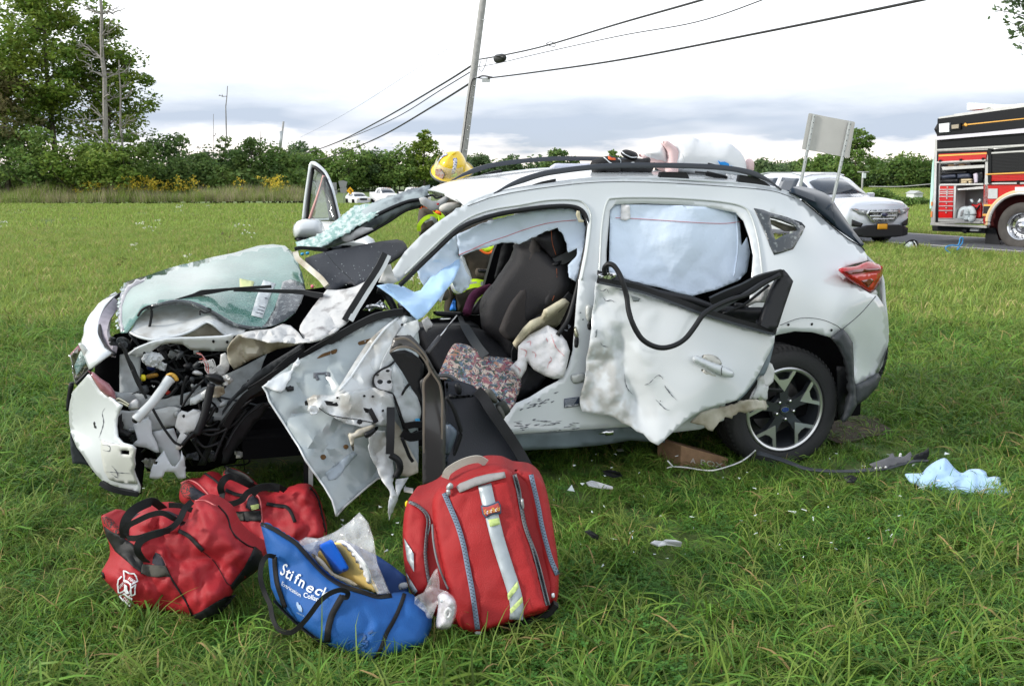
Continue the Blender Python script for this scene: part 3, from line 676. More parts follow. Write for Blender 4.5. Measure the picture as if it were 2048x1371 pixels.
def wire(label, pts, r_, n=8):
 o=tube('overhead_wire', blackr_,[at(a, b, c_)for a, b, c_ in pts], r_, None, px=False, n=n, k=5);return tag(o, label, 'wire')
wire('upper cable running from the pole to the upper right',[(959,119,37.8),(1010,110,34),(1090,92,30),(1240,47,24),(1405,0,19.5),(1560,-48,16.5)],.026)
wire('thin wire with clips second from the top right of the pole',[(956,134,37.8),(1000,126,34),(1080,107,30),(1240,72,25),(1390,45,21),(1525,0,18),(1640,-50,16)],.013)
wire('thick lowest cable sweeping right from the pole to the top edge',[(972,157,37.6),(1060,146,33),(1240,120,27),(1500,70,21.5),(1845,0,16.5),(2100,-60,14)],.028)
wire('uppermost cable falling left from the pole',[(947,129,38),(880,171,44),(760,241,58),(670,286,78),(598,309,105),(566,300,122)],.042)
wire('middle thin cable falling left from the pole',[(944,142,38),(880,181,44),(790,236,55),(700,275,76),(620,303,100),(563,306,122)],.025)
wire('lowest thick cable falling left from the pole',[(941,166,38),(870,210,46),(765,271,60),(690,303,80),(640,319,97),(595,322,110),(560,312,122)],.045)
wire('faint high wire left of the pole',[(897,97,60),(820,146,75),(720,210,100),(650,250,130),(600,275,150)],.014)
o=tube('splice_case', mat('case_black',(.03,.032,.034),.5),[at(990,120,35.5), at(994,118,35.4), at(1005,116,35), at(1010,115,34.8)],.16, None, px=False, n=3, k=10, scale=[.4,1,1,.4]);tag(o, 'black splice case hanging under the upper cable', 'cable case')
o=thing('cable_bracket', 'grey dead end bracket where the thick cable leaves the pole', 'bracket', tuple(at(968,158,37.5)))
box('bracket_box', galv, tuple(at(972,160,37.4)),(.32,.12,.16), o);tube('hanger', blackr_,[at(955,156,37.6), at(966,152,37.5), at(985,155,37.2)],.03, o, px=False)
o=tube('cable_loop', blackr_,[at(1092,88,30), at(1100,84,30), at(1109,87,30), at(1110,93,30), at(1101,92,30), at(1093,88,30)],.012, None, px=False);tag(o, 'small slack loop on the upper cable', 'cable loop')
o=tube('cable_loop', blackr_,[at(974,118,37), at(970,132,37), at(963,143,37), at(958,136,37), at(962,122,37)],.012, None, px=False);tag(o, 'slack loop hanging right at the pole', 'cable loop')
t=thing('utility_pole', 'small far utility pole rising out of the bushes', 'utility pole', tuple(at(553,385,122)))
tube('pole', polem,[at(553,385,122), at(559,315,122), at(567,243,122)],.14, t, px=False, n=2);tube('insulator', galv,[at(560,300,121.8), at(562,262,121.8)],.22, t, px=False, n=1)
# blank back of a road sign on two posts
t=thing('road_sign', 'blank grey back of a road sign on two leaning posts', 'road sign', tuple(G(1640,492)))
SF=YF(20)
sgn=panel('sign_board', mat('sign_back',(.50,.50,.49),.42, metal=.35, var=.1, vscale=3), X('G', '437,182 441,175 450,174 600,205 770,236 782,240 785,248 763,378 743,497 738,506 728,506 560,472 398,444 390,440 389,432 412,310'),[(1605,300,0),(1708,245,-.12),(1696,310,-.12),(1617,228,0)], fr=SF, parent=t, res=12, thick=.012, smooth=False)
def post(a, b, c_, v):
 W=SF.q(np.array([a[0], b[0], c_[0]]), np.array([a[1], b[1], c_[1]]), np.array([v]*3));g_=W[1]+(W[2]-W[1])*((W[1][2]+.1)/(W[1][2]-W[2][2]))
 P_=np.array([W[0]+(g_-W[0])*q for q in np.linspace(0,1,12)]);s=sweep('post', galv, P_,[(-.035,-.012),(-.018,-.012),(-.012,.02),(.012,.02),(.018,-.012),(.035,-.012),(.035,-.004),(.022,-.002),(.016,.03),(-.016,.03),(-.022,-.002),(-.035,-.004)], t, up=(0,-1,0), sharp=20)
 for q in np.linspace(.02,.34,9):
  c0=W[0]+(g_-W[0])*q;box('post_hole', mat('hole_dark',(.03,.03,.03),.8), tuple(c0+np.array([0,-.034,0])),(.012,.004,.02), s)
post(X('G', '482,182')[0], X('G', '440,440')[0], X('G', '378,740')[0],-.05)
post(X('G', '750,238')[0], X('G', '700,500')[0], X('G', '612,880')[0],-.17)
# small far signs
dg=mat('far_sign_back',(.22,.23,.24),.6)
def fsign(label, polys, poleI, Y, m=dg):
 t=thing('road_sign', label, 'road sign', tuple(at(*X('I', poleI.split()[-1])[0][:2], Y)))
 for i, p in enumerate(polys):panel('sign_board', m, X('I', p),0, fr=YF(Y), parent=t, res=8, thick=.04, smooth=False)
 tube('post', galv,[at(*q[:2], Y+.06)for q in X('I', poleI)],.05, t, px=False, n=1);return t
fsign('small dark square back of a sign left of the pentagonal one',['513,640 578,640 580,712 515,712', '540,716 586,716 586,764 540,764'], '545,640 552,850',98)
fsign('dark pentagon shaped sign back left of the yellow curve sign',['597,625 645,618 690,632 675,690 612,690', '615,692 684,692 684,746 618,746'], '648,618 656,850',96)
t=fsign('yellow diamond curve warning sign with black arrow',['718,684 755,726 722,764 680,724'], '716,690 712,780',95, mat('sign_yellow',(.80,.42,.01),.5))
ar=panel('arrow', mat('sign_black',(.01,.01,.01),.6), X('I', '722,748 732,748 733,728 722,716 722,708 708,714 722,726 722,720 724,732'),-.03, fr=YF(95), parent=t, res=3, thick=.01, smooth=False)
ar.o.name='arrow'
# crossbar post by the bushes, pale shed
t=thing('post_with_crossbar', 'thin far post with a crossbar and pale box beside the sign', 'post', tuple(at(1724,385,58)))
tube('post', polem,[at(1723,392,58), at(1726,344,58)],.06, t, px=False, n=1);tube('crossbar', polem,[at(1715,344,58), at(1738,344,58)],.035, t, px=False, n=1);box('pale_box', mat('pale_box',(.6,.65,.68),.6), tuple(at(1728,351,57.8)),(.2,.16,.3), t)
t=thing('garden_shed', 'small pale shed half hidden by the bush at the far verge', 'shed',(float(at(1836,400,52)[0]),52,0))
bx_=float(at(1836,400,52)[0]);box('wall', mat('shed_white',(.62,.66,.66),.6),(bx_,52.5,.2),(.5,1,.5), t);extr('roof', mat('shed_roof',(.4,.42,.42),.7),[(bx_-.3,.46),(bx_+.3,.46),(bx_,.62)],51.9,53.1, t)
tag(tube('overhead_wire', mat('cable_grey',(.35,.36,.36),.6),[at(1738,373,50), at(1800,373,48), at(1862,368,46)],.02, None, px=False), 'slack grey wire across the trees left of the red truck', 'wire')
# ============================================================ THE WRECKED CAR
paint=mat('white_car_paint',(.61,.65,.675),.22, coat=.9, col2=(.54,.575,.59), vscale=2.5, bias=.6, contrast=1)
paintd=mat('dirty_white_paint',(.58,.61,.62),.4, coat=.3, col2=(.30,.28,.24), vscale=7, contrast=1.6, bias=.35, bump=.15, bscale=12)
scuff=mat('scuffed_paint',(.52,.525,.52),.5, coat=.1, col2=(.20,.19,.19), vscale=13, contrast=2.2, bias=.7, bump=.7, bscale=22)
beige=mat('torn_paint_underside',(.55,.53,.45),.5, col2=(.28,.24,.17), vscale=6, contrast=1.6, bias=.1, bump=.4, bscale=18)
primer=mat('grey_primer',(.29,.34,.36),.28, coat=.5, col2=(.37,.42,.43), vscale=5, contrast=1.4)
sill_grey=mat('sill_coating',(.20,.25,.29),.5, var=.3, vscale=9)
blackp=mat('black_plastic',(.013,.014,.017),.45, spec=.35, bump=.15, bscale=220)
blackr=mat('black_rubber',(.009,.010,.012),.5, spec=.35)
rail_m=mat('roof_rail_black',(.035,.042,.055),.35)
clad=mat('grey_black_cladding',(.045,.052,.06),.55, var=.2, vscale=10, bump=.1, bscale=200)
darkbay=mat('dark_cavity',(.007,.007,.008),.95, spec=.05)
dashm=mat('dashboard_skin',(.018,.021,.029),.55, spec=.4, bump=.35, bscale=260)
chrome=mat('bright_metal',(.75,.76,.78),.16, metal=1)
alu=mat('machined_alloy',(.62,.63,.64),.28, metal=.85)
wheel_dark=mat('dark_alloy',(.03,.034,.04),.3, coat=.3)
tyre_m=mat('tyre_rubber',(.022,.023,.025),.75, bump=.25, bscale=70)
bagw=mat('airbag_cloth',(.70,.70,.72),.8, bump=.4, bscale=55, sheen=.2)
cloth_b=mat('pale_blue_cloth',(.42,.64,.92),.85, var=.12, vscale=4, bump=.25, bscale=30, sheen=.2)
curt=mat('curtain_cloth',(.66,.77,.92),.85, var=.1, vscale=3, bump=.4, bscale=25)
redthread=mat('red_thread',(.62,.12,.14),.7)
seatc=mat('black_seat_cloth',(.014,.014,.017),.6, spec=.4, bump=.3, bscale=300)
seatl=mat('seat_centre_cloth',(.048,.044,.044),.75, spec=.35, bump=.5, bscale=350)
foam=mat('cream_foam',(.72,.66,.48),.85, var=.25, vscale=8, bump=.4, bscale=40)
milky=mat('milky_plastic',(.62,.66,.70),.45, var=.12, vscale=12)
nylon=mat('white_nylon_part',(.72,.73,.74),.5, var=.2, vscale=20)
rust=mat('rust_stain',(.16,.085,.03),.9, var=.5, vscale=40)
belt=mat('seat_belt_webbing',(.035,.04,.045),.6)
glassg=mat('crazed_windscreen',(.06,.19,.165),.05, coat=1, spec=.8, col2=(.14,.32,.28), vscale=5, bump=.12, bscale=46, voro=True, alpha=.76, contrast=1.5, crack=.28)
glassb=mat('crushed_glass_edge',(.30,.52,.48),.25, coat=.6, col2=(.72,.86,.84), vscale=35, bump=1, bscale=90, voro=True, alpha=.9, contrast=2.5)
frit=mat('black_glass_border',(.03,.038,.045),.15, coat=.8, col2=(.25,.28,.28), vscale=34, contrast=2.5, bias=.8, bump=.3, bscale=90, voro=True)
glass=mat('clear_glass',(.55,.62,.62),.05, trans=.85, ior=1.1, coat=.8)
darkglass=mat('tinted_glass',(.02,.03,.045),.06, coat=1)
redl=mat('red_lens',(.40,.004,.008),.12, coat=.5)
redd=mat('dark_red_lens',(.14,.002,.004),.15, coat=.5)
CL=thing('wrecked_car', 'white crashed hatchback wreck with its front end crushed and doors torn open', 'car',(CAR.o[0], CAR.o[1],0))
CM=Matrix(((CAR.u[0], CAR.n[0],0, CAR.o[0]),(CAR.u[1], CAR.n[1],0, CAR.o[1]),(0,0,1,0),(0,0,0,1)))
def CX(P):P=np.atleast_2d(np.asarray(P, float))-CAR.o;return np.stack([P@CAR.u, P@CAR.n, P[:,2]],1)
# ---- side shell
side_v=[(782,545,.13),(872,446,.2),(935,407,.26),(997,385,.3),(1091,369,.31),(1200,358,.31),(1318,359,.31),(1492,368,.31),(1573,380,.34),(1634,426,.38),(1722,491,.30),(1733,520,.2),(1765,550,.17),(1776,640,.16),(1757,745,.16),(1700,600,-.02),(1640,640,-.045),(1600,560,.01),(1550,600,.0),(1662,675,-.06),(1686,657,-.05),(1713,767,.0),(1010,850,.04),(1200,850,.03),(1160,600,.07),(1180,480,.17),(1190,400,.27),(1190,750,.05),(1500,470,.16),(1440,850,.03),(1330,860,.03),(1430,400,.27),(1600,450,.2)]
out_=([(782,545),(810,503),(841,471),(872,446),(905,424),(935,407),(965,396),(997,385),(1045,375),(1091,369),(1140,362),(1200,358),(1260,357),(1318,359),(1380,363),(1440,366),(1492,369),(1540,375),(1573,382),(1603,401),(1634,427),(1665,453),(1700,476),(1722,492),(1733,509),(1735,520),(1705,528),(1680,537),(1690,553),(1715,572),(1739,586),(1754,590),(1770,614),(1776,640),(1777,684),(1757,745),(1713,768),(1707,754),(1706,684),(1686,657),(1662,675),(1646,669),(1625,664),(1590,662),(1555,669),(1520,684),(1490,708),(1465,745),(1452,790),(1448,840),(1400,858),(1330,866),(1262,853),(1160,859),(1023,868),(1004,862),(1006,840),(1033,806),(1060,794),(1092,774),(1116,762),(1136,735),(1146,700),(1150,650),(1153,610),(1158,560),(1170,499),(1176,448),(1168,424),(1150,413),(1110,412),(1060,417),(1010,426),(966,436),(919,456),(870,500),(797,563)])
rearhole=[(1220,420),(1231,408),(1290,406),(1363,409),(1430,416),(1472,424),(1488,440),(1500,475),(1507,510),(1500,600),(1480,680),(1440,750),(1380,800),(1240,800),(1212,700),(1213,500)]
qhole=X('D', '970,160 1010,158 1120,200 1145,225 1100,290 1030,310')
body=panel('side_panel', paint, out_, side_v, parent=CL, res=11, holes=[rearhole, qhole], thick=.012, sharp=35)
S=body.at
# creases of the body side: soft swage lines and door frame steps
for pts, r_ in(([(1515,470,.0),(1525,560,0),(1530,640,0)],.006), ):
 pass
sm=mat('dark_gap',(.05,.055,.06),.8)  # near-black for seams and panel gaps
def line(name, m, pts, r_, surf=None, lift=.002, parent=CL, cr_='P', label=None):
 p=X(cr_, pts)if isinstance(pts, str)else np.array(pts, float);W=surfline(surf or body, p, lift,7)
 return sweep(name, m, W, circ(r_,6), parent, label=label, sharp=180)
frame_lip=mat('door_frame_paint',(.50,.54,.54),.35, coat=.3)
line('frame_lip', frame_lip, 'D 0'[:0]or '1196,600 1200,520 1204,450 1214,404 1232,396 1300,395 1363,397 1440,403 1485,413 1502,432 1516,480 1524,540 1528,600',.006, lift=.004)
line('frame_lip', frame_lip, '1163,560 1174,505 1181,450 1180,424 1165,404 1140,399 1090,401 1040,410 980,420 930,440 880,480 810,548',.0055, lift=.003)
line('ditch_line', sm, '935,412 997,391 1091,375 1200,364 1318,365 1440,372 1540,381 1590,397',.0018, lift=.001)
line('panel_gap', sm, '1686,657 1720,628 1752,592',.0022, lift=.001)
line('panel_gap', sm, '1560,650 1600,636 1640,638 1672,650 1684,660',.0015, lift=.001)
for x_, y_ in((1577,649),(1624,648),(1663,660)):
 c_=body.at(np.array(x_), np.array(y_),.003);mk('clip_hole',[c_+CAR.u*.008*math.cos(a)+np.array([0,0,.008*math.sin(a)])for a in np.linspace(0,6.28,9)[:-1]],[tuple(range(8))[::-1]], blackr, CL)
 # B pillar and sill: hinges, latch, sticker, scuffs
hinge=mat('hinge_metal',(.55,.57,.55),.4, metal=.3)
pillow('hinge', hinge, X('D', '165,575 185,570 197,585 192,635 175,645 163,620'), lambda x, y:body.df(x, y)-.006, parent=CL, front=.008, back=.004, w=4, res=4)
pillow('hinge', hinge, X('D', '97,893 112,885 155,883 158,915 118,930 97,915'), lambda x, y:body.df(x, y)-.006, parent=CL, front=.006, back=.004, w=4, res=4)
pillow('door_latch', mat('zinc_latch',(.6,.58,.45),.25, metal=.9), X('p', '222,250 240,245 255,290 265,320 250,345 225,335 218,300'), lambda x, y:body.df(x, y)-.01, parent=CL, front=.012, back=.004, w=4, res=3)
pillow('latch_cover', blackr, X('p', '225,345 262,340 258,420 240,435 222,420'), lambda x, y:body.df(x, y)-.008, parent=CL, front=.01, back=.004, w=4, res=4)
pillow('grommet', blackr, X('p', '345,215 365,192 382,200 378,265 355,270 342,250'), lambda x, y:body.df(x, y)-.004, parent=CL, front=.006, back=.004, w=4, res=4)
stk=panel('data_label', mat('dark_label',(.03,.045,.08),.5), X('p', '130,900 268,882 272,965 130,985'), lambda x, y:body.df(x, y)-.006, parent=CL, res=8, thick=.001)
lw=mat('label_print',(.45,.48,.52),.6)
for i in range(7):
 y0=906+i*9;p_=X('p', f'137,{y0+2} {255-i*6},{y0-14} {255-i*6},{y0-11} 137,{y0+5}');mk('print_line', stk.at(p_[:,0], p_[:,1],.002),[(3,2,1,0)], lw, CL, smooth=False)
p_=X('p', '135,962 268,946 268,962 135,979');mk('barcode', stk.at(p_[:,0], p_[:,1],.002),[(3,2,1,0)], mat('barcode_print',(.5,.52,.55),.6, col2=(.02,.03,.05), vscale=300, contrast=4), CL, smooth=False)
dk=mat('dark_scratch',(.10,.11,.13),.8)
def scratch(name, pts, surf, w=1.2, m=dk, parent=CL, lift=.003):
 p=resample(catmull(np.array(pts, float)[:, :2],3),3);n=len(p);t=np.gradient(p, axis=0);t/=np.linalg.norm(t, axis=1)[:, None]+1e-9
 f=np.sin(np.linspace(.1,3.04, n))[:, None]*w*(1+.5*np.sin(np.arange(n)*1.7))[:, None];nn=np.stack([-t[:,1], t[:,0]],1)
 q=np.vstack([p+nn*f, p-nn*f]);return mk(name, surf.at(q[:,0], q[:,1], lift),[(i, i+1, n+i+1, n+i)for i in range(n-1)], m, parent)
for s_ in('165,220 175,240 170,262', '130,268 150,278 160,272', '275,110 283,120', '175,235 190,245', '300,170 305,185'):scratch('scratch', X('p', s_), body,1.6)
for s_ in('450,440 455,447', '600,20 640,28', '420,120 440,116', '430,60 436,75'):scratch('scratch', X('p', s_), body,1.4)
rg=np.random.default_rng(3)
for _ in range(26):
 x_, y_=rg.uniform(1015,1150), rg.uniform(838,862);l_=rg.uniform(4,22);scratch('scratch',[(x_, y_),(x_+l_, y_+rg.normal(-1,2))], body, rg.uniform(.4,1.2))
for _ in range(16):
 x_=rg.uniform(1035,1110);y_=812-(x_-1035)*.35+rg.uniform(0,16);l_=rg.uniform(6,20);scratch('scratch',[(x_, y_),(x_+l_, y_-l_*.4+rg.normal(0,2))], body, rg.uniform(.4,1.1))
 # sill under-coating strip
panel('sill_skirt', sill_grey,[(1008,866,.06),(1100,862,.06),(1160,857,.06),(1262,855,.06),(1330,868,.1),(1330,885,.12),(1262,880,.1),(1200,890,.09),(1130,896,.09),(1050,900,.08),(1010,900,.08)], parent=CL, res=10, amp=.006, sc=40, thick=.02)
panel('sill_flange', chrome, X('p', '440,1225 520,1190 580,1190 580,1230 510,1240 500,1225'),-.01, parent=CL, res=6, amp=.004, sc=10)
# black weatherstrip round the front door opening
tube('weatherstrip', blackr, np.array([(800,570,.1),(860,512,.16),(919,458,.2),(966,437,.23),(1010,426,.25),(1060,418,.26),(1105,413,.26),(1140,413,.26),(1163,421,.25),(1175,442,.23),(1176,470,.2),(1168,510,.17),(1158,560,.13),(1148,600,.11),(1135,640,.09),(1115,670,.08)]),.0125, CL)
tube('weatherstrip', blackr, np.array([(1213,500,.17),(1217,430,.26),(1226,407,.27),(1290,404,.27),(1363,407,.27),(1440,413,.27),(1478,421,.26),(1492,442,.24),(1503,480,.2),(1509,512,.18)]),.005, CL)
# ---- roof, rails
near=np.array([(928,413,.28),(955,401,.29),(990,389,.31),(1051,378,.32),(1111,369,.32),(1202,359,.32),(1300,359,.32),(1380,362,.32),(1492,370,.32),(1560,381,.33),(1600,398,.36)])
NP=CAR.q(near[:,0], near[:,1], near[:,2]);NP=catmull(NP,4);zt=np.array([0,0,1.])
def across(P, d, zz):return P+CAR.n*d+zt*zz
roof=loft('roof', paint,[NP+zt*.0, across(NP,.15,.022), across(NP,.57,.05), across(NP,1.0,.058), across(NP,1.2,.035)], px=False, parent=CL, nu=44, nv=4, thick=.01, flip=True)
rail=np.array([(988,386,.31),(1015,371,.32),(1051,357,.33),(1085,347,.33),(1113,342,.33),(1168,335,.33),(1236,330,.33),(1338,330,.33),(1424,333,.33),(1470,338,.33),(1505,346,.33),(1537,360,.33),(1562,378,.33)])
RP_=catmull(CAR.q(rail[:,0], rail[:,1], rail[:,2]),5)
rsc=np.clip(np.minimum(np.arange(len(RP_)), np.arange(len(RP_))[::-1])/9.,.35,1)
rsec=[(-.017,-.013),(.017,-.013),(.019,.004),(.010,.016),(-.010,.016),(-.019,.004)]
for dd, dz, nm in((0,-.004, 'near'),(1.12,.048, 'far')):
 rr_=sweep('roof_rail', rail_m, across(RP_, dd, dz), rsec, CL, scale=rsc)
 for pts in('1345,385 1342,372 1352,328 1500,330 1512,348 1524,388', '1808,402 1806,385 1815,345 1900,358 1960,385 2000,418', '560,440 600,405 660,385 738,368 735,400 640,418'):
  p_=X('J', pts);a_=across(CAR.q(p_[:,0], p_[:,1], np.full(len(p_),.335)), dd, dz);k=len(a_)
  mk('rail_foot', np.vstack([a_, a_+CAR.n*.03]),[tuple(range(k)), tuple(range(k,2*k))[::-1]]+[(i, k+i, k+(i+1)%k,(i+1)%k)for i in range(k)], blackp, rr_, smooth=False)
  # torn front edge of the roof with header and visor
hdr=np.array([(868,373,1.35),(900,380,1.05),(930,392,.7),(944,402,.35)])
loft('roof_header', scuff,[hdr+[0,0,0], hdr+[-4,9,0], hdr+[3,16,0]], parent=CL, nu=22, nv=4, thick=.008, amp=.012, sc=.03)
rg=np.random.default_rng(12)
for i in range(13):
 t_=rg.uniform();a_=hdr[0]+(hdr[-1]-hdr[0])*t_+[0,2+2*rg.uniform(),-.01];scratch_m=blackr
 tube('torn_edge', blackr if i%2 else chrome,[a_, a_+[rg.uniform(3,9), rg.uniform(0,5),-.01]],.004, CL, n=1, k=5)
panel('overhead_console', mat('light_grey_plastic',(.45,.46,.47),.6), X('I', '1430,800 1490,790 1560,830 1620,830 1700,780 1740,800 1650,910 1560,930 1540,920 1450,860'),.75, parent=CL, res=8, thick=.03)
panel('airbag_symbol', mat('warning_red',(.6,.03,.03),.5), X('I', '1612,850 1625,850 1632,862 1622,872 1608,870 1604,860'),.69, parent=CL, res=3, thick=.002)
pillow('sun_visor', mat('visor_cloth',(.58,.56,.52),.8, var=.15, vscale=20), X('I', '1640,880 1700,850 1800,840 1860,860 1850,890 1760,930 1680,950 1630,920'),.55, parent=CL, front=.02, back=.02, w=8, res=6)
tube('grab_bar', nylon, XV(X('C', '1060,350 1130,385 1175,405 1160,440 1120,470'),[.6,.5,.45,.45,.5]),.008, CL)
tube('torn_header_wire', blackr, XV(X('I', '1480,790 1560,770 1600,800 1660,780'),[.8]*4),.006, CL)
# ---- far side: A pillar with hanging laminated glass, dash, far shell
fp=X('C', '130,680 300,600 470,500 640,405 800,345 960,300');lo=X('C', '250,690 420,640 560,570 700,490 800,440 930,400')
loft('far_pillar', mat('pillar_inner',(.36,.42,.44),.5, col2=(.12,.14,.16), vscale=14, contrast=2, bias=.2),[np.column_stack([fp,[1.36]*6]), np.column_stack([(fp+lo)/2+[0,4],[1.3]*6]), np.column_stack([lo,[1.36]*6])], parent=CL, nu=26, nv=3, thick=.02, amp=.012, sc=.08)
tube('pillar_edge', blackr, XV(X('C', '190,690 330,640 480,560 640,470 800,400 900,380'),[1.28]*6),.012, CL)
tube('pillar_edge', blackr, XV(X('C', '470,640 560,600 700,520 800,455 900,425'),[1.3]*5),.008, CL)
panel('glass_remnant', glassb, X('C', '108,700 100,650 180,630 260,600 330,540 400,480 480,420 560,405 640,405 720,385 820,345 900,300 950,290 965,305 900,340 780,400 640,470 480,560 330,650 250,690'),[(590,500,1.2),(760,420,1.3),(860,375,1.35)], parent=CL, res=5, amp=.012, sc=9, thick=.008, jag=1.1)
panel('pillar_bracket', nylon, X('h', '850,210 900,200 960,200 1060,120 1120,90 1260,110 1280,130 1050,240 1000,270 930,310 860,290 840,250'),1.25, parent=CL, res=7, amp=.01, sc=12, thick=.01)
panel('pillar_foot', paint, X('C', '240,655 420,650 560,665 700,660 700,690 500,690 300,720 150,700'),1.4, parent=CL, res=10, thick=.02)
dash=panel('dashboard', dashm, X('h', '340,520 480,470 620,435 760,400 900,380 1150,330 1400,285 1600,262 1680,285 1720,330 1750,400 1640,470 1500,560 1340,720 1180,850 1060,880 1020,895 980,850 900,850 800,900 740,945 650,938 560,800 450,660'),[(620,520,.9),(700,495,1.15),(790,480,1.2),(815,497,1.05),(760,540,.62),(710,565,.5),(655,575,.55),(640,545,.7),(740,510,.9)], parent=CL, res=9, thick=.02, sharp=180)
line('dash_seam', blackr, 'x'[:0]or[(652,505),(672,530),(700,556),(712,570)],.0015, dash,.002)
rg=np.random.default_rng(9);crumb=mat('glass_crumbs',(.7,.78,.78),.2)
Vc, Fc=[],[]
for _ in range(80):
 x_=rg.uniform(615,800);y_=rg.uniform(490,575)
 if not inside(np.array([x_]), np.array([y_]), X('h', '340,520 620,435 1600,262 1750,400 1180,850 650,938'))[0]:continue
 c_=dash.at(np.array(x_), np.array(y_),.002);s_=rg.uniform(.001,.003);b0=len(Vc)
 Vc+=[c_+CAR.u*s_, c_-CAR.u*s_, c_+zt*s_*1.2, c_-CAR.n*s_];Fc+=[(b0, b0+2, b0+3),(b0+1, b0+3, b0+2),(b0, b0+3, b0+1)]
mk('glass_crumbs', Vc, Fc, crumb, CL, smooth=False, kind='stuff')
pillow('dash_vent_hood', dashm, X('h', '610,400 800,350 980,350 900,385 760,405 640,430'),1.2, parent=CL, front=.03, back=.05, w=8, res=6)
strap('cowl_channel', beige, XV(X('h', '210,440 240,520 330,600 400,660 470,720 560,800 640,900'),[.95,.85,.75,.68,.6,.52,.45]),.03,.012, CL)
strap('cowl_rubber', blackr, XV(X('h', '200,400 260,380 420,385 560,395 640,415'),[1.1]*5),.02,.015, CL)
for x_, y_ in((305,462),(375,450)):pillow('blue_clip', mat('blue_clip',(.03,.3,.55),.4), X('h', f'{x_-25},{y_} {x_-10},{y_-18} {x_+25},{y_-14} {x_+15},{y_+18} {x_-20},{y_+20}'),.9, parent=CL, front=.01, back=.01, w=3, res=3)
pillow('red_lamp', mat('pink_lamp',(.7,.15,.2),.3), X('h', '420,890 445,880 465,905 450,930 425,925'),.42, parent=CL, front=.01, back=.01, w=3, res=2.5)
# inside of the car, in car axes (x to the rear, y to the far side)
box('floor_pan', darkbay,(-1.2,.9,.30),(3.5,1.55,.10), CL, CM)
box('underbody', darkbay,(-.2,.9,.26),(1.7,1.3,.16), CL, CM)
def cbox(n_, m_, c_, s_, **k):return box(n_, m_, c_, s_, CL, CM, **k)
cbox('far_sill', paint,(-1.2,1.7,.33),(1.9,.1,.16), bevel=.02)
# far side shell, seen from beyond: rear quarter and far rear door
loft('far_side_panel', paint,[np.array([across(NP,1.2,.035)[i]for i in range(18,41,3)]), np.array([across(NP,1.34,-.33)[i]+CAR.u*.02 for i in range(18,41,3)]), np.array([across(NP,1.45,-.75)[i]+CAR.u*.05 for i in range(18,41,3)]), np.array([across(NP,1.38,-1.1)[i]for i in range(18,41,3)])], px=False, parent=CL, nu=16, nv=4, thick=.02)
strap('far_centre_pillar', blackp, XV(X('g', '1010,440 960,560 900,760 860,900 840,1000'),[1.35,1.4,1.45,1.5,1.5]),.11,.05, CL)
pillow('far_seat', seatc, X('g', '975,445 1010,440 1100,450 1100,620 960,800 900,860 880,860 930,640'),1.35, parent=CL, front=.06, back=.06, w=8, res=7)
panel('rear_cabin_shade', darkbay,[(1130,405),(1520,405),(1540,560),(1520,760),(1400,840),(1100,840),(1130,600)],.75, parent=CL, res=30, thick=.02)  # near-black sheet standing in for the shade of the rear interior
panel('lower_cabin_shade', darkbay,[(850,640),(960,625),(1150,625),(1200,860),(1000,880),(820,880),(800,700)],.9, parent=CL, res=30, thick=.02)  # near-black sheet, paints the deep shade low in the cabin
# seats
pillow('seat_back', seatc, X('C', '1500,665 1560,655 1620,640 1700,700 1780,775 1830,790 1862,860 1872,930 1850,1000 1800,1050 1640,1180 1560,1260 1520,1400 1450,1420 1400,1300 1330,1250 1290,1200 1280,1120 1300,1020 1400,860 1480,760'),[(1050,500,.55),(960,630,.6),(1140,580,.38),(1060,680,.5)], parent=CL, front=.1, back=.12, w=26, res=8, curve=False)
pillow('headrest', seatc, X('C', '1625,640 1640,600 1700,580 1780,556 1815,620 1835,680 1825,745 1790,772 1750,778 1700,720 1650,670'),.46, parent=CL, front=.09, back=.08, w=20, res=6)
pillow('seat_insert', seatl, X('g', '1300,400 1360,440 1480,700 1450,760 1430,900 1350,1060 1300,1000 1210,890 1200,880 1225,700 1250,520'), lambda x, y:.455+0*x, parent=CL, front=.03, back=.02, w=9, res=7, curve=True)
pillow('seat_insert', seatl, X('g', '1200,905 1290,1000 1345,1080 1320,1200 1290,1280 1240,1371 1100,1500 950,1400 960,1300 1050,1100 1130,980'), lambda x, y:.445+0*x, parent=CL, front=.035, back=.02, w=9, res=7)
pillow('seat_bolster', seatc, X('g', '1490,720 1560,700 1650,690 1690,780 1690,920 1660,1010 1540,1100 1440,1160 1380,1190 1400,1050 1440,900'), lambda x, y:.40+0*x, parent=CL, front=.06, back=.03, w=12, res=7)
pillow('seat_bolster', seatc, X('g', '1100,640 1060,700 960,800 850,900 770,1000 735,1100 745,1230 830,1320 900,1340 950,1240 1060,1060 1100,900'), lambda x, y:.62+0*x, parent=CL, front=.06, back=.03, w=12, res=7)
stitch=mat('rust_stitching',(.35,.09,.03),.7)
for p_ in('1545,720 1550,800 1540,950 1500,1060', '1490,320 1500,450 1540,580'):
 c_=X('g', p_);tube('stitching', stitch, np.column_stack([c_,[.33 if '1545' in p_ else.365]*len(c_)]),.0013, CL)
pillow('seat_cushion', seatc, X('f', '320,160 380,140 500,125 640,130 760,140 900,180 1000,250 1090,330 1100,480 1080,600 900,620 600,560 480,500 400,400 330,280'),[(850,660,.75),(1000,680,.6),(1030,780,.35),(880,760,.4)], parent=CL, front=.05, back=.12, w=22, res=8)
strap('seat_belt', belt, XV(X('g', '1530,660 1640,610 1740,550 1810,490'),[.4,.36,.32,.28]),.055,.003, CL)
pillow('belt_guide', blackp, X('g', '1490,680 1540,650 1600,640 1560,700 1500,720 1460,900 1430,1000 1420,940 1450,800'),.37, parent=CL, front=.015, back=.01, w=5, res=5)
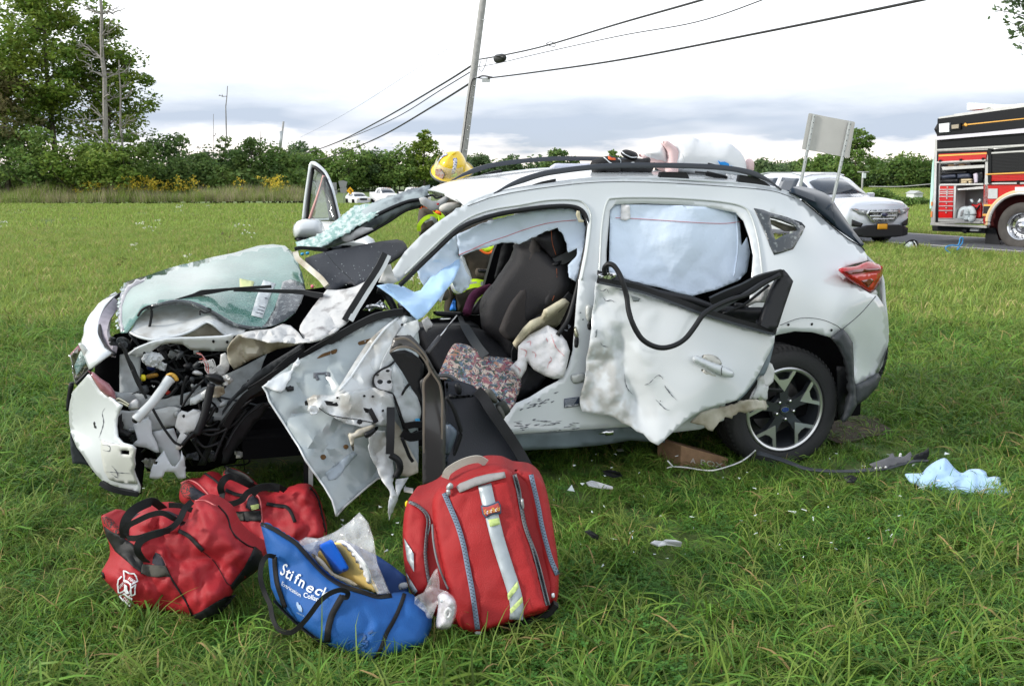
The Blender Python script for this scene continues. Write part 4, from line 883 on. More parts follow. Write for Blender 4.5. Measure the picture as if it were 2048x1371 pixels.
strap('seat_belt', belt, XV(X('f', '640,40 680,120 740,220 800,310 850,370'),[.8,.6,.48,.4,.33]),.05,.003, CL)
panel('seat_foam', foam, X('f', '1330,80 1350,30 1400,0 1500,-60 1530,-60 1490,30 1450,110 1420,140 1300,150 1200,230 1110,330 1095,300 1180,180 1240,120'),[(1090,650,.25),(1130,610,.18),(1040,690,.25)], parent=CL, res=7, amp=.012, sc=14, thick=.03)
strap('seat_side_trim', blackp, XV(X('f', '1540,-130 1440,-20 1330,40 1230,110 1150,200 1090,320 1085,400'),[.2,.22,.24,.26,.28,.3,.32]),.035,.02, CL)
sab=pillow('side_airbag', bagw, X('f', '1350,120 1440,170 1505,250 1532,330 1510,440 1480,545 1400,555 1330,530 1240,480 1190,420 1180,480 1130,560 1090,510 1045,460 1110,400 1115,290 1200,200 1300,150'),[(1090,680,.12),(1140,700,.06),(1040,730,.14),(1120,755,.04)], parent=CL, front=.035, back=.03, w=16, res=5, amp=.016, sc=16, curve=False)
pk=mat('pink_print',(.62,.28,.30),.8)
for p_ in('1380,190 1420,300 1500,380', '1180,260 1215,250 1210,290', '1220,330 1255,350 1250,385', '1340,220 1355,260', '1370,370 1385,400 1360,430 1350,470', '1130,310 1180,330 1170,380', '1080,440 1130,480 1120,520'):scratch('pink_mark', X('f', p_), sab,.8, pk, lift=.004)
tube('gas_strut', mat('grey_strut',(.12,.12,.13),.4), XV(X('f', '380,340 480,215'),[.2,.3]),.012, CL, n=1)
tube('gas_strut', chrome, XV(X('f', '480,215 620,45'),[.3,.5]),.004, CL, n=1)
tube('cable_sleeve', mat('grey_strut',(0,0,0)), XV(X('f', '475,530 520,525 580,545 650,590'),[.1,.12,.14,.1]),.011, CL)
tube('cable', blackr, XV(X('f', '650,590 720,640 790,680'),[.1,.08,.06]),.003, CL)
cbox('centre_console', blackp,(-2.05,.85,.62),(.9,.24,.28), bevel=.03)
pillow('console_lid', blackp, X('g', '240,1180 300,1170 520,1180 560,1200 480,1230 300,1225'),.75, parent=CL, front=.03, back=.03, w=6, res=6)
pillow('gear_surround', chrome, X('g', '310,1245 420,1235 440,1260 330,1275'),.7, parent=CL, front=.008, back=.01, w=3, res=4)
panel('torn_tag', bagw, X('f', '335,85 370,60 385,55 425,110 420,135 385,150 375,180 355,140'),.45, parent=CL, res=6, amp=.006, sc=10)
tube('seat_floor_rail', sill_grey, XV(X('f', '850,650 930,740 1000,860'),[.1]*3),.018, CL, k=5)
panel('seat_base_cover', blackp, X('f', '1185,450 1250,490 1340,545 1280,620 1180,680 1100,725 1110,660 1150,560'),.2, parent=CL, res=9, thick=.03)
# curtain airbags
ct=panel('curtain_airbag', curt, X('C', '1130,605 1200,575 1300,530 1400,500 1500,480 1600,460 1720,445 1860,438 1925,470 1955,560 1950,700 1920,820 1895,905 1850,880 1842,800 1900,740 1905,690 1840,720 1835,660 1810,600 1775,562 1690,590 1600,630 1530,668 1490,655 1420,656 1350,680 1280,700 1220,715 1150,745 1142,680'),[(930,470,.3),(1000,440,.34),(1150,430,.3),(1165,540,.2),(1040,480,.36)], parent=CL, res=6, amp=.02, sc=34, thick=.004, jag=.6)
line('red_seam', redthread, 'x'[:0]or X('C', '1145,735 1230,700 1330,655 1450,615 1560,575 1680,540 1780,522 1900,512')[:, :2],.0016, ct,.003)
panel('curtain_airbag', curt, X('C', '870,820 950,730 1020,680 1130,608 1142,740 1160,760 1190,840 1220,880 1210,940 1160,980 1120,960 1100,900 1060,960 1030,1040 960,990 900,900'),[(850,540,.25),(915,480,.3),(930,560,.3)], parent=CL, res=7, amp=.03, sc=26, thick=.004, seed=4)
pillow('clear_wrapping', mat('clear_film',(.75,.8,.82),.12, alpha=.5, bump=.6, bscale=30), X('g', '530,600 570,600 600,680 640,780 650,860 600,920 560,960 500,990 440,950 430,880 480,780'),.38, parent=CL, front=.03, back=.03, w=10, res=5, amp=.015, sc=14)
ct2=panel('rear_curtain_airbag', curt, X('D', '275,135 300,112 450,112 600,116 740,125 850,147 868,200 875,300 900,260 915,330 900,420 860,460 760,500 640,532 500,490 380,465 270,420'),[(1230,420,.26),(1470,430,.26),(1480,530,.2),(1360,590,.14),(1225,540,.14),(1380,500,.17)], parent=CL, res=6, amp=.024, sc=48, thick=.004, seed=6, sharp=180)
line('red_seam', redthread, X('D', '300,172 420,178 560,187 700,196 800,198 870,190')[:, :2],.0015, ct2,.003)
panel('airbag_tab', bagw, X('D', '325,112 365,115 368,175 345,185 322,180'), lambda x, y:ct2.df(x, y)-.012, parent=CL, res=6, amp=.006, sc=12)
panel('airbag_tab', foam, X('g', '1760,110 1790,120 1800,200 1835,215 1830,235 1780,235 1750,150'),.22, parent=CL, res=5, amp=.006, sc=12)
for a_, b_ in(('850,150 858,300 840,440',2), ):
 W_=surfline(ct2, X('D', a_)[:, :2],.001);sweep('airbag_fold', curt, W_, circ(.004,6), CL, sharp=180)
 # blue cloth hanging through the windscreen opening
panel('hanging_cloth', cloth_b, X('C', '1145,745 1155,800 1110,900 1060,960 980,1060 920,1130 880,1150 830,1100 770,1040 700,985 620,930 700,915 790,935 860,972 900,960 960,880 1010,820 1080,790'),[(755,570,.12),(830,610,.0),(900,550,.2),(918,515,.3),(850,640,-.03),(830,580,.2)], parent=CL, res=6, amp=.035, sc=34, thick=.004, seed=9)
panel('hanging_cloth', cloth_b, X('d', '1720,60 1800,120 1850,210 1900,240 2048,250 2048,350 1970,370 1930,280 1850,240 1790,150'),.08, parent=CL, res=6, amp=.02, sc=18, thick=.004)
# ---- rear side glass, tailgate, lamps, cladding
qg=panel('quarter_glass_frame', frit, X('D', '932,128 975,136 1010,150 1080,168 1150,193 1167,212 1150,250 1112,315 1060,332 1025,341 1005,300 975,220'), lambda x, y:body.df(x, y)-.004, parent=CL, res=7, holes=[X('D', '1005,168 1060,182 1118,205 1135,225 1118,240 1070,250 1030,272 1015,230')], thick=.01)
panel('quarter_window_inner', beige, X('D', '1010,180 1120,215 1130,232 1080,235 1010,200'),.3, parent=CL, res=8, thick=.02)
gate_l=XV(X('D', '1085,45 1150,88 1225,150 1295,212 1360,262 1425,303'),[.36,.38,.39,.39,.36,.32])
gate_u=XV(X('D', '1110,50 1200,70 1280,98 1310,130 1370,220 1428,300'),[.55,.7,.85,.85,.7,.45])
mid_=XV(X('D', '1100,42 1180,68 1262,100 1285,120 1360,225 1427,299'),[.42,.44,.47,.47,.46,.4])
loft('rear_spoiler', mat('navy_black_gloss',(.010,.022,.038),.32, spec=.4),[gate_l[:4]+[0,0,0], XV(X('D', '1105,48 1180,66 1250,85 1278,100'),[.42,.46,.5,.5]), XV(X('D', '1130,40 1190,50 1250,72 1280,98'),[1.3,1.35,1.35,1.3])], parent=CL, nu=18, nv=4, thick=.02, flip=True)
loft('tailgate_glass', mat('navy_black_gloss',(0,0,0)),[gate_l[2:], XV(X('D', '1283,104 1302,135 1365,222 1427,300'),[.48,.5,.48,.4]), XV(X('D', '1283,108 1300,136 1362,224 1426,302'),[1.3,1.3,1.3,1.25])], parent=CL, nu=18, nv=4, thick=.015, flip=True)
line('gate_seam', blackr, X('D', '1150,92 1222,152 1290,212 1360,268 1420,303 1438,322')[:, :2],.004, body,.002)
tl=pillow('tail_light', redl, X('D', '1322,405 1400,392 1455,372 1490,380 1518,395 1520,420 1512,455 1490,495 1462,517 1420,490 1360,450'),[(1680,537,.0),(1740,525,.12),(1765,545,.17),(1745,580,.14),(1710,560,.03)], parent=CL, front=.03, back=.05, w=12, res=5)
decal('lamp_segment', redd, X('D', '1345,418 1400,408 1500,402 1512,412 1470,418 1420,425 1370,432'), tl, tl.o,.003,4)
decal('lamp_segment', mat('bright_red_lens',(.62,.02,.02),.15, coat=.5), X('D', '1380,440 1440,430 1505,425 1500,450 1470,490 1440,480'), tl, tl.o,.003,4)
decal('lamp_segment', redd, X('D', '1420,460 1470,450 1480,460 1455,490'), tl, tl.o,.006,4)
panel('lamp_housing', mat('clear_lamp_edge',(.6,.62,.62),.15, coat=1), X('D', '1462,517 1490,500 1497,515 1490,535 1475,530'),.2, parent=CL, res=5, thick=.02)
# rear end closing surfaces
back_edge=[(1733,509),(1765,545),(1772,600),(1777,650),(1776,690),(1757,760)]
BE=CAR.q(np.array([p[0]for p in back_edge]), np.array([p[1]for p in back_edge]), np.array([.25,.2,.18,.17,.17,.18]))
loft('rear_bumper', paint,[BE, across(BE,.25,0)+CAR.u*.09, across(BE,.75,0)+CAR.u*.12, across(BE,1.3,0)+CAR.u*.05], px=False, parent=CL, nu=14, nv=4, thick=.02)
pillow('bumper_cladding', clad, X('D', '1547,748 1542,810 1525,870 1495,945 1450,995 1400,1030 1388,1035 1391,990 1391,935 1440,915 1500,880 1520,845'),[(1776,690,.17),(1713,800,.0),(1757,760,.12)], parent=CL, front=.03, back=.05, w=9, res=7, curve=False)
pillow('arch_cladding', clad, X('D', '1285,720 1338,678 1362,705 1384,742 1388,820 1390,900 1396,940 1402,1030 1375,1075 1345,1106 1332,1100 1345,1060 1368,985 1366,900 1352,830 1325,770'),[(1662,675,-.07),(1700,720,-.06),(1690,840,-.05),(1712,800,-.03)], parent=CL, front=.025, back=.05, w=7, res=6, curve=False)
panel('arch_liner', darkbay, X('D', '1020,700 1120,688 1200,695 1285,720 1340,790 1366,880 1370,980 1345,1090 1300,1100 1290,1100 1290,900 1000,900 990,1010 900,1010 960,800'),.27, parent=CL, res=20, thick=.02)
panel('mud_flap', blackp, X('D', '1313,850 1368,860 1372,980 1345,1085 1318,1095 1310,1000'),.1, parent=CL, res=12, thick=.01)
# ---- rear wheels
def wheel(M, spin, parent, name='wheel', R0=.352, rr=.24):
 wh=part_empty(name, parent, M)
 prof=[(.245,.012),(.252,-.004),(.275,-.012),(.305,-.010),(.33,.002),(.345,.016),(.352,.035),(.352,.075),(.346,.078),(.346,.084),(.353,.087),(.353,.128),(.347,.131),(.347,.137),(.353,.14),(.352,.19),(.335,.215),(.27,.225),(.245,.2)]
 lathe('tyre', tyre_m,[(a*R0/.352, b)for a, b in prof], wh, M,64, sharp=30)
 # tread blocks
 V=[];Fc=[]
 for i in range(72):
  a=2*math.pi*i/72
  for y0, y1, sh in((.018,.062,.0),(.15,.2,.02)):
   for(aa, y)in((a, y0),(a+.05, y0),(a+.05+sh, y1),(a+sh, y1)):
    pass
   b0=len(V);r1=R0+.004;r2=R0-.012
   for rr_, yy in((r1, y0+.008),(r1, y1)):
    for q in(a+.012, a+.062):V.append((rr_*math.cos(q+sh*(yy>.1)), yy, rr_*math.sin(q+sh*(yy>.1))))
   for q in(a+.012, a+.062):V.append((r2*math.cos(q), y0-.012 if y0<.1 else y0, r2*math.sin(q)))
   Fc+=[(b0, b0+1, b0+3, b0+2),(b0+4, b0+5, b0+1, b0)]
 mk('tread', V, Fc, tyre_m, wh, M, smooth=False, kind='stuff')
 rim=lathe('rim', alu,[(rr+.006,.014),(rr+.004,.002),(rr-.004,-.003),(rr-.014,.002),(rr-.018,.012)], wh, M,64)
 lathe('rim_barrel', wheel_dark,[(rr-.018,.012),(rr-.03,.05),(rr-.035,.19),(.05,.195)], wh, M,48)
 lathe('brake_disc', mat('brake_steel',(.10,.10,.10),.4, metal=.7),[(.155,.10),(.155,.115),(.06,.115),(.06,.10),(.155,.10)], wh, M,40)
 def P2(r_, a):return(r_*math.cos(a), r_*math.sin(a))
 for k in range(5):
  a=R(spin+72*k)
  body_=[P2(.035, a-.9), P2(.10, a-.26), P2(.16, a-.22), P2(rr-.014, a-.34), P2(rr-.010, a-.17), P2(rr-.010, a), P2(rr-.010, a+.17), P2(rr-.014, a+.34), P2(.16, a+.22), P2(.10, a+.26), P2(.035, a+.9)]
  win=[P2(.178, a-.15), P2(rr-.026, a-.2), P2(rr-.022, a), P2(rr-.026, a+.2), P2(.178, a+.15)]
  sp_=extr('spoke', wheel_dark, body_,.012,.05, wh, M, holes=[win])
  for sg in(-1,1):
   f_=[P2(.118, a+sg*.02), P2(.172, a+sg*.17), P2(rr-.016, a+sg*.26), P2(rr-.014, a+sg*.36), P2(.165, a+sg*.255), P2(.135, a+sg*.19)]
  face=[P2(.105, a), P2(.165, a-.25), P2(rr-.014, a-.36), P2(rr-.013, a-.27), P2(.18, a-.16), P2(.172, a), P2(.18, a+.16), P2(rr-.013, a+.27), P2(rr-.014, a+.36), P2(.165, a+.25)]
  extr('spoke_face', alu, face,.007,.0125, wh, M)
 lathe('hub', wheel_dark,[(.001,.004),(.03,.006),(.034,.014),(.075,.018),(.08,.05)], wh, M,30)
 for k in range(5):
  a=R(spin+36+72*k);x_, z_=P2(.056, a)
  lathe('lug_nut', chrome,[(.001,-.002),(.008,.0),(.010,.018)], wh, M@Matrix.Translation((x_,.0, z_)),8)
 e=[(.023*math.cos(t),.0145*math.sin(t))for t in np.linspace(0,6.283,25)[:-1]]
 extr('hub_badge', chrome,[(a*1.1, b*1.15)for a, b in e],.0022,.006, wh, M);extr('hub_badge', mat('badge_blue',(.01,.03,.2),.2, coat=1), e,.001,.003, wh, M)
 for sx, sz, ss in((-.011,.002,.005),(.004,.006,.0026),(.011,.001,.0026),(.002,-.004,.0026),(.009,-.007,.0026),(-.003,-.009,.002)):
  st=[]
  for q in range(8):
   r_=ss if q%2==0 else ss*.3;st.append((sx+r_*math.cos(q*math.pi/4), sz+r_*math.sin(q*math.pi/4)*.8))
  extr('badge_star', chrome, st,.0,.002, wh, M)
 return wh
for v_, sp_ in((.03,95),(1.42,20)):wheel(Matrix.Translation(Vector(CAR.q(1571,819,.03)+CAR.n*(v_-.03)))@CM.to_3x3().to_4x4(), sp_, CL)
box('axle', darkbay,(0,.85,.33),(.1,1.2,.1), CL, CM)
# ---- torn rear door
rd_v=[(1195,565,.0),(1547,670,-.16),(1510,770,-.2),(1317,890,-.22),(1165,800,-.03),(1250,830,-.1),(1350,700,-.17),(1430,740,-.21),(1280,640,-.08),(1400,620,-.12)]
rd=panel('rear_door', paint, X('D', '215,468 300,480 380,500 470,530 560,562 640,590 700,612 780,635 860,660 940,684 1022,708 1020,740 1000,790 975,840 955,880 925,925 890,968 850,1005 820,1015 760,1028 700,1045 650,1070 600,1110 560,1150 530,1180 495,1212 460,1195 430,1160 400,1150 370,1125 330,1110 300,1085 270,1078 210,1070 150,1057 142,1020 146,960 160,900 168,870 170,800 178,740 190,660 205,580 210,520'), rd_v, parent=CL, res=7, amp=0, thick=.004, sharp=26)
# buckle only its front third, as in a door struck at its leading edge
me=rd.o.data;co=np.zeros(len(me.vertices)*3);me.vertices.foreach_get('co', co);co=co.reshape(-1,3)
pxy=CX(co);
def proj(W):
 d=W-EYE;y_=d[:,1]*cp-d[:,2]*sp;zc=d[:,1]*sp+d[:,2]*cp
 return 1024+F*d[:,0]/y_,685.5-F*zc/y_
ux_, uy_=proj(co)
wgt=np.clip((1330-ux_)/110,0,1);low=np.clip((uy_-760)/100,0,1)*np.clip((1400-ux_)/150,0,1)
amt=np.maximum(wgt, low*.4)
cr1=crease(ux_, uy_,36,21);cr2=crease(uy_, ux_,13,22)
soft=np.array([noise.noise(Vector((a/120, b/120,4)))for a, b in zip(ux_, uy_)])
gro=np.exp(-((ux_-(1228+(uy_-640)*.28))/20)**2)*np.clip((uy_-640)/60,0,1)
co-=CAR.n*((cr1*.030+cr2*.006)*amt+soft*.025-gro*.05*np.clip((900-uy_)/100,0,1))[:, None]
me.vertices.foreach_set('co', co.ravel());me.update()
# road dirt ground into the crumpled front third, a stain with a shape of its own
da=me.attributes.new('dirt', 'FLOAT', 'POINT');dn=np.array([noise.noise(Vector((a/16, b/26,2)))+.6*noise.noise(Vector((a/5, b/9,3)))for a, b in zip(ux_, uy_)])
dv=.5*np.clip(dn*2.6+.75,0,1)*np.clip((1262-ux_+(uy_-760)*.3)/30,0,1)*np.clip((uy_-668)/30,0,1)
da.data.foreach_set('value', dv.astype(np.float32))
dm=rd.o.data.materials[0].copy();dm.name='muddy_white_paint';T_=dm.node_tree;at_=T_.nodes.new('ShaderNodeAttribute');at_.attribute_name='dirt';mx=T_.nodes.new('ShaderNodeMix');mx.data_type='RGBA'
pb=T_.nodes['Principled BSDF'];T_.links.new(pb.inputs['Base Color'].links[0].from_socket, mx.inputs[6]);mx.inputs[7].default_value=(.33,.30,.245,1);T_.links.new(at_.outputs['Fac'], mx.inputs[0]);T_.links.new(mx.outputs[2], pb.inputs['Base Color']);rd.o.data.materials[0]=dm
def rd_at(x, y, lift=.004):
 x=np.asarray(x, float);y=np.asarray(y, float);sh=x.shape;xf, yf=x.ravel(), y.ravel()
 wg=np.maximum(np.clip((1330-xf)/110,0,1), np.clip((yf-760)/100,0,1)*np.clip((1400-xf)/150,0,1)*.4)
 so=np.array([noise.noise(Vector((a/120, b/120,4)))for a, b in zip(xf, yf)])
 gr=np.exp(-((xf-(1228+(yf-640)*.28))/20)**2)*np.clip((yf-640)/60,0,1)
 d_=(crease(xf, yf,36,21)*.030+crease(yf, xf,13,22)*.006)*wg+so*.025-gr*.05*np.clip((900-yf)/100,0,1)
 return CAR.q(x, y, rd.df(x, y)-lift)-CAR.n*d_.reshape(sh)[..., None]
rds=Surf();rds.at=rd_at;rds.o=rd.o
dirt=mat('brown_smear',(.17,.14,.10),.9, col2=(.34,.32,.28), vscale=40, contrast=2, alpha=.5)
gs=mat('grey_scrape',(.22,.25,.27),.6)
decal('scrape', gs, X('D', '370,528 385,532 410,540 405,552 380,555'), rds, rd.o,.004,4, thick=.0006)
decal('scrape', gs, X('D', '207,685 216,680 212,715 203,718'), rds, rd.o,.004,4, thick=.0006)
for p_ in('521,940 535,960 556,985 575,1003', '520,935 530,950 548,972', '470,905 490,890 505,895 515,910', '300,560 285,550 265,555 255,540', '275,520 265,500 250,510 235,505', '230,740 240,755 270,765', '430,935 450,925 470,905', '480,1000 520,1040 545,1050', '350,890 360,950 395,990', '500,1005 505,1010', '300,495 335,505 350,520'):
 scratch('scratch', X('D', p_), rds,.75, dk, rd.o,.004)
hd=pillow('door_handle', paint, X('D', '650,812 665,800 690,808 740,830 790,848 832,868 842,885 835,900 800,898 740,872 690,848 655,832'), lambda x, y:rd.df(x, y)-.03, parent=rd.o, front=.02, back=.015, w=7, res=5)
decal('handle_seam', sm, X('D', '782,862 787,848 789,849 785,862 785,890 782,890'), hd, rd.o,.002,3, thick=.0005)
pillow('handle_recess', mat('recess_paint',(.5,.5,.46),.35, coat=.4), X('D', '698,800 730,795 765,808 785,835 770,848 720,828 700,815'), lambda x, y:rd.df(x, y)-.006, parent=rd.o, front=.004, back=.004, w=5, res=5)
pillow('handle_recess', mat('recess_paint',(0,0,0)), X('D', '693,862 740,880 775,892 765,903 730,898 700,882'), lambda x, y:rd.df(x, y)-.006, parent=rd.o, front=.004, back=.004, w=5, res=5)
strap('belt_moulding', blackp, XV(X('D', '215,455 300,470 400,492 500,528 600,560 700,598 800,630 900,660 1030,692'),[-.02,-.05,-.07,-.09,-.12,-.14,-.16,-.17,-.18]),.034,.02, rd.o)
strap('belt_moulding', rail_m, XV(X('D', '225,468 400,506 560,560 700,612 860,660 1020,704'),[-.03,-.085,-.12,-.155,-.18,-.2]),.012,.02, rd.o)
panel('door_inner_top', blackp, X('D', '215,430 290,450 450,510 640,545 760,590 900,600 980,600 965,660 800,625 600,555 400,485 230,455'),[(1200,550,.05),(1500,640,-.08)], parent=rd.o, res=10, thick=.03)
panel('window_frame_corner', blackp, X('D', '1045,418 1068,408 1085,425 1112,462 1075,570 1042,672 1020,690 962,662 985,590 1020,500 1048,440'),[(1560,545,-.12),(1540,655,-.2)], parent=rd.o, res=8, thick=.035)
strap('window_frame_bar', blackr, XV(X('D', '735,552 800,522 880,490 960,450 1060,425'),[-.1,-.11,-.12,-.13,-.14]),.04,.03, rd.o)
strap('window_frame_bar', clad, XV(X('D', '745,600 820,560 900,515 980,465 1045,440'),[-.13,-.14,-.15,-.16,-.16]),.016,.02, rd.o)
tube('window_channel', blackr, XV(X('D', '845,570 880,575 920,600 955,640'),[-.08]*4),.012, rd.o)
tube('window_channel', blackr, XV(X('D', '790,610 850,585 900,560 1000,480'),[-.1]*4),.008, rd.o)
panel('torn_frame_metal', scuff, X('D', '985,490 1040,455 1025,500 1000,590 980,640 960,640 975,600 985,560 940,560 900,580 895,560 960,530'),-.06, parent=rd.o, res=6, amp=.012, sc=14)
panel('crushed_corner', chrome, X('D', '222,430 260,425 300,420 302,445 280,455 225,445'),-.06, parent=rd.o, res=5, amp=.012, sc=9)
tube('rubber_seal', blackr, XV(X('D', '250,430 250,400 268,384 292,392 315,425 333,470 350,530 358,590 372,640 395,690 425,730 470,757 520,766 575,752 620,722 660,672 700,615 750,580 820,548 900,522 980,470 1050,432'),[-.06,-.09,-.11,-.13,-.15,-.17,-.18,-.2,-.22,-.23,-.24,-.25,-.26,-.26,-.26,-.25,-.24,-.22,-.2,-.18,-.17,-.16]),.0135, rd.o)
panel('door_edge_inner', sill_grey, X('D', '1026,712 1022,760 1005,830 985,880 975,895 960,890 900,970 860,1010 855,1000 920,930 960,870 1000,790'),[(1548,680,-.1),(1480,800,-.12)], parent=rd.o, res=7, thick=.01)
panel('door_inner_flange', beige, X('D', '640,1105 690,1060 740,1045 800,1035 870,1010 930,1000 985,1008 992,1050 940,1048 900,1062 860,1060 830,1088 800,1080 770,1110 745,1145 720,1140 700,1120 660,1112'),[(1380,845,-.12),(1530,800,-.1)], parent=rd.o, res=6, amp=.012, sc=16, jag=1, thick=.006)
panel('door_shut_face', nylon, X('D', '1000,830 1015,840 1027,870 1020,920 1000,940 985,948 960,940 945,900 980,880'),-.09, parent=rd.o, res=7, amp=.006, sc=20, thick=.01)
panel('door_edge_torn', paintd, X('D', '950,900 975,890 985,940 1000,940 990,1010 960,990 930,1000 925,990 945,950'),-.1, parent=rd.o, res=6, amp=.01, sc=14, jag=.8)
tube('door_check_rod', blackr, XV(X('D', '950,945 1000,955 1060,962'),[-.07,-.05,-.02]),.009, rd.o, n=1)
# ---- torn front door, hanging by its hinges: bare inner side of the skin
fd_v=[(807,630,.02),(835,640,.0),(527,771,-.22),(600,900,-.38),(672,1030,-.52),(740,970,-.38),(838,900,-.22),(838,700,-.08),(700,800,-.3),(650,690,-.12)]
fds=panel('front_door_skin', primer, X('B', '75,572 150,510 270,425 360,380 450,330 600,250 700,195 760,172 915,150 990,165 1010,300 1000,500 1000,700 1005,1000 1000,1080 940,1110 860,1112 760,1122 700,1170 640,1222 560,1292 530,1330 515,1345 505,1300 490,1250 440,1165 400,1110 330,1010 290,930 250,870 200,790 160,730 115,660 100,610'), fd_v, parent=CL, res=9, amp=.05, sc=46, thick=.003, seed=31, sharp=24)
fdo=fds.o
def ondoor(d):return lambda x, y:fds.df(x, y)-d
tube('skin_edge', paint, fds.at(*resample(X('B', '75,572 100,610 115,660 160,730 200,790 250,870 290,930 330,1010 400,1110 440,1165 490,1250 505,1300 515,1345'),8)[:, :2].T,.004),.005, fdo, px=False, n=1, k=6)
tube('skin_edge', scuff, fds.at(*resample(X('B', '515,1345 560,1292 640,1222 700,1170 760,1122 860,1112'),8)[:, :2].T,.004),.005, fdo, px=False, n=1, k=6)
strap('door_seal', blackr, XV(X('B', '0,595 60,560 150,500 230,450 320,395 400,345 480,300 600,232 700,180 760,155 840,138 912,128'),[-.04,-.06,-.08,-.08,-.08,-.08,-.08,-.07,-.05,-.04,-.03,-.03]),.034,.02, fdo)
strap('door_seal', blackr, XV(X('A', '1240,640 1150,700 1050,800 960,860 900,940 860,1010'),[-.05,-.06,-.06,-.05,-.02,0]),.03,.02, fdo)
for p_ in('400,405 430,380 470,365 510,350 520,355 510,375 470,385 420,402', '645,310 670,300 735,285 745,292 720,305 665,325 648,325'):decal('rust_mark', rust, X('B', p_), fds, fdo,.003,4, thick=.0006, curve=True)
for x_, y_, r_ in((437,993,17),(572,932,15),(745,870,0)):
 if r_:decal('rust_spot', rust, X('B', ' '.join(f'{x_+r_*math.cos(a):.0f},{y_+r_*.9*math.sin(a):.0f}' for a in np.linspace(0,6,10))), fds, fdo,.003,3, thick=.0006, curve=True)
decal('sound_pad', mat('faded_pad',(.34,.40,.45),.6), X('B', '450,1090 560,1000 620,960 640,980 610,1010 520,1120 470,1130'), fds, fdo,.004,6)
decal('bracket_mark', dk, X('B', '378,492 470,486 475,515 452,515 445,500 400,502 415,530 395,538 392,520 378,524'), fds, fdo,.004,3, thick=.001)
panel('folded_skin', paint, X('B', '78,572 110,540 150,520 200,490 240,480 260,440 290,400 300,430 290,450 262,470 245,500 240,530 215,560 205,590 185,608 150,600 110,585'), ondoor(.02), parent=fdo, res=6, amp=.012, sc=18, seed=5, jag=.5)
panel('black_pad', blackr, X('B', '215,575 260,572 262,595 225,598'), ondoor(.015), parent=fdo, res=5, thick=.01)
# pressed dome and soft folds of the skin come from its own relief; ridge pieces follow
ridge=panel('door_inner_brace', paintd, X('B', '915,150 940,170 905,240 820,400 760,500 735,560 740,600 600,620 500,628 520,590 560,530 640,400 700,310 760,250 850,180'), ondoor(.05), parent=fdo, res=8, amp=.026, sc=34, seed=8)
line('brace_fold', paint, X('B', '880,165 780,260 680,400 600,520 530,600')[:, :2],.006, ridge,.0, parent=fdo)
panel('door_inner_brace', paintd, X('B', '1000,175 1010,230 960,300 940,260 900,330 850,420 830,460 760,500 800,400 880,260 920,200'), ondoor(.07), parent=fdo, res=8, amp=.02, sc=30, seed=9)
ip=panel('door_inner_panel', paintd, X('B', '340,650 380,622 500,628 620,600 740,580 850,620 862,700 850,760 830,800 790,815 730,790 715,830 660,810 560,790 480,740 430,700 405,730 360,740 342,720 350,680'), ondoor(.08), parent=fdo, res=7, amp=.032, sc=26, seed=10, jag=.6)
line('inner_seam', blackr, X('B', '410,700 470,740 560,760 640,770 740,790')[:, :2],.002, ip,.004, parent=fdo)
for x_, y_ in((683,630),(733,632),(793,716),(655,782),(520,640),(905,205)):decal('clip_hole', blackr, X('B', ' '.join(f'{x_+(16 if y_==782 else 7)*math.cos(a):.0f},{y_+(15 if y_==782 else 7)*math.sin(a):.0f}' for a in np.linspace(0,5.6,8))), ip, fdo,.008,3, thick=.002)
strap('rubber_strip', blackr, XV(X('B', '330,672 400,668 480,672 570,688 640,700 705,718'),[-.32,-.34,-.36,-.37,-.37,-.36]),.018,.014, fdo)
strap('rubber_strip', blackr, XV(X('B', '712,708 730,740 752,785'),[-.36,-.37,-.37]),.022,.014, fdo, n=1)
panel('torn_flap', paint, X('B', '342,715 352,688 395,690 405,710 400,735 362,742'), ondoor(.10), parent=fdo, res=5, amp=.012, sc=12)
panel('speaker_hole_trim', nylon, X('B', '735,545 750,505 785,475 825,455 845,470 840,520 850,560 840,600 800,600 760,590'), ondoor(.075), parent=fdo, res=6, amp=.01, sc=14)
for x_, y_, r_ in((775,545,18),(830,545,14),(822,480,12),(760,505,9)):decal('clip_hole', blackr, X('B', ' '.join(f'{x_+r_*math.cos(a):.0f},{y_+r_*.7*math.sin(a):.0f}' for a in np.linspace(0,5.6,8))), ip, fdo,.02,3, thick=.002)
tube('trim_cord', blackr, XV(X('B', '860,425 830,450 780,475 740,510 735,555 760,590 810,605 850,620 880,690 920,800 950,850'),[-.2,-.22,-.25,-.27,-.28,-.3,-.3,-.3,-.3,-.3,-.28]),.005, fdo)
tube('wiring', blackr, XV(X('B', '895,640 930,580 1000,510'),[-.25]*3),.007, fdo)
tube('wiring', blackr, XV(X('B', '870,660 900,760 940,860 1000,840'),[-.25]*4),.008, fdo)
pillow('plastic_sheet', mat('clear_film',(0,0,0)), X('B', '850,430 900,480 930,560 990,620 1020,720 1000,780 930,800 890,740 860,640 830,500'), ondoor(.06), parent=fdo, front=.02, back=.02, w=10, res=6, amp=.012, sc=18)
decal('blue_tab', mat('blue_clip',(0,0,0)), X('B', '985,765 1010,762 1012,785 985,788'), ip, fdo,.02,3)
panel('hanging_strip', paintd, X('B', '720,850 760,838 805,838 815,900 820,960 850,1010 860,1100 850,1150 880,1240 860,1300 830,1371 825,1290 835,1200 800,1150 770,1100 750,1040 720,990 705,930'), ondoor(.10), parent=fdo, res=6, amp=.022, sc=22, seed=12, jag=.7)
panel('hanging_strip', beige, X('B', '850,760 900,830 930,900 960,960 1000,1030 1003,1085 940,1110 880,1100 865,1010 830,900 830,800'), ondoor(.05), parent=fdo, res=7, amp=.016, sc=26, seed=13)
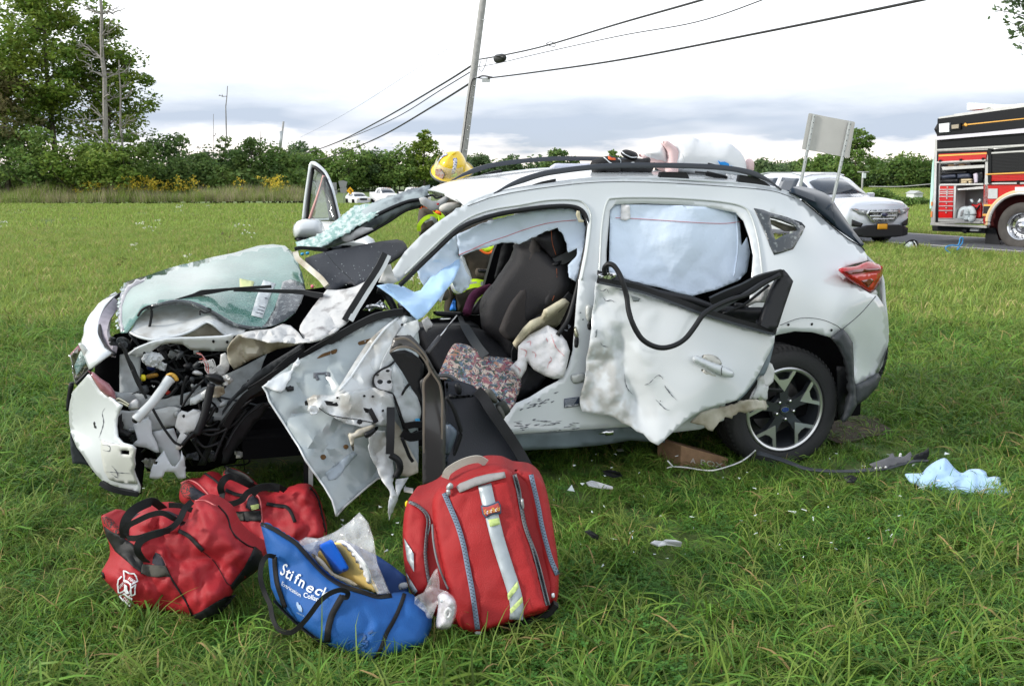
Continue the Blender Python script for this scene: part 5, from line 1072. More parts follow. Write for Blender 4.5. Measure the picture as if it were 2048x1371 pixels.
panel('hanging_strip', paint, X('B', '870,1125 945,1115 900,1190 880,1240 868,1180'), ondoor(.08), parent=fdo, res=6, amp=.006, sc=20)
strap('rubber_strip', blackr, XV(X('B', '838,700 838,800 836,900 832,975'),[-.38,-.42,-.44,-.45]),.034,.02, fdo)
tube('grab_loop', blackr, XV(X('B', '835,980 880,1010 895,1060 870,1110'),[-.42,-.43,-.43,-.42]),.016, fdo)
tube('black_bracket', blackr, XV(X('B', '905,880 930,940 950,990 970,1020'),[-.36]*4),.008, fdo)
strap('black_tape', blackr, XV(X('B', '925,810 980,800 1030,800'),[-.3]*3),.03,.01, fdo)
strap('black_tape', blackr, XV(X('B', '905,850 960,875 1030,860'),[-.3]*3),.04,.01, fdo)
pillow('lock_bracket', beige, X('B', '585,852 618,850 640,830 700,810 750,800 700,860 640,880 622,890 620,950 612,955 600,920 588,880'), ondoor(.10), parent=fdo, front=.012, back=.01, w=5, res=5)
pillow('lock_rod', blackr, X('B', '680,850 720,830 760,810 760,830 720,870 690,880'), ondoor(.13), parent=fdo, front=.012, back=.01, w=5, res=5)
strap('white_strut', nylon, XV(X('B', '362,1010 362,1190'),[-.1,-.1]),.02,.01, fdo, n=1)
strap('black_strut', blackr, XV(X('B', '335,1000 335,1165'),[-.08,-.08]),.024,.01, fdo, n=1)
# ---- far front door, swung open: window frame, glass, mirror
fw=[(630,340,2.5),(612,440,2.5),(680,450,2.1)]
fdr=part_empty('far_front_door', CL)
tube('window_frame', paint, XV(X('C', '150,520 168,360 192,200 205,150 240,165 290,215 325,290 350,390 385,530'),[2.5,2.5,2.5,2.5,2.45,2.4,2.3,2.2,2.1]),.016, fdr, k=6)
tube('window_seal', blackr, XV(X('C', '172,520 186,360 207,210 216,175 245,190 285,235 318,310 342,400 370,520'),[2.47,2.47,2.47,2.45,2.42,2.37,2.27,2.17,2.1]),.013, fdr, k=6)
panel('window_pane', glass, X('C', '178,515 190,360 210,205 220,185 245,200 285,245 316,315 338,400 365,520'),[(615,440,2.47),(637,345,2.42),(672,440,2.1)], parent=fdr, res=14, thick=.005)
tube('window_divider', mat('pink_trim',(.62,.35,.33),.4), XV(X('C', '282,228 262,300 235,380 210,450 188,515'),[2.36,2.38,2.4,2.42,2.44]),.012, fdr, k=6)
tube('window_divider', clad, XV(X('C', '285,235 292,330 310,430 325,520'),[2.33,2.3,2.25,2.2]),.008, fdr, k=6)
mir=pillow('wing_mirror', paint, X('C', '82,570 95,535 130,512 190,503 245,508 270,530 285,575 282,615 265,632 180,636 110,632 88,612'),2.05, parent=fdr, front=.1, back=.08, w=22, res=5)
pillow('mirror_foot', blackp, X('C', '95,625 180,632 265,630 240,648 190,658 130,660 105,645'),2.03, parent=fdr, front=.09, back=.08, w=7, res=5)
panel('far_door_panel', paint, X('C', '150,520 385,530 560,640 620,760 600,1000 380,1000 300,760'),[(607,442,2.5),(680,445,2.1),(740,500,1.8)], parent=fdr, res=22, thick=.05)
# ---- crushed front
panel('front_cavity_shade', darkbay, X('A', '230,640 320,560 700,470 900,520 1250,340 1330,330 1560,260 1660,330 1600,500 1300,650 1150,800 1100,900 1000,1050 900,1190 700,1230 480,1230 420,1100 330,1000 250,900 220,740'),[(240,640,.55),(700,560,.9),(560,900,.5),(400,900,.6)], parent=CL, res=26, thick=.02)  # near-black backing sheet in place of the engine bay's shaded depth
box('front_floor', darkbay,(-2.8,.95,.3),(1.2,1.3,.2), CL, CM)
ws=panel('windscreen', glassg, X('A', '345,550 334,500 330,450 335,400 345,360 375,300 480,270 580,235 700,205 800,180 900,160 1020,125 1090,118 1150,125 1190,160 1212,200 1235,260 1250,330 1230,400 1200,450 1150,490 1100,512 1030,530 960,522 900,508 850,480 800,448 750,425 700,405 630,398 560,410 520,420 480,425 450,450 420,485 395,520 375,548'),[(241,587,.75),(253,562,.95),(386,524,1.25),(517,491,1.35),(575,493,1.25),(605,560,.7),(549,648,.22),(467,648,.16),(386,605,.22),(296,614,.25),(245,664,.18),(420,560,.62),(330,560,.7),(520,560,.66)], parent=CL, res=9, amp=.035, sc=75, thick=.006, seed=14, sharp=180)
line('glass_border', frit, X('A', '480,428 560,410 620,400 700,410 780,445 850,485 900,512 960,526 1030,532')[:, :2],.012, ws,.004, parent=ws.o)
decal('glass_border', frit, X('A', '1245,310 1252,335 1232,400 1200,452 1140,495 1100,514 1030,530 1060,500 1095,440 1120,370 1140,300 1180,290'), ws, ws.o,.005,9, thick=.001)
decal('glass_border', mat('grey_tint_band',(.30,.29,.31),.12, coat=1), X('A', '345,548 333,480 335,400 345,360 375,302 470,275 460,300 400,330 375,360 352,420 352,500 365,540'), ws, ws.o,.004,9, thick=.001)
decal('windscreen_sticker', mat('paper_label',(.62,.66,.68),.6, col2=(.45,.5,.52), vscale=60), X('A', '1045,293 1105,310 1075,380 1040,480 985,465 1010,380'), ws, ws.o,.007,7, thick=.0008)
decal('windscreen_sticker', mat('yellow_label',(.55,.60,.28),.6), X('A', '928,285 1000,300 985,350 930,345'), ws, ws.o,.007,7, thick=.0008)
for p_ in('1050,380 1070,385', '1020,420 1055,430', '1015,435 1050,445', '1005,450 1045,460'):scratch('print_line', X('A', p_), ws,1.0, dk, ws.o,.009)
rg=np.random.default_rng(44)
frag=[];
for i in range(34):
 t_=rg.uniform(0,1);a_=X('A', '330,560 335,420 345,360 372,300')[int(t_*3)];b_=X('A', '330,560 335,420 345,360 372,300')[int(t_*3)+1 if int(t_*3)<3 else 3]
 c_=a_+(b_-a_)*rg.uniform()+rg.normal(0,2.0,2);s_=rg.uniform(1.5,4);v_=float(ws.df(c_[0], c_[1]));q=[(c_[0]+s_*math.cos(k_*2.1+i), c_[1]+s_*math.sin(k_*2.1+i))for k_ in range(3)]
 frag+=[tuple(CAR.q(x_, y_, v_-.01+rg.uniform(-.004,.004)))for x_, y_ in q]
mk('glass_fragments', frag,[(3*i,3*i+1,3*i+2)for i in range(34)], crumb, ws.o, smooth=False, solid=.004, kind='stuff')
wiper=part_empty('wiper', CL)
strap('wiper_arm', blackp, XV(X('A', '1335,372 1280,362 1230,352 1130,348 960,344 900,345'),[.3,.32,.34,.36,.38,.4]),.016,.012, wiper, scale=[1.9,1.6,1.5,1.2,.8,.6])
strap('wiper_blade', blackr, XV(X('A', '560,415 620,392 700,368 745,355 800,348 880,338 960,332 1085,325'),[.22,.26,.3,.32,.34,.36,.38,.38]),.016,.014, wiper, scale=[.5,.8,.9,1.6,1.3,.8,.8,1])
tube('trim_cord', blackr, XV(X('A', '430,470 450,440 490,422 498,450 494,490 486,527'),[.2]*6),.006, CL)
tube('trim_cord', blackr, XV(X('A', '735,465 735,445 760,455 790,440 770,430'),[.12]*5),.004, CL)
hood=panel('bonnet', paintd, X('A', '392,548 420,490 480,430 560,412 630,400 700,408 780,445 860,500 960,530 940,560 870,568 840,545 800,510 770,498 740,510 700,535 640,560 560,578 500,582 440,570'),[(270,655,.2),(400,610,.35),(500,660,.12),(420,645,.1),(320,670,.12),(450,675,.1)], parent=CL, res=8, amp=.02, sc=60, seed=15, thick=.006)
line('bonnet_edge', paint, X('A', '392,550 440,572 500,584 560,578 640,561 700,537 740,512 770,499 800,511 840,546 870,568')[:, :2],.007, hood,.002)
panel('bonnet_fold', beige, X('A', '740,515 770,500 800,512 850,560 790,572 700,575 610,580 640,562 700,537'),.22, parent=CL, res=8, amp=.02, sc=22, seed=16)
panel('bonnet_brace', nylon, X('A', '470,570 500,575 510,600 485,605'),.2, parent=CL, res=6, thick=.01)
fr_=panel('fender_rail', paint, X('A', '378,658 430,625 500,598 570,583 640,578 700,578 780,574 860,570 900,560 890,610 868,642 780,640 690,636 650,608 590,603 540,612 500,640 470,668 440,672'),[(260,705,.1),(330,680,.05),(460,690,.05)], parent=CL, res=7, amp=.006, sc=40, seed=17, thick=.01)
for x_, y_ in((800,594),(868,597),(462,652)):decal('bolt_hole', blackr, X('A', ' '.join(f'{x_+7*math.cos(a):.0f},{y_+8*math.sin(a):.0f}' for a in np.linspace(0,5.6,8))), fr_, CL,.004,2.5, thick=.001)
panel('fender', scuff, X('d', '870,482 880,440 910,390 1000,262 1080,160 1140,92 1230,96 1330,85 1420,60 1510,15 1560,0 1590,60 1480,200 1400,330 1320,420 1230,480 1150,530 1080,565 1000,590 920,580'),[(600,660,-.05),(660,590,.3),(740,562,.2),(700,640,-.02)], parent=CL, res=7, amp=.04, sc=30, seed=18, thick=.008)
panel('fender_fold', scuff, X('c', '545,400 640,360 760,340 860,335 930,325 1000,295 1060,270 1150,290 1240,370 1290,440 1400,440 1500,410 1640,330 1740,250 1700,330 1500,450 1350,480 1200,490 1000,470 880,480 760,440 640,420'),[(480,665,-.02),(600,665,-.08),(680,650,-.04)], parent=CL, res=5, amp=.05, sc=13, seed=19, thick=.006)
panel('fender_underside', beige, X('c', '425,650 430,560 480,480 555,400 640,420 760,440 880,480 1000,470 1200,480 1290,485 1150,530 1000,560 880,610 800,640 700,680 560,760 500,790 450,720'),[(460,710,-.03),(500,670,-.07),(600,690,-.02)], parent=CL, res=6, amp=.045, sc=22, seed=20, thick=.006)
panel('fender_tongue', scuff, X('c', '350,620 400,600 430,650 450,720 440,800 380,860 300,850 230,830 270,790 340,730'),.0, parent=CL, res=6, amp=.014, sc=16, seed=23)
strap('pillar_garnish', blackp, XV(X('h', '1430,455 1350,620 1250,780 1150,930 1050,1090 950,1250 880,1371'),[.05,.03,.01,0,-.02,-.03,-.04]),.028,.014, CL)
strap('pillar_garnish', paint, XV(X('h', '1480,480 1400,650 1300,800 1210,950 1110,1110 1020,1260 960,1371'),[.05,.03,.01,0,-.02,-.03,-.04]),.026,.010, CL)
panel('pillar_root', scuff, X('h', '1420,640 1510,600 1560,760 1620,830 1540,870 1420,860 1340,850 1400,720'),.1, parent=CL, res=6, amp=.014, sc=14)
tube('steering_wheel', blackr, XV(X('h', '1330,960 1400,975 1460,1040 1520,1130 1570,1240'),[.2,.2,.2,.18,.16]),.018, CL)
panel('torn_cluster', chrome, X('h', '1130,1230 1190,1160 1300,1150 1380,1090 1480,1200 1490,1220 1300,1225 1200,1260'),.22, parent=CL, res=5, amp=.02, sc=10, thick=.006)
pillow('column_shroud', blackp, X('h', '1600,1150 1660,1110 1750,1180 1800,1280 1790,1371 1720,1400 1690,1300 1640,1230'),.12, parent=CL, front=.04, back=.04, w=8, res=6)
# engine bay pieces
panel('radiator_support', mat('bay_paint',(.44,.48,.50),.5, col2=(.25,.26,.27), vscale=12, contrast=1.5, bias=.2), X('a', '680,970 760,960 900,975 920,1000 905,1371 900,1480 680,1490'),.16, parent=CL, res=9, thick=.02)
panel('inner_wing', MATS['bay_paint'], X('c', '230,900 450,830 640,740 880,610 840,700 780,880 700,1000 640,1080 500,1200 380,1371 120,1371 150,1150'),[(420,760,.3),(530,710,.4),(480,820,.25)], parent=CL, res=9, amp=.01, sc=50, thick=.01, seed=25)
for x_, y_ in((485,1097),(390,1225),(428,1250),(740,975),(700,1005)):pass
panel('crossmember', MATS['bay_paint'], X('b', '600,240 760,250 900,260 1010,290 1180,300 1330,270 1500,230 1640,170 1640,240 1500,330 1380,390 1200,430 1010,440 880,420 760,400 620,330'),[(230,790,.12),(400,790,.12)], parent=CL, res=8, amp=.016, sc=22, thick=.012, seed=26)
panel('crossmember', paintd, X('b', '610,520 650,440 760,450 860,430 1010,440 1240,400 1320,420 1300,600 1150,640 1010,680 960,640 800,660 690,640 700,600 690,560 620,555'),.1, parent=CL, res=8, amp=.016, sc=24, thick=.012, seed=27)
panel('duct', milky, X('b', '800,590 960,520 1000,560 1010,700 1060,800 1090,900 1060,905 950,850 820,830 800,810 850,760'),.02, parent=CL, res=8, amp=.006, sc=40, thick=.01)
panel('duct', milky, X('b', '1010,680 1250,640 1290,760 1300,880 1330,980 1290,1060 1200,1080 1140,960 1100,900 1050,790'),.06, parent=CL, res=8, amp=.012, sc=30, thick=.01)
panel('duct', milky, X('b', '1140,880 1200,1010 1260,1060 1320,980 1330,870 1370,1000 1380,1180 1300,1195 1250,1120 1150,1110 1130,1170 1050,1195 980,1180 1000,1080 1030,1010'),-.02, parent=CL, res=6, amp=.02, sc=22, thick=.006, seed=28, holes=[X('b', '1030,1000 1075,1000 1060,1030 1030,1030'), X('b', '1210,1020 1270,1030 1230,1055')])
panel('lamp_bracket', nylon, X('b', '1290,500 1330,450 1400,470 1460,440 1550,460 1555,520 1540,600 1480,670 1390,680 1350,690 1400,720 1380,800 1300,880 1260,860 1290,760 1320,690 1260,620'),-.03, parent=CL, res=6, amp=.014, sc=20, thick=.012, seed=29)
decal_p=X('b', '1345,490 1365,485 1372,505 1358,522 1342,510')
pillow('bracket_hole', blackr, decal_p,-.05, parent=CL, front=.004, back=.004, w=2, res=2)
hose=lambda*a, **k:tube('hose', *a, **k)
tube('washer_neck', mat('washer_bottle_plastic',(.66,.70,.72),.4, sub=.2), XV(X('b', '830,545 900,470 1000,370 1100,240 1180,130 1210,95'),[-.07,-.06,-.04,-.01,.02,.03]),.021, CL, k=14, scale=[1.05,1,1,1,1.05,1.2])
tube('neck_mouth', blackr, XV(X('b', '818,556 822,552'),[-.078,-.076]),.014, CL, n=1, k=12)
pillow('filler_cap', mat('amber_cap',(.65,.38,.06),.4), X('b', '1145,90 1160,50 1210,25 1260,38 1295,80 1300,115 1250,125 1240,90 1200,60 1165,80'),.035, parent=CL, front=.015, back=.015, w=3, res=3)
for pts, vv, r_, m_ in(('790,0 830,80 880,170 920,250 950,310',.0,.006, blackr),('1015,420 1060,500 1130,620 1200,720 1260,790 1330,825',-.05,.006, blackr),('1330,380 1340,250 1360,150 1400,60',.05,.007, blackr),('1340,400 1400,300 1500,180 1590,100',.04,.006, blackr),('1340,820 1400,750 1500,660 1620,540 1700,400',-.04,.009, blackr),('1660,150 1630,300 1600,430 1560,560 1500,700',-.05,.018, blackp),('1430,740 1500,700 1600,660 1755,650',.0,.008, blackr),('1510,780 1600,850 1700,800 1755,780',.1,.006, blackr),('1490,700 1480,800 1520,880 1600,1000',.05,.006, blackr),('1110,300 1200,280 1290,180',.05,.008, blackr),('1130,150 1180,250 1190,230',.06,.01, mat('red_hose',(.4,.03,.02),.5)),('990,120 1060,125 1110,150',.1,.006, blackr),('1040,170 1025,185 1010,165',.08,.003, chrome)):
 hose(m_, np.column_stack([X('b', pts),[vv]*len(pts.split())]), r_, CL)
for pts, vv, r_ in(('680,830 740,910 770,1000 830,1100 880,1220 930,1300',.05,.008),('1130,930 1180,900 1230,850',.2,.018),('1190,870 1260,900 1400,960 1600,990 1828,950',.15,.004),('1150,930 1190,1000 1180,1080 1100,1130',.18,.02),('1640,1230 1500,1250 1400,1371',.15,.006),('600,770 590,820 640,860 720,880',.15,.014)):
 hose(blackr, np.column_stack([X('a', pts),[vv]*len(pts.split())]), r_, CL)
rg=np.random.default_rng(66)
for i in range(40):
 a_=np.array([rg.uniform(270,470), rg.uniform(690,900)]);b_=a_+rg.normal(0,45,2);c2_=b_+rg.normal(0,40,2);hose(blackr if i%4 else clad,[(a_[0], a_[1], rg.uniform(.2,.45)),(b_[0], b_[1], rg.uniform(.15,.4)),(c2_[0], c2_[1], rg.uniform(.1,.45))], rg.uniform(.0025,.008), CL)
wirec=[mat('wire_white',(.6,.6,.6),.5), mat('wire_red',(.5,.08,.05),.5), mat('wire_pink',(.55,.3,.35),.5)]
for i in range(14):
 x_=100+i*9;tube('wire', wirec[i%3 if i<5 else 0], XV(X('c', f'{x_},{700+rg.uniform(-30,30):.0f} {x_+40},{690+rg.uniform(-20,20):.0f} {x_+70},{740+rg.uniform(-20,20):.0f} {x_+75},{800+rg.uniform(-10,30):.0f} 215,850'),[-.02]*5),.0022, CL, k=5)
for i in range(5):tube('wire', wirec[(i+1)%3], XV(X('c', f'{75+i*6},{605+i*4} {120+i*5},{610+i*5} {150+i*5},{650+i*5} {180+i*5},{690+i*4}'),[-.01]*4),.002, CL, k=5)
pillow('connector', blackr, X('c', '160,860 230,840 340,850 400,900 390,950 330,970 240,930 170,890'),-.03, parent=CL, front=.03, back=.03, w=8, res=6)
panel('torn_metal', scuff, X('c', '350,870 420,850 480,890 500,920 450,960 380,980 360,930'),-.04, parent=CL, res=4, amp=.02, sc=8)
panel('torn_metal', paintd, X('c', '0,1120 80,1080 180,1020 220,960 270,990 240,1110 150,1140 60,1190 0,1200'),.0, parent=CL, res=6, amp=.02, sc=16, seed=33)
panel('torn_metal', beige, X('c', '260,1000 330,980 380,990 400,1060 330,1110 260,1110'),-.02, parent=CL, res=5, amp=.02, sc=10, seed=34)
pillow('headlamp_motor', nylon, X('c', '20,830 60,800 130,820 150,850 100,860 50,850'),.1, parent=CL, front=.02, back=.02, w=5, res=4)
pillow('yellow_fuse', mat('yellow_plastic',(.7,.6,.02),.4), X('b', '888,55 935,52 940,110 892,115'),.08, parent=CL, front=.01, back=.01, w=3, res=4)
pillow('amber_housing', mat('ochre_plastic',(.35,.18,.02),.5), X('b', '950,50 1060,30 1075,70 980,95 950,85'),.15, parent=CL, front=.03, back=.03, w=6, res=5)
pillow('blue_housing', mat('dark_blue_plastic',(.01,.02,.12),.5), X('a', '1000,1070 1090,1060 1140,1110 1100,1150 1000,1140'),.2, parent=CL, front=.03, back=.03, w=6, res=5)
pillow('horn', blackp, X('a', '640,800 700,760 780,790 820,850 780,900 720,920 670,880'),.2, parent=CL, front=.05, back=.04, w=12, res=5)
for x_, y_ in((690,805),(730,850)):lathe('horn_ring', clad,[(.0165,0),(.018,-.006),(.0135,-.008),(.010,-.002),(.004,-.004),(.0005,-.004)], CL, Matrix.Translation(Vector(CAR.q(*X('a', f'{x_},{y_}')[0],.145)))@CM.to_3x3().to_4x4(),16)
pillow('mount_plate', nylon, X('b', '750,420 765,360 820,318 855,325 870,360 865,420 800,435'),.03, parent=CL, front=.015, back=.01, w=5, res=5)
for p_ in('600,330 640,310 700,340 760,380', '620,350 660,352 710,375 750,395'):tube('bent_bracket', mat('zinc_latch',(0,0,0)), XV(X('b', p_),[.0]*4),.006, CL)
rg=np.random.default_rng(91);bits=[clad, MATS['bay_paint'], blackp, MATS['bay_paint'], clad, paintd, blackp]
for i in range(44):
 x_, y_=rg.uniform(262,470), rg.uniform(700,925);w_, h_=rg.uniform(5,16), rg.uniform(4,13);a_=rg.uniform(0,3.1);v_=rg.uniform(.05,.32)
 q=[(x_+r_*w_*math.cos(k)*math.cos(a_)-r_*h_*math.sin(k)*math.sin(a_), y_+r_*w_*math.cos(k)*math.sin(a_)+r_*h_*math.sin(k)*math.cos(a_))for k in np.linspace(0,5.5,6)for r_ in(rg.uniform(.7,1.2), )]
 pillow('engine_fitting' if i%2 else 'broken_bracket', bits[i%7], q, v_, parent=CL, front=.012, back=.03, w=2.5, res=4, curve=False)
panel('bumper_hollow_shade', darkbay, X('A', '110,840 240,850 340,900 440,1000 450,1200 435,1335 330,1318 250,1270 190,1190 120,1090 100,980'),[(150,840,.5),(290,900,.2),(270,980,.1)], parent=CL, res=16, thick=.02)  # dark sheet added as the shaded hollow behind the bumper
for i in range(20):
 x_, y_=rg.uniform(268,480), rg.uniform(690,930);s_=rg.uniform(9,24);q=[(x_+s_*rg.uniform(.5,1.2)*math.cos(k), y_+s_*rg.uniform(.35,.9)*math.sin(k))for k in np.linspace(0,5.6,8)]
 panel('torn_metal',[scuff, paintd, MATS['bay_paint'], milky, clad][i%5], q, rg.uniform(.08,.34), parent=CL, res=4, amp=.025, sc=9, seed=100+i, thick=.003, jag=.7)
 # liner and lower black ducts
panel('wheel_liner', blackp, X('A', '1085,795 1060,850 1000,870 940,900 890,950 850,1010 820,1060 790,1120 760,1200 720,1200 780,1080 840,980 900,900 980,830 1040,790'),[(530,790,-.05),(420,920,.1)], parent=CL, res=9, amp=.012, sc=40, thick=.01)
panel('wheel_liner', clad, X('A', '1240,600 1180,640 1080,700 1010,750 930,830 870,890 840,960 900,880 1000,800 1100,740 1250,640'),[(600,690,.05),(450,830,.1)], parent=CL, res=9, thick=.01)
panel('wheel_liner', blackp, X('A', '1085,890 1040,960 1000,1000 960,1060 900,1130 870,1190 840,1190 860,1100 900,1020 960,950 1020,900'),.12, parent=CL, res=9, amp=.01, sc=40, thick=.01)
for pts in('1000,870 930,930 880,1000 840,1080 800,1180', '1040,900 960,960 900,1040 860,1120', '740,1040 800,1050 900,1000 960,930', '720,1080 760,1110 830,1090'):hose(blackp, np.column_stack([X('A', pts),[.02]*len(pts.split())]),.006, CL)
# bumper corner, upper wing, lamps
bm_v=[(137,810,.32),(140,850,.34),(185,750,.05),(240,815,-.07),(280,975,-.08),(160,900,.16),(230,900,-.06),(180,950,.1)]
bmp=panel('front_bumper', paint, X('A', '92,930 98,890 110,840 150,795 185,755 205,770 222,800 245,835 290,860 320,890 350,908 335,940 325,968 322,1010 328,1060 355,1090 400,1103 416,1118 410,1165 414,1200 408,1225 420,1260 440,1305 438,1335 330,1318 280,1298 230,1250 195,1205 160,1150 130,1110 108,1060 95,1000'), bm_v, parent=CL, res=7, amp=.008, sc=60, thick=.008, seed=37, holes=[X('A', '343,1125 388,1128 388,1150 346,1146')])
scratch('crack', X('A', '270,918 255,945 262,990 245,1050 238,1065'), bmp,.8, dk, CL)
scratch('crack', X('A', '216,985 218,1005 226,1020'), bmp,2.4, blackr, CL)
scratch('crack', X('A', '240,1072 290,1090 340,1098 400,1104'), bmp,.9, dk, CL)
bstep=panel('bumper_inset', mat('inner_bumper',(.55,.57,.54),.5), X('A', '248,1075 300,1092 400,1106 414,1120 408,1165 412,1200 406,1225 425,1290 340,1285 290,1270 265,1230 250,1150'), lambda x, y:bmp.df(x, y)-.012, parent=CL, res=7, amp=.005, sc=30, thick=.006, holes=[X('A', '343,1125 388,1128 388,1150 346,1146')])
for p_ in('255,1100 290,1105 290,1130 258,1125', '300,1200 325,1230 330,1260 300,1240', '270,1230 330,1235 400,1240'):scratch('step_line', X('A', p_), bstep,.7, dk, CL)
panel('bumper_return', blackr, X('A', '325,968 350,950 352,1030 400,1040 395,1058 345,1055 330,1050'),.02, parent=CL, res=7, thick=.02)
strap('bumper_lip', blackr, XV(X('A', '250,1285 300,1312 360,1328 435,1340'),[-.02,-.04,-.05,-.06]),.02,.03, CL)
panel('grille_side', blackr, X('A', '92,800 115,798 105,850 96,930 78,935 80,880'),.4, parent=CL, res=7, thick=.03)
panel('lower_lip', clad, X('A', '98,1045 125,1100 150,1145 195,1208 170,1195 110,1190 100,1120'),.3, parent=CL, res=7, thick=.02)
mauve=mat('mauve_plastic_reflection',(.42,.17,.20),.3, coat=.6, var=.3, vscale=30)  # lamp plastic, also the painted reflection on the bonnet edge
pillow('fog_surround', mauve, X('A', '185,735 215,745 250,775 290,800 318,840 328,885 305,880 280,865 245,835 222,800 205,770'),.0, parent=CL, front=.03, back=.02, w=8, res=5, curve=False)
up=loft('bonnet_front', paint,[XV(X('A', '335,362 275,430 243,510 240,560 262,610 310,655'),[.85,.7,.5,.35,.2,.1]), XV(X('A', '300,375 235,450 205,540 200,600 215,655 250,690'),[.9,.75,.5,.3,.14,.06]), XV(X('A', '330,358 240,420 185,500 165,590 165,640 200,730'),[1.0,.85,.65,.45,.3,.1])], parent=CL, nu=24, nv=4, thick=.01, amp=.006, sc=.1)
loft('bonnet_pink_reflection', mauve,[XV(X('A', '300,380 215,445 176,520 160,600'),[1.0,.87,.68,.47]), XV(X('A', '305,376 222,445 186,520 170,600'),[.97,.82,.62,.42])], parent=CL, nu=16, nv=3, thick=.01)  # mauve strip paints a pink reflection along the white bonnet edge
tube('bonnet_seal', blackr, XV(X('A', '345,360 300,400 262,455 246,520 248,580 270,620 318,658'),[.84,.76,.62,.46,.3,.18,.08]),.009, CL)
strap('slam_panel', mat('mauve_grey',(.36,.33,.38),.4, var=.3, vscale=30), XV(X('A', '330,400 290,450 268,500 265,560 285,610 315,645'),[.7,.6,.5,.38,.25,.12]),.05,.02, CL)
tube('cable', blackr, XV(X('A', '355,600 365,640 380,680 400,730 430,800 460,850'),[.08]*6),.007, CL)
hl=panel('headlight', mat('lamp_reflector',(.35,.33,.30),.08, metal=.8, coat=1, var=.6, vscale=30), X('A', '98,665 120,640 150,615 180,650 205,715 170,745 130,795 112,770'),.3, parent=CL, res=6, amp=.008, sc=14)
tube('lamp_rim', chrome, XV(X('A', '95,660 108,700 115,760 130,800 160,765 203,718'),[.26]*6),.005, CL)
tube('lamp_rim', blackr, XV(X('A', '128,802 165,765 205,722'),[.24]*3),.008, CL)
panel('lamp_cover', paintd, X('A', '138,605 150,600 172,615 195,655 205,710 190,720 165,660 150,630'),.22, parent=CL, res=6, amp=.008, sc=14)
panel('lamp_side', mauve, X('A', '95,660 120,632 142,608 152,635 130,650 112,670'),.3, parent=CL, res=6, amp=.004, sc=14)
panel('lamp_glass', glassb, X('A', '150,640 185,690 160,720 130,760 118,715'),.26, parent=CL, res=5, amp=.006, sc=8, thick=.003)
# ============================================================ BAGS ON THE GRASS
def gfr(px, py, ang=0):g_=G(px, py);return Fr((g_[0], g_[1]), ang)
nyl=mat('red_duffel_nylon',(.40,.022,.03),.55, var=.3, vscale=5, bump=.25, bscale=260, spec=.3)
red2=mat('red_cordura',(.37,.008,.010),.62, var=.2, vscale=6, bump=.35, bscale=320)
redd_=mat('red_cordura_dark',(.30,.008,.010),.65, var=.2, vscale=6, bump=.35, bscale=320)
blk=mat('black_webbing',(.010,.011,.012),.7, spec=.3, bump=.3, bscale=300)
blkf=mat('black_bag_fabric',(.012,.013,.014),.6, spec=.3, var=.3, vscale=12)
olive=mat('worn_hook_tape',(.075,.072,.06),.9, var=.3, vscale=25)
mesh_=mat('red_mesh_lining',(.34,.02,.02),.8, col2=(.02,.02,.02), vscale=130, contrast=4)
meshd=mat('dark_mesh_lining',(.02,.022,.035),.8, var=.5, vscale=120)
refl=mat('grey_reflective_tape',(.40,.45,.48),.35, metal=.3, var=.12, vscale=30)
lime=mat('lime_reflective',(.50,.62,.22),.5)
grey_w=mat('grey_webbing',(.27,.26,.26),.8, bump=.3, bscale=250)
zipb=mat('zip_tape_blue_grey',(.16,.22,.30),.6);zipg=mat('zip_tape_grey',(.17,.18,.19),.6);zipt=mat('zip_teeth',(.06,.07,.08),.4, metal=.4)
white=mat('white_print',(.72,.76,.80),.6)
def on(surf, pts, lift=.006, step=8):p=resample(catmull(np.asarray(pts)[:, :2],4), step);return surf.at(p[:,0], p[:,1], lift)
def seam(name, m, surf, pts, r_, parent, lift=.002):return sweep(name, m, on(surf, pts, lift,6), circ(r_,6), parent, sharp=180)
def tape(name, m, surf, pts, wpx, parent, lift=.003, th=.0015, label=None):
 """a band following pts on a surface, wpx picture pixels wide"""
 p=resample(catmull(np.asarray(pts)[:, :2],4),8);t_=np.gradient(p, axis=0);t_/=np.linalg.norm(t_, axis=1)[:, None];nn=np.stack([-t_[:,1], t_[:,0]],1)*wpx/2
 n=len(p);q=np.vstack([p+nn, p+nn*.0, p-nn]);V=surf.at(q[:,0], q[:,1], lift)
 Fc=[(i, i+1, n+i+1, n+i)for i in range(n-1)]+[(n+i, n+i+1,2*n+i+1,2*n+i)for i in range(n-1)]
 return mk(name, V, Fc, m, parent, solid=th, label=label)
def zipper(surf, pts, wpx, m, parent, lift=.004):
 z_=tape('zip_tape', m, surf, pts, wpx, parent, lift,.002)
 p=resample(catmull(np.asarray(pts)[:, :2],4),3.2);t_=np.gradient(p, axis=0);t_/=np.linalg.norm(t_, axis=1)[:, None];nn=np.stack([-t_[:,1], t_[:,0]],1)
 V=[];Fc=[]
 for i in range(len(p)):
  a=p[i]+nn[i]*1.9*(1 if i%2 else-1);c_=surf.at(a[0], a[1], lift+.0025);s=.0028;b0=len(V)
  V+=[c_+[s,0, s*.6], c_+[-s,0, s*.6], c_+[-s,0,-s*.6], c_+[s,0,-s*.6], c_+[0,-s*.8,0]];Fc+=[(b0, b0+1, b0+4),(b0+1, b0+2, b0+4),(b0+2, b0+3, b0+4),(b0+3, b0, b0+4)]
 mk('zip_teeth', V, Fc, zipt, z_, smooth=False, kind='stuff');return z_
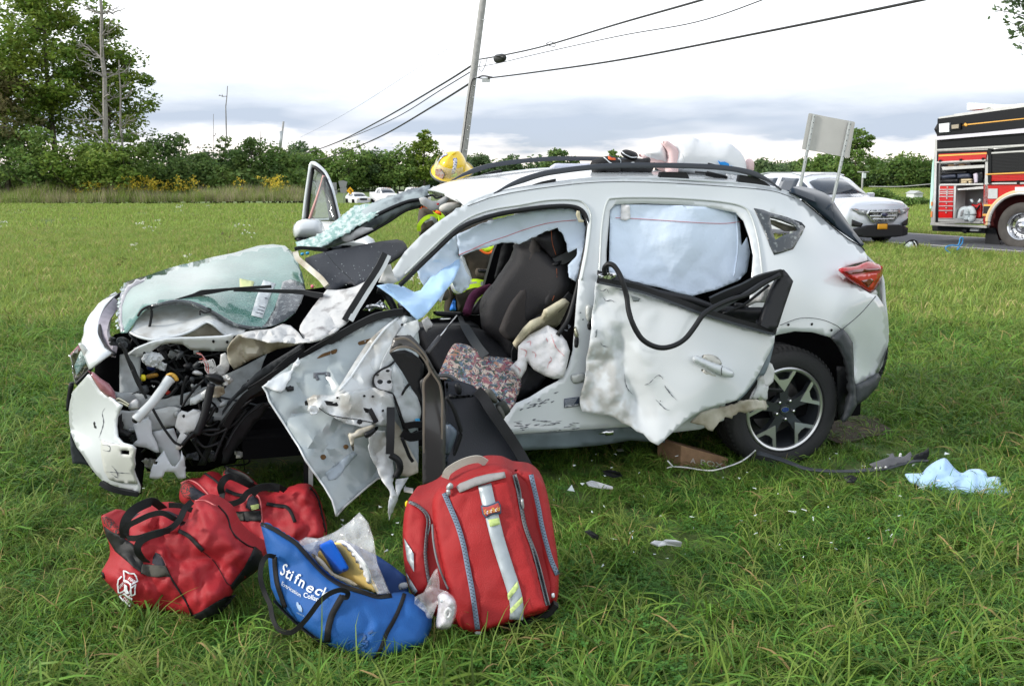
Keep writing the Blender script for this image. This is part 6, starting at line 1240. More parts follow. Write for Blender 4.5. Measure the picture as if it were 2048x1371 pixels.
 # ---- rear red duffel
F2=gfr(520,1092);t=thing('duffel_bag', 'red duffel bag standing behind the other one, next to the torn door', 'bag', tuple(G(540,1085)))
d2=pillow('shell', nyl, X('E', '625,235 650,208 740,197 790,158 850,165 900,195 925,135 985,145 1060,185 1120,235 1200,300 1290,285 1370,255 1430,242 1500,252 1555,320 1590,420 1622,560 1600,640 1480,730 1350,760 1180,740 1000,640 850,500 700,400 615,340'),[(370,980,.14),(470,960,.2),(600,985,.1),(650,1080,-.02),(520,1110,-.04)], fr=F2, parent=t, front=.10, back=.14, w=45, res=6, amp=.036, sc=27, seed=51)
decal('mesh_end', mesh_, X('E', '622,232 650,215 690,225 720,250 760,285 800,330 700,335 640,320 618,280'), d2, t,.006)
decal('mesh_end', meshd, X('E', '680,250 720,255 790,300 830,345 750,350 690,335'), d2, t,.010)
decal('black_panel', blkf, X('E', '930,410 1000,418 1170,412 1175,485 1060,482 985,478 950,440'), d2, t,.006)
decal('hook_tape', olive, X('E', '1000,425 1050,428 1052,482 1005,478'), d2, t,.010)
decal('mesh_window', meshd, X('E', '1065,390 1085,330 1115,305 1150,330 1168,400 1100,412'), d2, t,.008)
for i in range(5):decal('lime_stripe', lime, X('E', f'{1100+i*2},{378+i*7} {1160-i},{366+i*7} {1160-i},{369+i*7} {1100+i*2},{382+i*7}'), d2, t,.012,4)
seam('piping', mat('pink_piping',(.5,.12,.12),.5), d2, X('E', '625,225 680,205 740,230 800,290 850,345 930,400'),.004, t)
seam('piping', MATS['pink_piping'], d2, X('E', '1075,345 1100,305 1140,302 1165,340 1175,420 1180,500'),.004, t)
seam('piping', blk, d2, X('E', '1510,255 1560,330 1590,440 1615,560'),.005, t);seam('piping', blk, d2, X('E', '790,160 850,200 890,235'),.006, t)
for p in('1210,365 1290,378 1340,385 1375,420 1405,490', '930,270 1000,300 1060,310'):tape('zipper', blk, d2, X('E', p),7, t,.008)
tape('top_flap', blkf, d2, X('E', '925,135 1000,160 1060,190 1110,235'),14, t,.01)
def dstrap(cr_, s, vs, wid, fr, parent, m=blk):return strap('strap', m, np.column_stack([X(cr_, s), vs]), wid,.003, parent, fr=fr)
dstrap('E', '905,300 895,250 920,200 960,180 1020,200 1100,240 1130,245',[.0,-.02,-.02,0,.0,.02,.05],.030, F2, t)
dstrap('E', '905,290 910,350 960,368 1040,340 1080,290 1150,260 1230,242 1290,250 1340,275',[0,-.04,-.06,-.06,-.05,-.03,.0,.02,.04],.026, F2, t)
dstrap('E', '1110,300 1150,262 1220,250 1300,262',[.0]*4,.035, F2, t)
# ---- front red duffel
F1=gfr(395,1238);t=thing('duffel_bag', 'front red duffel bag with a white fire department emblem and open top', 'bag', tuple(G(390,1215)))
d1=pillow('shell', nyl, X('E', '76,452 105,442 180,468 250,490 330,420 420,395 520,400 600,440 660,480 690,410 715,352 770,338 840,362 900,400 950,450 990,540 1050,610 1130,660 1180,690 1190,740 1170,800 1100,860 1030,910 985,960 945,1040 890,1110 820,1165 760,1180 700,1155 620,1130 540,1110 430,1092 330,1080 270,1065 200,1000 150,940 98,885 78,840 100,790 135,720 130,640 100,560'),[(210,1050,.18),(205,1140,.1),(290,1060,.16),(380,1010,.2),(480,1080,.1),(520,1110,.14),(400,1240,.0),(300,1200,.03),(440,1180,.03)], fr=F1, parent=t, front=.10, back=.18, w=40, res=6, amp=.036, sc=28, seed=57)
P1=lambda s:X('E', s)
decal('opening', meshd, P1('230,500 300,440 420,410 540,415 620,450 650,500 600,530 480,560 380,600 300,600 250,580'), d1, t,.004)
decal('red_fold', nyl, P1('290,470 360,420 480,400 560,440 620,500 600,560 500,560 400,600 330,660 270,600 220,560 240,510'), d1, t,.012,7, thick=.004)
decal('mesh_end', mesh_, P1('82,455 120,452 160,480 200,530 215,560 190,580 150,550 110,520 90,490'), d1, t,.007)
decal('mesh_window', meshd, P1('425,775 432,730 450,700 475,710 500,750 515,785 470,795'), d1, t,.008)
decal('black_band', blkf, P1('92,520 150,560 215,590 290,640 340,720 370,790 362,840 300,800 230,740 170,690 140,640 110,590'), d1, t,.006)
decal('black_band', blkf, P1('350,790 400,782 520,795 552,862 460,870 352,842'), d1, t,.007)
decal('hook_tape', olive, P1('362,780 430,783 515,790 545,855 460,868 395,862 352,835'), d1, t,.011)
decal('black_corner', blkf, P1('700,1130 760,1105 850,1050 920,1010 1000,985 960,1040 900,1110 830,1165 760,1182 705,1165'), d1, t,.006)
decal('black_corner', blkf, P1('1130,655 1175,690 1192,740 1170,800 1100,860 1040,900 980,960 965,930 1000,880 1060,800 1090,740'), d1, t,.006)
decal('black_corner', blkf, P1('76,830 92,840 100,880 85,870'), d1, t,.005)
for p in('520,800 560,880 610,960 660,1040 700,1130', '880,380 940,450 965,540 1010,600 1080,650 1140,670', '770,690 850,760 900,840 940,910 985,930'):seam('piping', blk, d1, P1(p),.0035 if p[0]!='7' else.0015, t)
seam('piping', MATS['pink_piping'], d1, P1('450,700 490,730 520,790'),.003, t);seam('piping', MATS['pink_piping'], d1, P1('720,345 790,345 860,380'),.003, t)
tape('zipper', blk, d1, P1('590,542 650,570 700,610 740,655 775,690'),8, t,.009)
smg=mat('grey_smudge',(.22,.05,.06),.6)
dstrap('E', '240,600 232,540 250,470 300,410 370,370 430,352 470,375 500,400',[.02,.0,.0,.02,.04,.06,.08,.1],.034, F1, t)
dstrap('E', '255,600 330,600 430,570 540,540 610,480 650,400 700,350',[.0,-.03,-.05,-.05,-.03,.0,.04],.022, F1, t)
dstrap('E', '245,580 260,520 330,480 420,440 500,430 580,470 640,500',[-.01,-.02,-.03,-.03,-.03,-.02,.02],.020, F1, t)
dstrap('E', '390,765 350,730 325,680 340,630 400,590 480,565 550,545',[-.05,-.1,-.12,-.12,-.11,-.1,-.06],.026, F1, t)
dstrap('E', '540,375 620,380 700,410',[.1,.1,.1],.02, F1, t)
# emblem: a fire department cross in white outline
def em(pts):return np.array([[200+a*100/1246.,1120+b*110/1371.]for a, b in pts])
def outline(pts, wpx, closed=True):
 p=em(pts+([pts[0]]if closed else[]));tape_p=[]
 n=len(p);t_=np.gradient(p, axis=0)
 for i in range(n-1):
  a, b=p[i], p[i+1];d=(b-a)/(np.linalg.norm(b-a)+1e-9);nn=np.array([-d[1], d[0]])*wpx/2;q=np.array([a+nn-d*wpx*.3, b+nn+d*wpx*.3, b-nn+d*wpx*.3, a-nn-d*wpx*.3]);tape_p.append(q)
 return tape_p
eb=[]
for pl in([(585,260),(640,270),(720,320),(850,330),(900,400),(935,510),(760,610),(690,520),(600,490)],[(530,400),(455,480),(435,600),(460,820),(560,780),(600,740)],[(890,600),(770,690),(750,780),(790,880),(870,840),(870,700)],[(600,830),(490,890),(560,980),(700,1100),(740,1130),(790,960),(690,910)],[(590,500),(760,580),(770,850),(680,930)]):eb+=outline(pl,2.6, pl[0]not in((530,400),(590,500)))
Ve, Fe=[],[]
for q in eb:
 W=d1.at(q[:,0], q[:,1],.009);b0=len(Ve);Ve+=[tuple(x)for x in W];Fe.append((b0, b0+1, b0+2, b0+3))
mk('emblem', Ve, Fe, white, t, smooth=False, solid=.0008)
decal('emblem_centre', white, em([(600,580),(680,640),(680,740),(740,830),(650,850),(600,760)]), d1, t,.010,2, thick=.0008)
for s, o_, sz, an in(('FIRE',(688,470),110,.55),('DEPT',(490,700),95,-.75),('DEPT',(560,960),110,.7)):
 k=100/1246.;text_on(s, white, d1, tuple(em([o_])[0]),(sz*k*math.cos(an), sz*k*math.sin(an)),(sz*k*math.sin(an),-sz*k*math.cos(an)), t,.010, offset=.01)
 # ---- blue collar bag
FB=gfr(745,1318);t=thing('collar_bag', 'blue open bag with black handles and white lettering for neck collars', 'bag', tuple(G(700,1270)))
bl1=mat('blue_nylon',(.006,.10,.36),.65, var=.25, vscale=4, bump=.3, bscale=300);bl2=mat('blue_nylon_inside',(.01,.05,.2),.7)
PF=lambda s:X('F', s)
bb_v=[(520,1046,.30),(560,1200,.17),(700,1330,.0),(780,1310,.0),(860,1240,.12),(805,1185,.16),(690,1150,.14),(600,1080,.22),(640,1240,.04)]
bb=pillow('shell', bl1, PF('63,452 90,448 130,465 210,515 290,565 360,640 430,720 510,790 600,838 700,870 790,900 880,892 960,878 1020,905 1080,960 1130,1045 1125,1100 1095,1180 1060,1220 960,1252 860,1290 760,1325 700,1310 620,1280 500,1220 420,1170 330,1100 240,1015 165,930 130,850 120,760 110,660 85,540'), bb_v, fr=FB, parent=t, front=.06, back=.05, w=24, res=6, amp=.02, sc=50, seed=61, curve=False)
panel('back_panel', bl2, PF('420,560 600,560 785,650 880,712 965,780 985,870 960,900 800,905 600,850 430,720 300,600'),[(640,1100,.42),(780,1110,.36),(815,1180,.28)], fr=FB, parent=t, res=10, amp=.012, sc=50, thick=.004)
tape('rim_binding', blkf, bb, PF('66,455 130,478 210,525 285,575 355,650 425,728 505,798 595,845 700,878 790,905 880,898'),8, t,.004)
tape('piping', blk, bb, PF('960,885 935,960 890,1060 850,1130 820,1210 770,1318'),8, t,.004)
tape('piping', blk, bb, PF('150,930 220,1005 310,1090 400,1160 480,1215'),5, t,.003)
tape('handle_base', blk, bb, PF('150,660 155,740 165,820 190,900 215,975'),9, t,.005)
tape('handle_base', blk, bb, PF('575,900 540,960 505,1030 485,1110 478,1190'),13, t,.005)
strap('handle', blk, XV(PF('155,660 110,655 75,700 65,790 90,880 125,960 140,1040 180,1110 250,1130 310,1090 370,1020 430,940 490,890 560,865 605,880 600,910 575,910'),[.16,.14,.12,.1,.09,.06,.03,-.01,-.04,-.06,-.08,-.09,-.08,-.06,-.05,-.03,-.02]),.017,.003, t, fr=FB)
pillow('side_clip', mat('grey_clip',(.3,.32,.34),.5), PF('925,830 970,818 978,850 930,865'),.2, fr=FB, parent=t, front=.01, back=.01, w=4, res=4)
kx=140/1200.
def B6(a, b):return(540+a*kx,1100+b*kx)
# the word bends with the cloth: each letter placed by itself
for ch, ox, oy, sz, dx, dy, wf in(('S',160,400,260,.95,.38,.72),('t',240,455,250,.9,.42,1),('i',315,500,235,.88,.45,1),('f',400,545,235,.85,.5,1.05),('n',470,590,235,.8,.5,1),('e',588,664,225,.8,.5,1.25),('c',738,722,225,.85,.45,1.2),('k',872,776,215,.9,.4,1)):
 l_=math.hypot(dx, dy);dx/=l_;dy/=l_;s_=sz*kx;text_on(ch, white, bb, B6(ox, oy),(s_*dx*wf, s_*dy*wf),(s_*(.42 if wf<1.1 else.75),-s_*(1.02 if wf<1.1 else.85)), t,.006, name='letter', offset=.012)
text_on('Extrication', white, bb, B6(192,590),(90*kx*.88*.95,90*kx*.56*.95),(90*kx*.2,-90*kx*1.1), t,.006, name='lettering')
text_on('Collars', white, bb, B6(565,790),(105*kx*.97,105*kx*.32),(105*kx*.2,-105*kx*1.1), t,.006, name='lettering', offset=.008)
decal('logo_mark', mat('faint_print',(.30,.42,.58),.6), np.array([B6(455,885), B6(480,885), B6(500,930), B6(520,930), B6(550,1000), B6(550,1060), B6(500,1040), B6(470,990), B6(450,930)]), bb, t,.005,2, thick=.0008)
text_on('MEDICAL', MATS['faint_print'], bb, B6(455,1075),(34*kx,16*kx),(2*kx,-34*kx), t,.005, name='lettering')
text_on('53-', mat('pen_mark',(.008,.065,.22),.6), bb, tuple(PF('590,1200')[0]),(40,-28),(18,40), t,.005, name='lettering')
# collar in clear wrapping, sticking out of the blue bag
t=thing('neck_collar', 'yellow and white foam neck collar with a blue pad inside clear plastic', 'neck collar', tuple(G(690,1200,.15)))
pillow('foam_body', mat('yellow_foam',(.86,.62,.20),.7), PF('420,640 470,600 530,570 590,590 640,650 700,730 760,800 800,880 780,895 700,870 600,835 520,790 460,720'),[(640,1095,.26),(750,1180,.16)], fr=FB, parent=t, front=.02, back=.02, w=10, res=7)
pillow('cream_foam_pad', mat('cream_pad',(.86,.76,.56),.8), PF('380,640 450,680 520,760 620,800 700,860 620,845 500,790 430,720'),[(640,1110,.22),(750,1180,.14)], fr=FB, parent=t, front=.015, back=.015, w=8, res=7)
pillow('white_edge', mat('white_foam',(.80,.82,.84),.5), PF('525,562 570,556 620,585 670,640 720,700 750,770 755,820 735,830 715,820 720,790 700,780 705,745 680,735 680,705 655,695 655,665 630,655 630,630 605,625 600,600 570,600 560,580 530,575'),[(670,1080,.22),(740,1165,.13)], fr=FB, parent=t, front=.02, back=.02, w=6, res=5, curve=False)
pillow('blue_pad', mat('bright_blue_pad',(.01,.12,.62),.45), PF('418,592 500,552 515,560 570,650 612,725 605,745 545,770 520,760 470,670'),[(640,1085,.22),(690,1145,.17)], fr=FB, parent=t, front=.01, back=.015, w=6, res=6, curve=False)
film=mat('thin_plastic_film',(.82,.85,.87),.08, alpha=.2, bump=.8, bscale=28, coat=1)
panel('plastic_wrapping', film, PF('292,570 345,535 420,545 480,535 540,495 620,440 680,382 735,450 765,540 782,640 790,700 830,790 872,890 800,895 700,865 600,830 500,785 420,700 350,630'),[(600,1080,.33),(720,1030,.38),(740,1130,.31),(780,1185,.26),(670,1100,.31)], fr=FB, parent=t, res=6, amp=.018, sc=20, thick=.001, seed=63)
panel('plastic_wrapping', film, PF('300,575 345,540 420,548 540,500 620,440 680,385 730,450 762,540 790,700 860,880 790,890 740,800 640,700 520,620 420,600 360,630'),[(600,1080,.24),(720,1050,.28),(740,1130,.17),(780,1180,.12)], fr=FB, parent=t, res=6, amp=.02, sc=14, thick=.001, seed=64)
# ---- red backpack
FP=gfr(950,1268);t=thing('medical_backpack', 'large red medical backpack with grey reflective stripes standing in the grass', 'backpack', tuple(G(980,1240)))
lean=[(905,985,.24),(1000,930,.27),(1090,985,.25),(820,1000,.27),(830,1180,.08),(960,1268,.0),(1110,1215,.03),(950,1100,.12)]
bp=pillow('main_body', redd_, PF('985,300 1060,268 1130,235 1200,175 1300,122 1400,95 1480,80 1570,88 1640,118 1700,125 1765,142 1825,205 1858,330 1885,500 1912,700 1916,800 1912,900 1890,965 1850,1000 1740,1040 1640,1068 1540,1105 1440,1142 1350,1135 1270,1110 1200,1070 1120,1010 1040,930 990,860 962,740 950,600 952,440'), lean, fr=FP, parent=t, front=.05, back=.20, w=24, res=7, amp=.006, sc=50, seed=71)
lp=pillow('side_pocket', red2, PF('990,305 1040,330 1085,370 1108,420 1105,520 1110,640 1120,760 1130,830 1080,880 1030,895 990,850 962,740 950,600 952,440 965,360'), lambda x, y:rbf(lean)(x, y)-.03, fr=FP, parent=t, front=.045, back=.05, w=17, res=6, amp=.008, sc=22, seed=72)
rp_=pillow('side_pocket', red2, PF('1640,125 1700,128 1765,145 1820,210 1855,330 1885,500 1912,700 1910,900 1880,960 1850,930 1830,800 1790,600 1740,400 1690,220'), lambda x, y:rbf(lean)(x, y)-.02, fr=FP, parent=t, front=.04, back=.05, w=22, res=7, seed=73)
fp_=pillow('front_pocket', red2, PF('1135,300 1180,230 1260,190 1400,150 1520,125 1610,120 1660,220 1700,380 1750,560 1800,760 1840,920 1848,990 1740,1035 1640,1062 1520,1105 1430,1136 1340,1125 1290,1090 1250,960 1215,840 1180,700 1150,540 1130,400'), lambda x, y:rbf(lean)(x, y)-.045, fr=FP, parent=t, front=.055, back=.03, w=17, res=6, amp=.008, sc=34, seed=74)
md=pillow('front_pocket', red2, PF('1225,290 1300,250 1420,215 1540,190 1610,180 1650,330 1700,520 1760,720 1810,900 1835,980 1700,1030 1560,1080 1440,1110 1410,980 1370,800 1330,620 1280,440'), lambda x, y:rbf(lean)(x, y)-.085, fr=FP, parent=t, front=.02, back=.02, w=9, res=6, amp=.007, sc=40, seed=75)
zipper(fp_, PF('1205,265 1245,360 1290,470 1325,590 1350,720 1375,850 1395,980 1412,1110'),10, zipb, t,.008)
zipper(fp_, PF('1640,150 1665,240 1685,350 1710,470 1755,600 1790,720 1820,840 1850,960'),7, zipg, t,.008)
zipper(rp_, PF('1745,150 1765,240 1790,350 1810,460 1840,580 1870,680 1910,770'),9, zipb, t,.006)
zipper(lp, PF('985,318 1040,340 1090,385 1108,440 1100,520 1090,640 1100,740 1115,830'),6, zipg, t,.006)
seam('piping', zipg, fp_, PF('1132,460 1138,560 1160,680 1195,780 1230,860'),.004, t)
tape('reflective_stripe', refl, md, PF('1455,205 1475,300 1500,400 1540,560 1590,720 1635,860 1655,960 1652,1050'),27, t,.005)
decal('reflective_bar', grey_w, PF('1280,225 1300,205 1400,165 1480,145 1580,132 1588,168 1500,190 1400,220 1300,262'), fp_, t,.012,6, thick=.004)
for p in('1478,430 1545,418 1553,458 1490,474', '1598,890 1660,810 1668,850 1602,930', '1612,985 1690,905 1693,940 1618,1015'):decal('lime_band', lime, PF(p), md, t,.010,5, thick=.001)
pt=decal('patch', mat('patch_blue',(.04,.07,.12),.6), PF('1432,340 1470,342 1510,328 1542,312 1556,340 1560,385 1552,396 1520,395 1490,405 1462,422 1442,395'), md, t,.011,5, thick=.002)
decal('patch_field', mat('patch_red',(.42,.06,.05),.6), PF('1442,350 1475,350 1515,336 1540,324 1550,345 1553,380 1515,386 1485,396 1465,410 1450,390'), md, t,.014,4, thick=.001)
gold_=mat('gold_thread',(.62,.36,.06),.5)
for ch, x_, y_, m_ in(('S',1450,396, gold_),('t',1466,396, white),('a',1478,390, gold_),('t',1490,388, white),('P',1496,386, gold_),('a',1509,383, gold_),('c',1519,380, white),('k',1528,378, gold_),('s',1540,374, gold_)):
 s_=52*.32227;text_on(ch, m_, md, tuple(PF(f'{x_},{y_}')[0]),(s_*.6,-s_*.14),(s_*.1,-s_*.8), t,.016, name='letter', offset=.01)
for p, sf in(('955,545 1015,640 1018,755 975,680', lp),('968,760 1038,872 1020,895 990,850', lp)):decal('white_chevron', refl, PF(p), sf, t,.006,5, thick=.001)
strap('top_handle', mat('worn_grey_handle',(.42,.40,.35),.8, bump=.3, bscale=200), XV(PF('1210,170 1230,130 1290,90 1360,62 1420,55 1465,78'),[.22,.22,.23,.24,.25,.26]),.028,.008, t, fr=FP)
for p, v_ in(('1218,225 1240,200 1262,215 1255,240 1225,245',.14),('1218,245 1242,245 1244,275 1232,282 1220,270',.13),('1682,300 1695,300 1702,355 1690,370 1680,340',.13)):pillow('zip_pull', galv, PF(p), v_, fr=FP, parent=t, front=.01, back=.01, w=4, res=3)
pillow('zip_end', white, PF('1393,1110 1435,1108 1436,1142 1398,1142'),-.06, fr=FP, parent=t, front=.01, back=.01, w=4, res=4)
pillow('zip_end', white, PF('1870,890 1888,885 1890,910 1875,915'),-.02, fr=FP, parent=t, front=.01, back=.01, w=3, res=3)
for p in('962,325 975,310 985,325 980,345 965,350', ):pillow('yellow_toggle', mat('yellow_plastic',(0,0,0)), PF(p),.25, fr=FP, parent=t, front=.01, back=.01, w=3, res=3)
strap('base_binding', blkf, XV(PF('1300,1128 1440,1150 1540,1115 1640,1078 1740,1048 1850,1005 1900,950'),[-.02]*7),.02,.03, t, fr=FP)
# clear packaging between the bags
t=thing('plastic_package', 'crumpled clear plastic package with tubing between the blue bag and the backpack', 'plastic package', tuple(G(885,1250)))
p1=pillow('wrapping', mat('cloudy_film',(.74,.72,.75),.15, alpha=.8, bump=.9, bscale=35, coat=1), PF('1165,900 1210,880 1260,910 1282,950 1280,1010 1262,1060 1240,1100 1190,1110 1155,1095 1160,1020 1168,950'),-.13, fr=FP, parent=t, front=.05, back=.05, w=22, res=5, amp=.012, sc=12)
panel('wrapping', film, PF('1162,730 1175,800 1178,860 1230,880 1160,960 1130,1040 1100,1040 1085,1000 1020,950 1022,910 1080,880 1110,810 1140,750'),[(870,1150,-.12),(850,1210,-.10)], fr=FP, parent=t, res=5, amp=.02, sc=14, thick=.001, seed=81)
tube('tube_ring', nylon, XV(PF('1215,995 1232,980 1245,995 1240,1025 1222,1035 1212,1015 1216,995'),[-.19]*7),.005, t, fr=FP)
tube('clear_tube', milky, XV(PF('1180,930 1230,940 1260,980 1240,1040 1200,1060 1180,1090'),[-.16]*6),.006, t, fr=FP)
# ============================================================ LOOSE THINGS
tr=thing('pillar_trim', 'curved dark plastic pillar trim standing upright behind the red backpack', 'car trim', tuple(G(865,985)))
trm=mat('satin_trim_plastic',(.045,.044,.044),.33, coat=.2)
tp=X('f', '100,345 200,250 300,290 380,420 440,560 455,800 455,1000 450,1200 445,1400')
TV=[-.42,-.43,-.43,-.42,-.42,-.44,-.46,-.47,-.48]
panel('trim_shell', trm, X('f', '105,225 160,205 245,200 300,255 360,330 400,400 430,460 480,540 505,620 520,720 528,850 530,1000 528,1200 525,1400 345,1400 345,1200 345,1000 348,800 345,680 330,620 325,575 370,540 395,505 350,400 290,340 230,310 170,295 110,315 75,345'),[(790,680,-.38),(850,710,-.44),(860,850,-.45),(870,960,-.48),(890,800,-.41),(845,800,-.43)], parent=tr, res=8, thick=.012, sharp=180)
panel('trim_inside', blackp, X('f', '75,345 130,330 200,322 260,345 310,385 355,440 350,520 330,560 345,720 345,760 260,640 180,500 110,400'),[(790,710,-.34),(840,790,-.36)], parent=tr, res=9, thick=.008)
strap('trim_ridge', mat('tan_trim_edge',(.20,.17,.14),.4), XV(X('f', '115,235 200,225 270,265 340,335 380,400 385,440 430,520 480,600 500,720 500,900 495,1100 490,1400'),[-.45]*12),.008,.012, tr)
strap('trim_ridge', MATS['tan_trim_edge'], XV(X('f', '80,335 150,300 230,300 300,335 370,420 400,500 360,560 350,620 355,760 352,1000 350,1400'),[-.46]*11),.007,.012, tr)
t=thing('door_trim', 'large black curved door lining panel leaning behind the backpack', 'car trim', tuple(G(970,940)))
panel('lining', mat('navy_black_vinyl',(.012,.015,.024),.5, bump=.2, bscale=200), X('f', '520,570 650,570 740,600 790,640 830,660 900,760 980,870 1050,980 1120,1090 1180,1200 1195,1290 1150,1330 1100,1400 520,1400 520,1000 530,800'),[(890,780,-.2),(960,790,-.24),(1050,930,-.3),(900,960,-.36),(980,880,-.26)], parent=t, res=10, thick=.02, sharp=180)
strap('lining_edge', blackp, XV(X('f', '780,645 830,700 890,800 960,900 1030,1000 1100,1110 1170,1230 1195,1290'),[-.27,-.28,-.3,-.31,-.32,-.33,-.35,-.36]),.05,.03, t)
for p in('530,600 545,585 550,640 538,660', '600,600 640,590 660,640 650,680 615,670', '560,670 640,690 740,680 740,700 560,715'):pillow('switch_bracket', blackp, X('f', p),-.27, parent=t, front=.02, back=.02, w=5, res=5)
tube('edge_rib', blackr, XV(X('f', '535,700 590,790 630,900 650,1000 600,1150 560,1250'),[-.3]*6),.01, t)
pillow('grey_pocket', mat('slate_plastic',(.10,.13,.17),.4), X('f', '530,920 580,930 620,980 600,1060 560,1160 530,1250'),-.4, parent=t, front=.02, back=.02, w=8, res=6)
for p in('845,650 900,640 950,730 920,750 880,720', '940,790 970,770 1010,850 985,880'):pillow('foam_block', mat('dull_grey_block',(.10,.10,.09),.8), X('f', p),-.22, parent=t, front=.02, back=.02, w=5, res=5)
pillow('foam_block', mat('dark_clip',(.03,.035,.03),.7), X('f', '930,760 1000,730 1050,800 1040,830 1000,860 960,820'),-.2, parent=t, front=.02, back=.02, w=6, res=5)
# floral cushion
def floral():
 m=bpy.data.materials.new('floral_tapestry');m.use_nodes=True;T_=m.node_tree;p=T_.nodes['Principled BSDF'];L=T_.links.new;N=T_.nodes.new;p.inputs['Roughness'].default_value=.9
 co=N('ShaderNodeTexCoord').outputs['Object'];cur=None
 wn=N('ShaderNodeTexNoise');wn.inputs['Scale'].default_value=22;L(co, wn.inputs['Vector']);mp=N('ShaderNodeVectorMath');mp.operation='MULTIPLY_ADD';L(wn.outputs['Color'], mp.inputs[0]);mp.inputs[1].default_value=(.05,.05,.05);L(co, mp.inputs[2])
 for i,(col, sc_, th, off)in enumerate((((.10,.14,.17),26,.52,0),((.16,.24,.34),30,.54,5),((.07,.11,.09),38,.55,9),((.32,.13,.16),22,.57,13),((.20,.05,.09),48,.58,17),((.45,.25,.18),34,.62,21))):
  nz=N('ShaderNodeTexNoise');nz.inputs['Scale'].default_value=sc_;nz.inputs['Detail'].default_value=3;nz.inputs['Distortion'].default_value=1.2
  a=N('ShaderNodeVectorMath');a.inputs[1].default_value=(off, off, off);L(mp.outputs[0], a.inputs[0]);L(a.outputs[0], nz.inputs['Vector'])
  q=N('ShaderNodeMath');q.operation='MULTIPLY_ADD';q.use_clamp=True;q.inputs[1].default_value=30;q.inputs[2].default_value=-30*th;L(nz.outputs['Fac'], q.inputs[0])
  mx=N('ShaderNodeMix');mx.data_type='RGBA';L(q.outputs[0], mx.inputs[0]);mx.inputs[7].default_value=col+(1, )
  if cur:L(cur, mx.inputs[6])
  else:mx.inputs[6].default_value=(.62,.52,.45,1)
  cur=mx.outputs[2]
 L(cur, p.inputs['Base Color']);return m
t=thing('floral_cushion', 'flat floral tapestry cushion lying on the black driver seat of the wreck', 'cushion', tuple(CAR.q(960,800,.3)))
pillow('cover', floral(), X('f', '620,266 690,275 760,305 830,345 880,368 950,375 1030,385 1085,395 1090,430 1120,500 1148,560 1130,640 1100,720 1085,770 1060,800 1030,790 990,740 940,700 880,670 800,660 745,665 700,620 650,590 560,565 490,555 478,510 510,430 545,350 585,285'),[(910,690,.42),(1020,715,.36),(1040,760,.22),(1020,810,.1),(880,750,.28),(940,780,.2)], parent=t, front=.015, back=.02, w=8, res=6, amp=.008, sc=34, curve=True)
t2=mk('belt_over_cushion',[],[], belt)if 0 else None
# pink cloth or rope by the seat
tag(tube('purple_scarf', mat('purple_knit',(.16,.03,.09),.95, bump=1, bscale=120), XV(X('g', '600,1190 620,1120 660,1030 720,970 800,940 840,930'),[.85,.9,.95,1.0,1.05,1.1]),.028), 'purple knitted handle curving up beside the driver seat', 'handbag handle')
t=thing('handbag', 'dark handbag standing on the console beside the driver seat', 'handbag', tuple(CAR.q(940,640,.9)))
pillow('bag_body', mat('dark_leather',(.03,.02,.025),.5), X('g', '600,1200 700,1080 780,1000 820,1020 800,1180 740,1240 640,1235'),.95, parent=t, front=.05, back=.05, w=12, res=6);tube('zip_edge', chrome, XV(X('g', '610,1205 700,1215 760,1200'),[.88]*3),.004, t)
# crib block, trim strip, cloth, litter
t=thing('wooden_block', 'brown wooden stabilising block with white stencil under the torn rear door', 'wooden block', tuple(G(1400,925)))
wood=mat('crib_wood',(.34,.21,.12),.85, col2=(.22,.13,.075), vscale=14, bump=.5, bscale=30);FW=gfr(1400,940, R(-8))
cs=[X('i', s)[0]for s in('968,868', '1400,985', '1380,1075', '958,1050', '870,795', '1120,795')]
a0, a1, a2, a3=(FW.q(c_[0], c_[1], v_)for c_, v_ in zip(cs[:4],(0,.12,.12,0)));up_=FW.n*.14
a3[2]=a2[2]=-.01;W=[a0, a1, a2, a3];sh_=np.array([-.11,.14,.01]);V_=[tuple(x)for x in W]+[tuple(x+sh_)for x in W]
mk('block', V_,[(0,3,2,1),(4,5,6,7),(0,1,5,4),(1,2,6,5),(2,3,7,6),(3,0,4,7)], wood, t, bevel=.004)
class _S:pass
ws_=_S();ws_.at=lambda x, y, lift=.002:FW.q(x, y, np.interp(np.asarray(x, float),[cs[0][0], cs[1][0]],[0,.12]))-FW.n*lift
text_on('BOX', mat('stencil_white',(.50,.46,.42),.8), ws_, tuple(X('i', '1135,1035')[0]),(22,4),(1,-15), t,.004, offset=.01)
text_on('A', MATS['stencil_white'], ws_, tuple(X('i', '1050,1020')[0]),(15,3),(1,-14), t,.004, offset=.01)
t=thing('wheel_arch_trim', 'broken black wheel arch strip lying on the grass below the rear wheel', 'car trim', tuple(G(1700,935)))
FA=gfr(1700,958);
loft('strip', clad,[np.column_stack([X('j', '540,118 600,132 700,165 800,205 900,222 1000,228 1090,225 1200,215 1290,205 1380,180 1440,165 1512,172'), np.array([.1,.08,.04,-.02,-.03,-.03,-.02,0,.02,.05,.08,.1])]), np.column_stack([X('j', '545,140 610,155 700,185 800,220 900,236 1000,240 1090,238 1200,232 1300,218 1380,195 1440,178 1505,180'), np.array([.06,.04,0,-.06,-.07,-.07,-.06,-.04,-.02,.02,.05,.08])])], fr=FA, parent=t, nu=40, nv=3, thick=.006, amp=.004, sc=.08)
panel('strip_flange', mat('grey_flange',(.12,.12,.13),.4), X('j', '1180,190 1230,170 1290,150 1300,130 1312,128 1320,150 1380,145 1410,120 1418,140 1400,180 1330,205 1250,222 1210,218'),[(1780,925,.02),(1830,915,.06)], fr=FA, parent=t, res=6, amp=.008, sc=16, thick=.006)
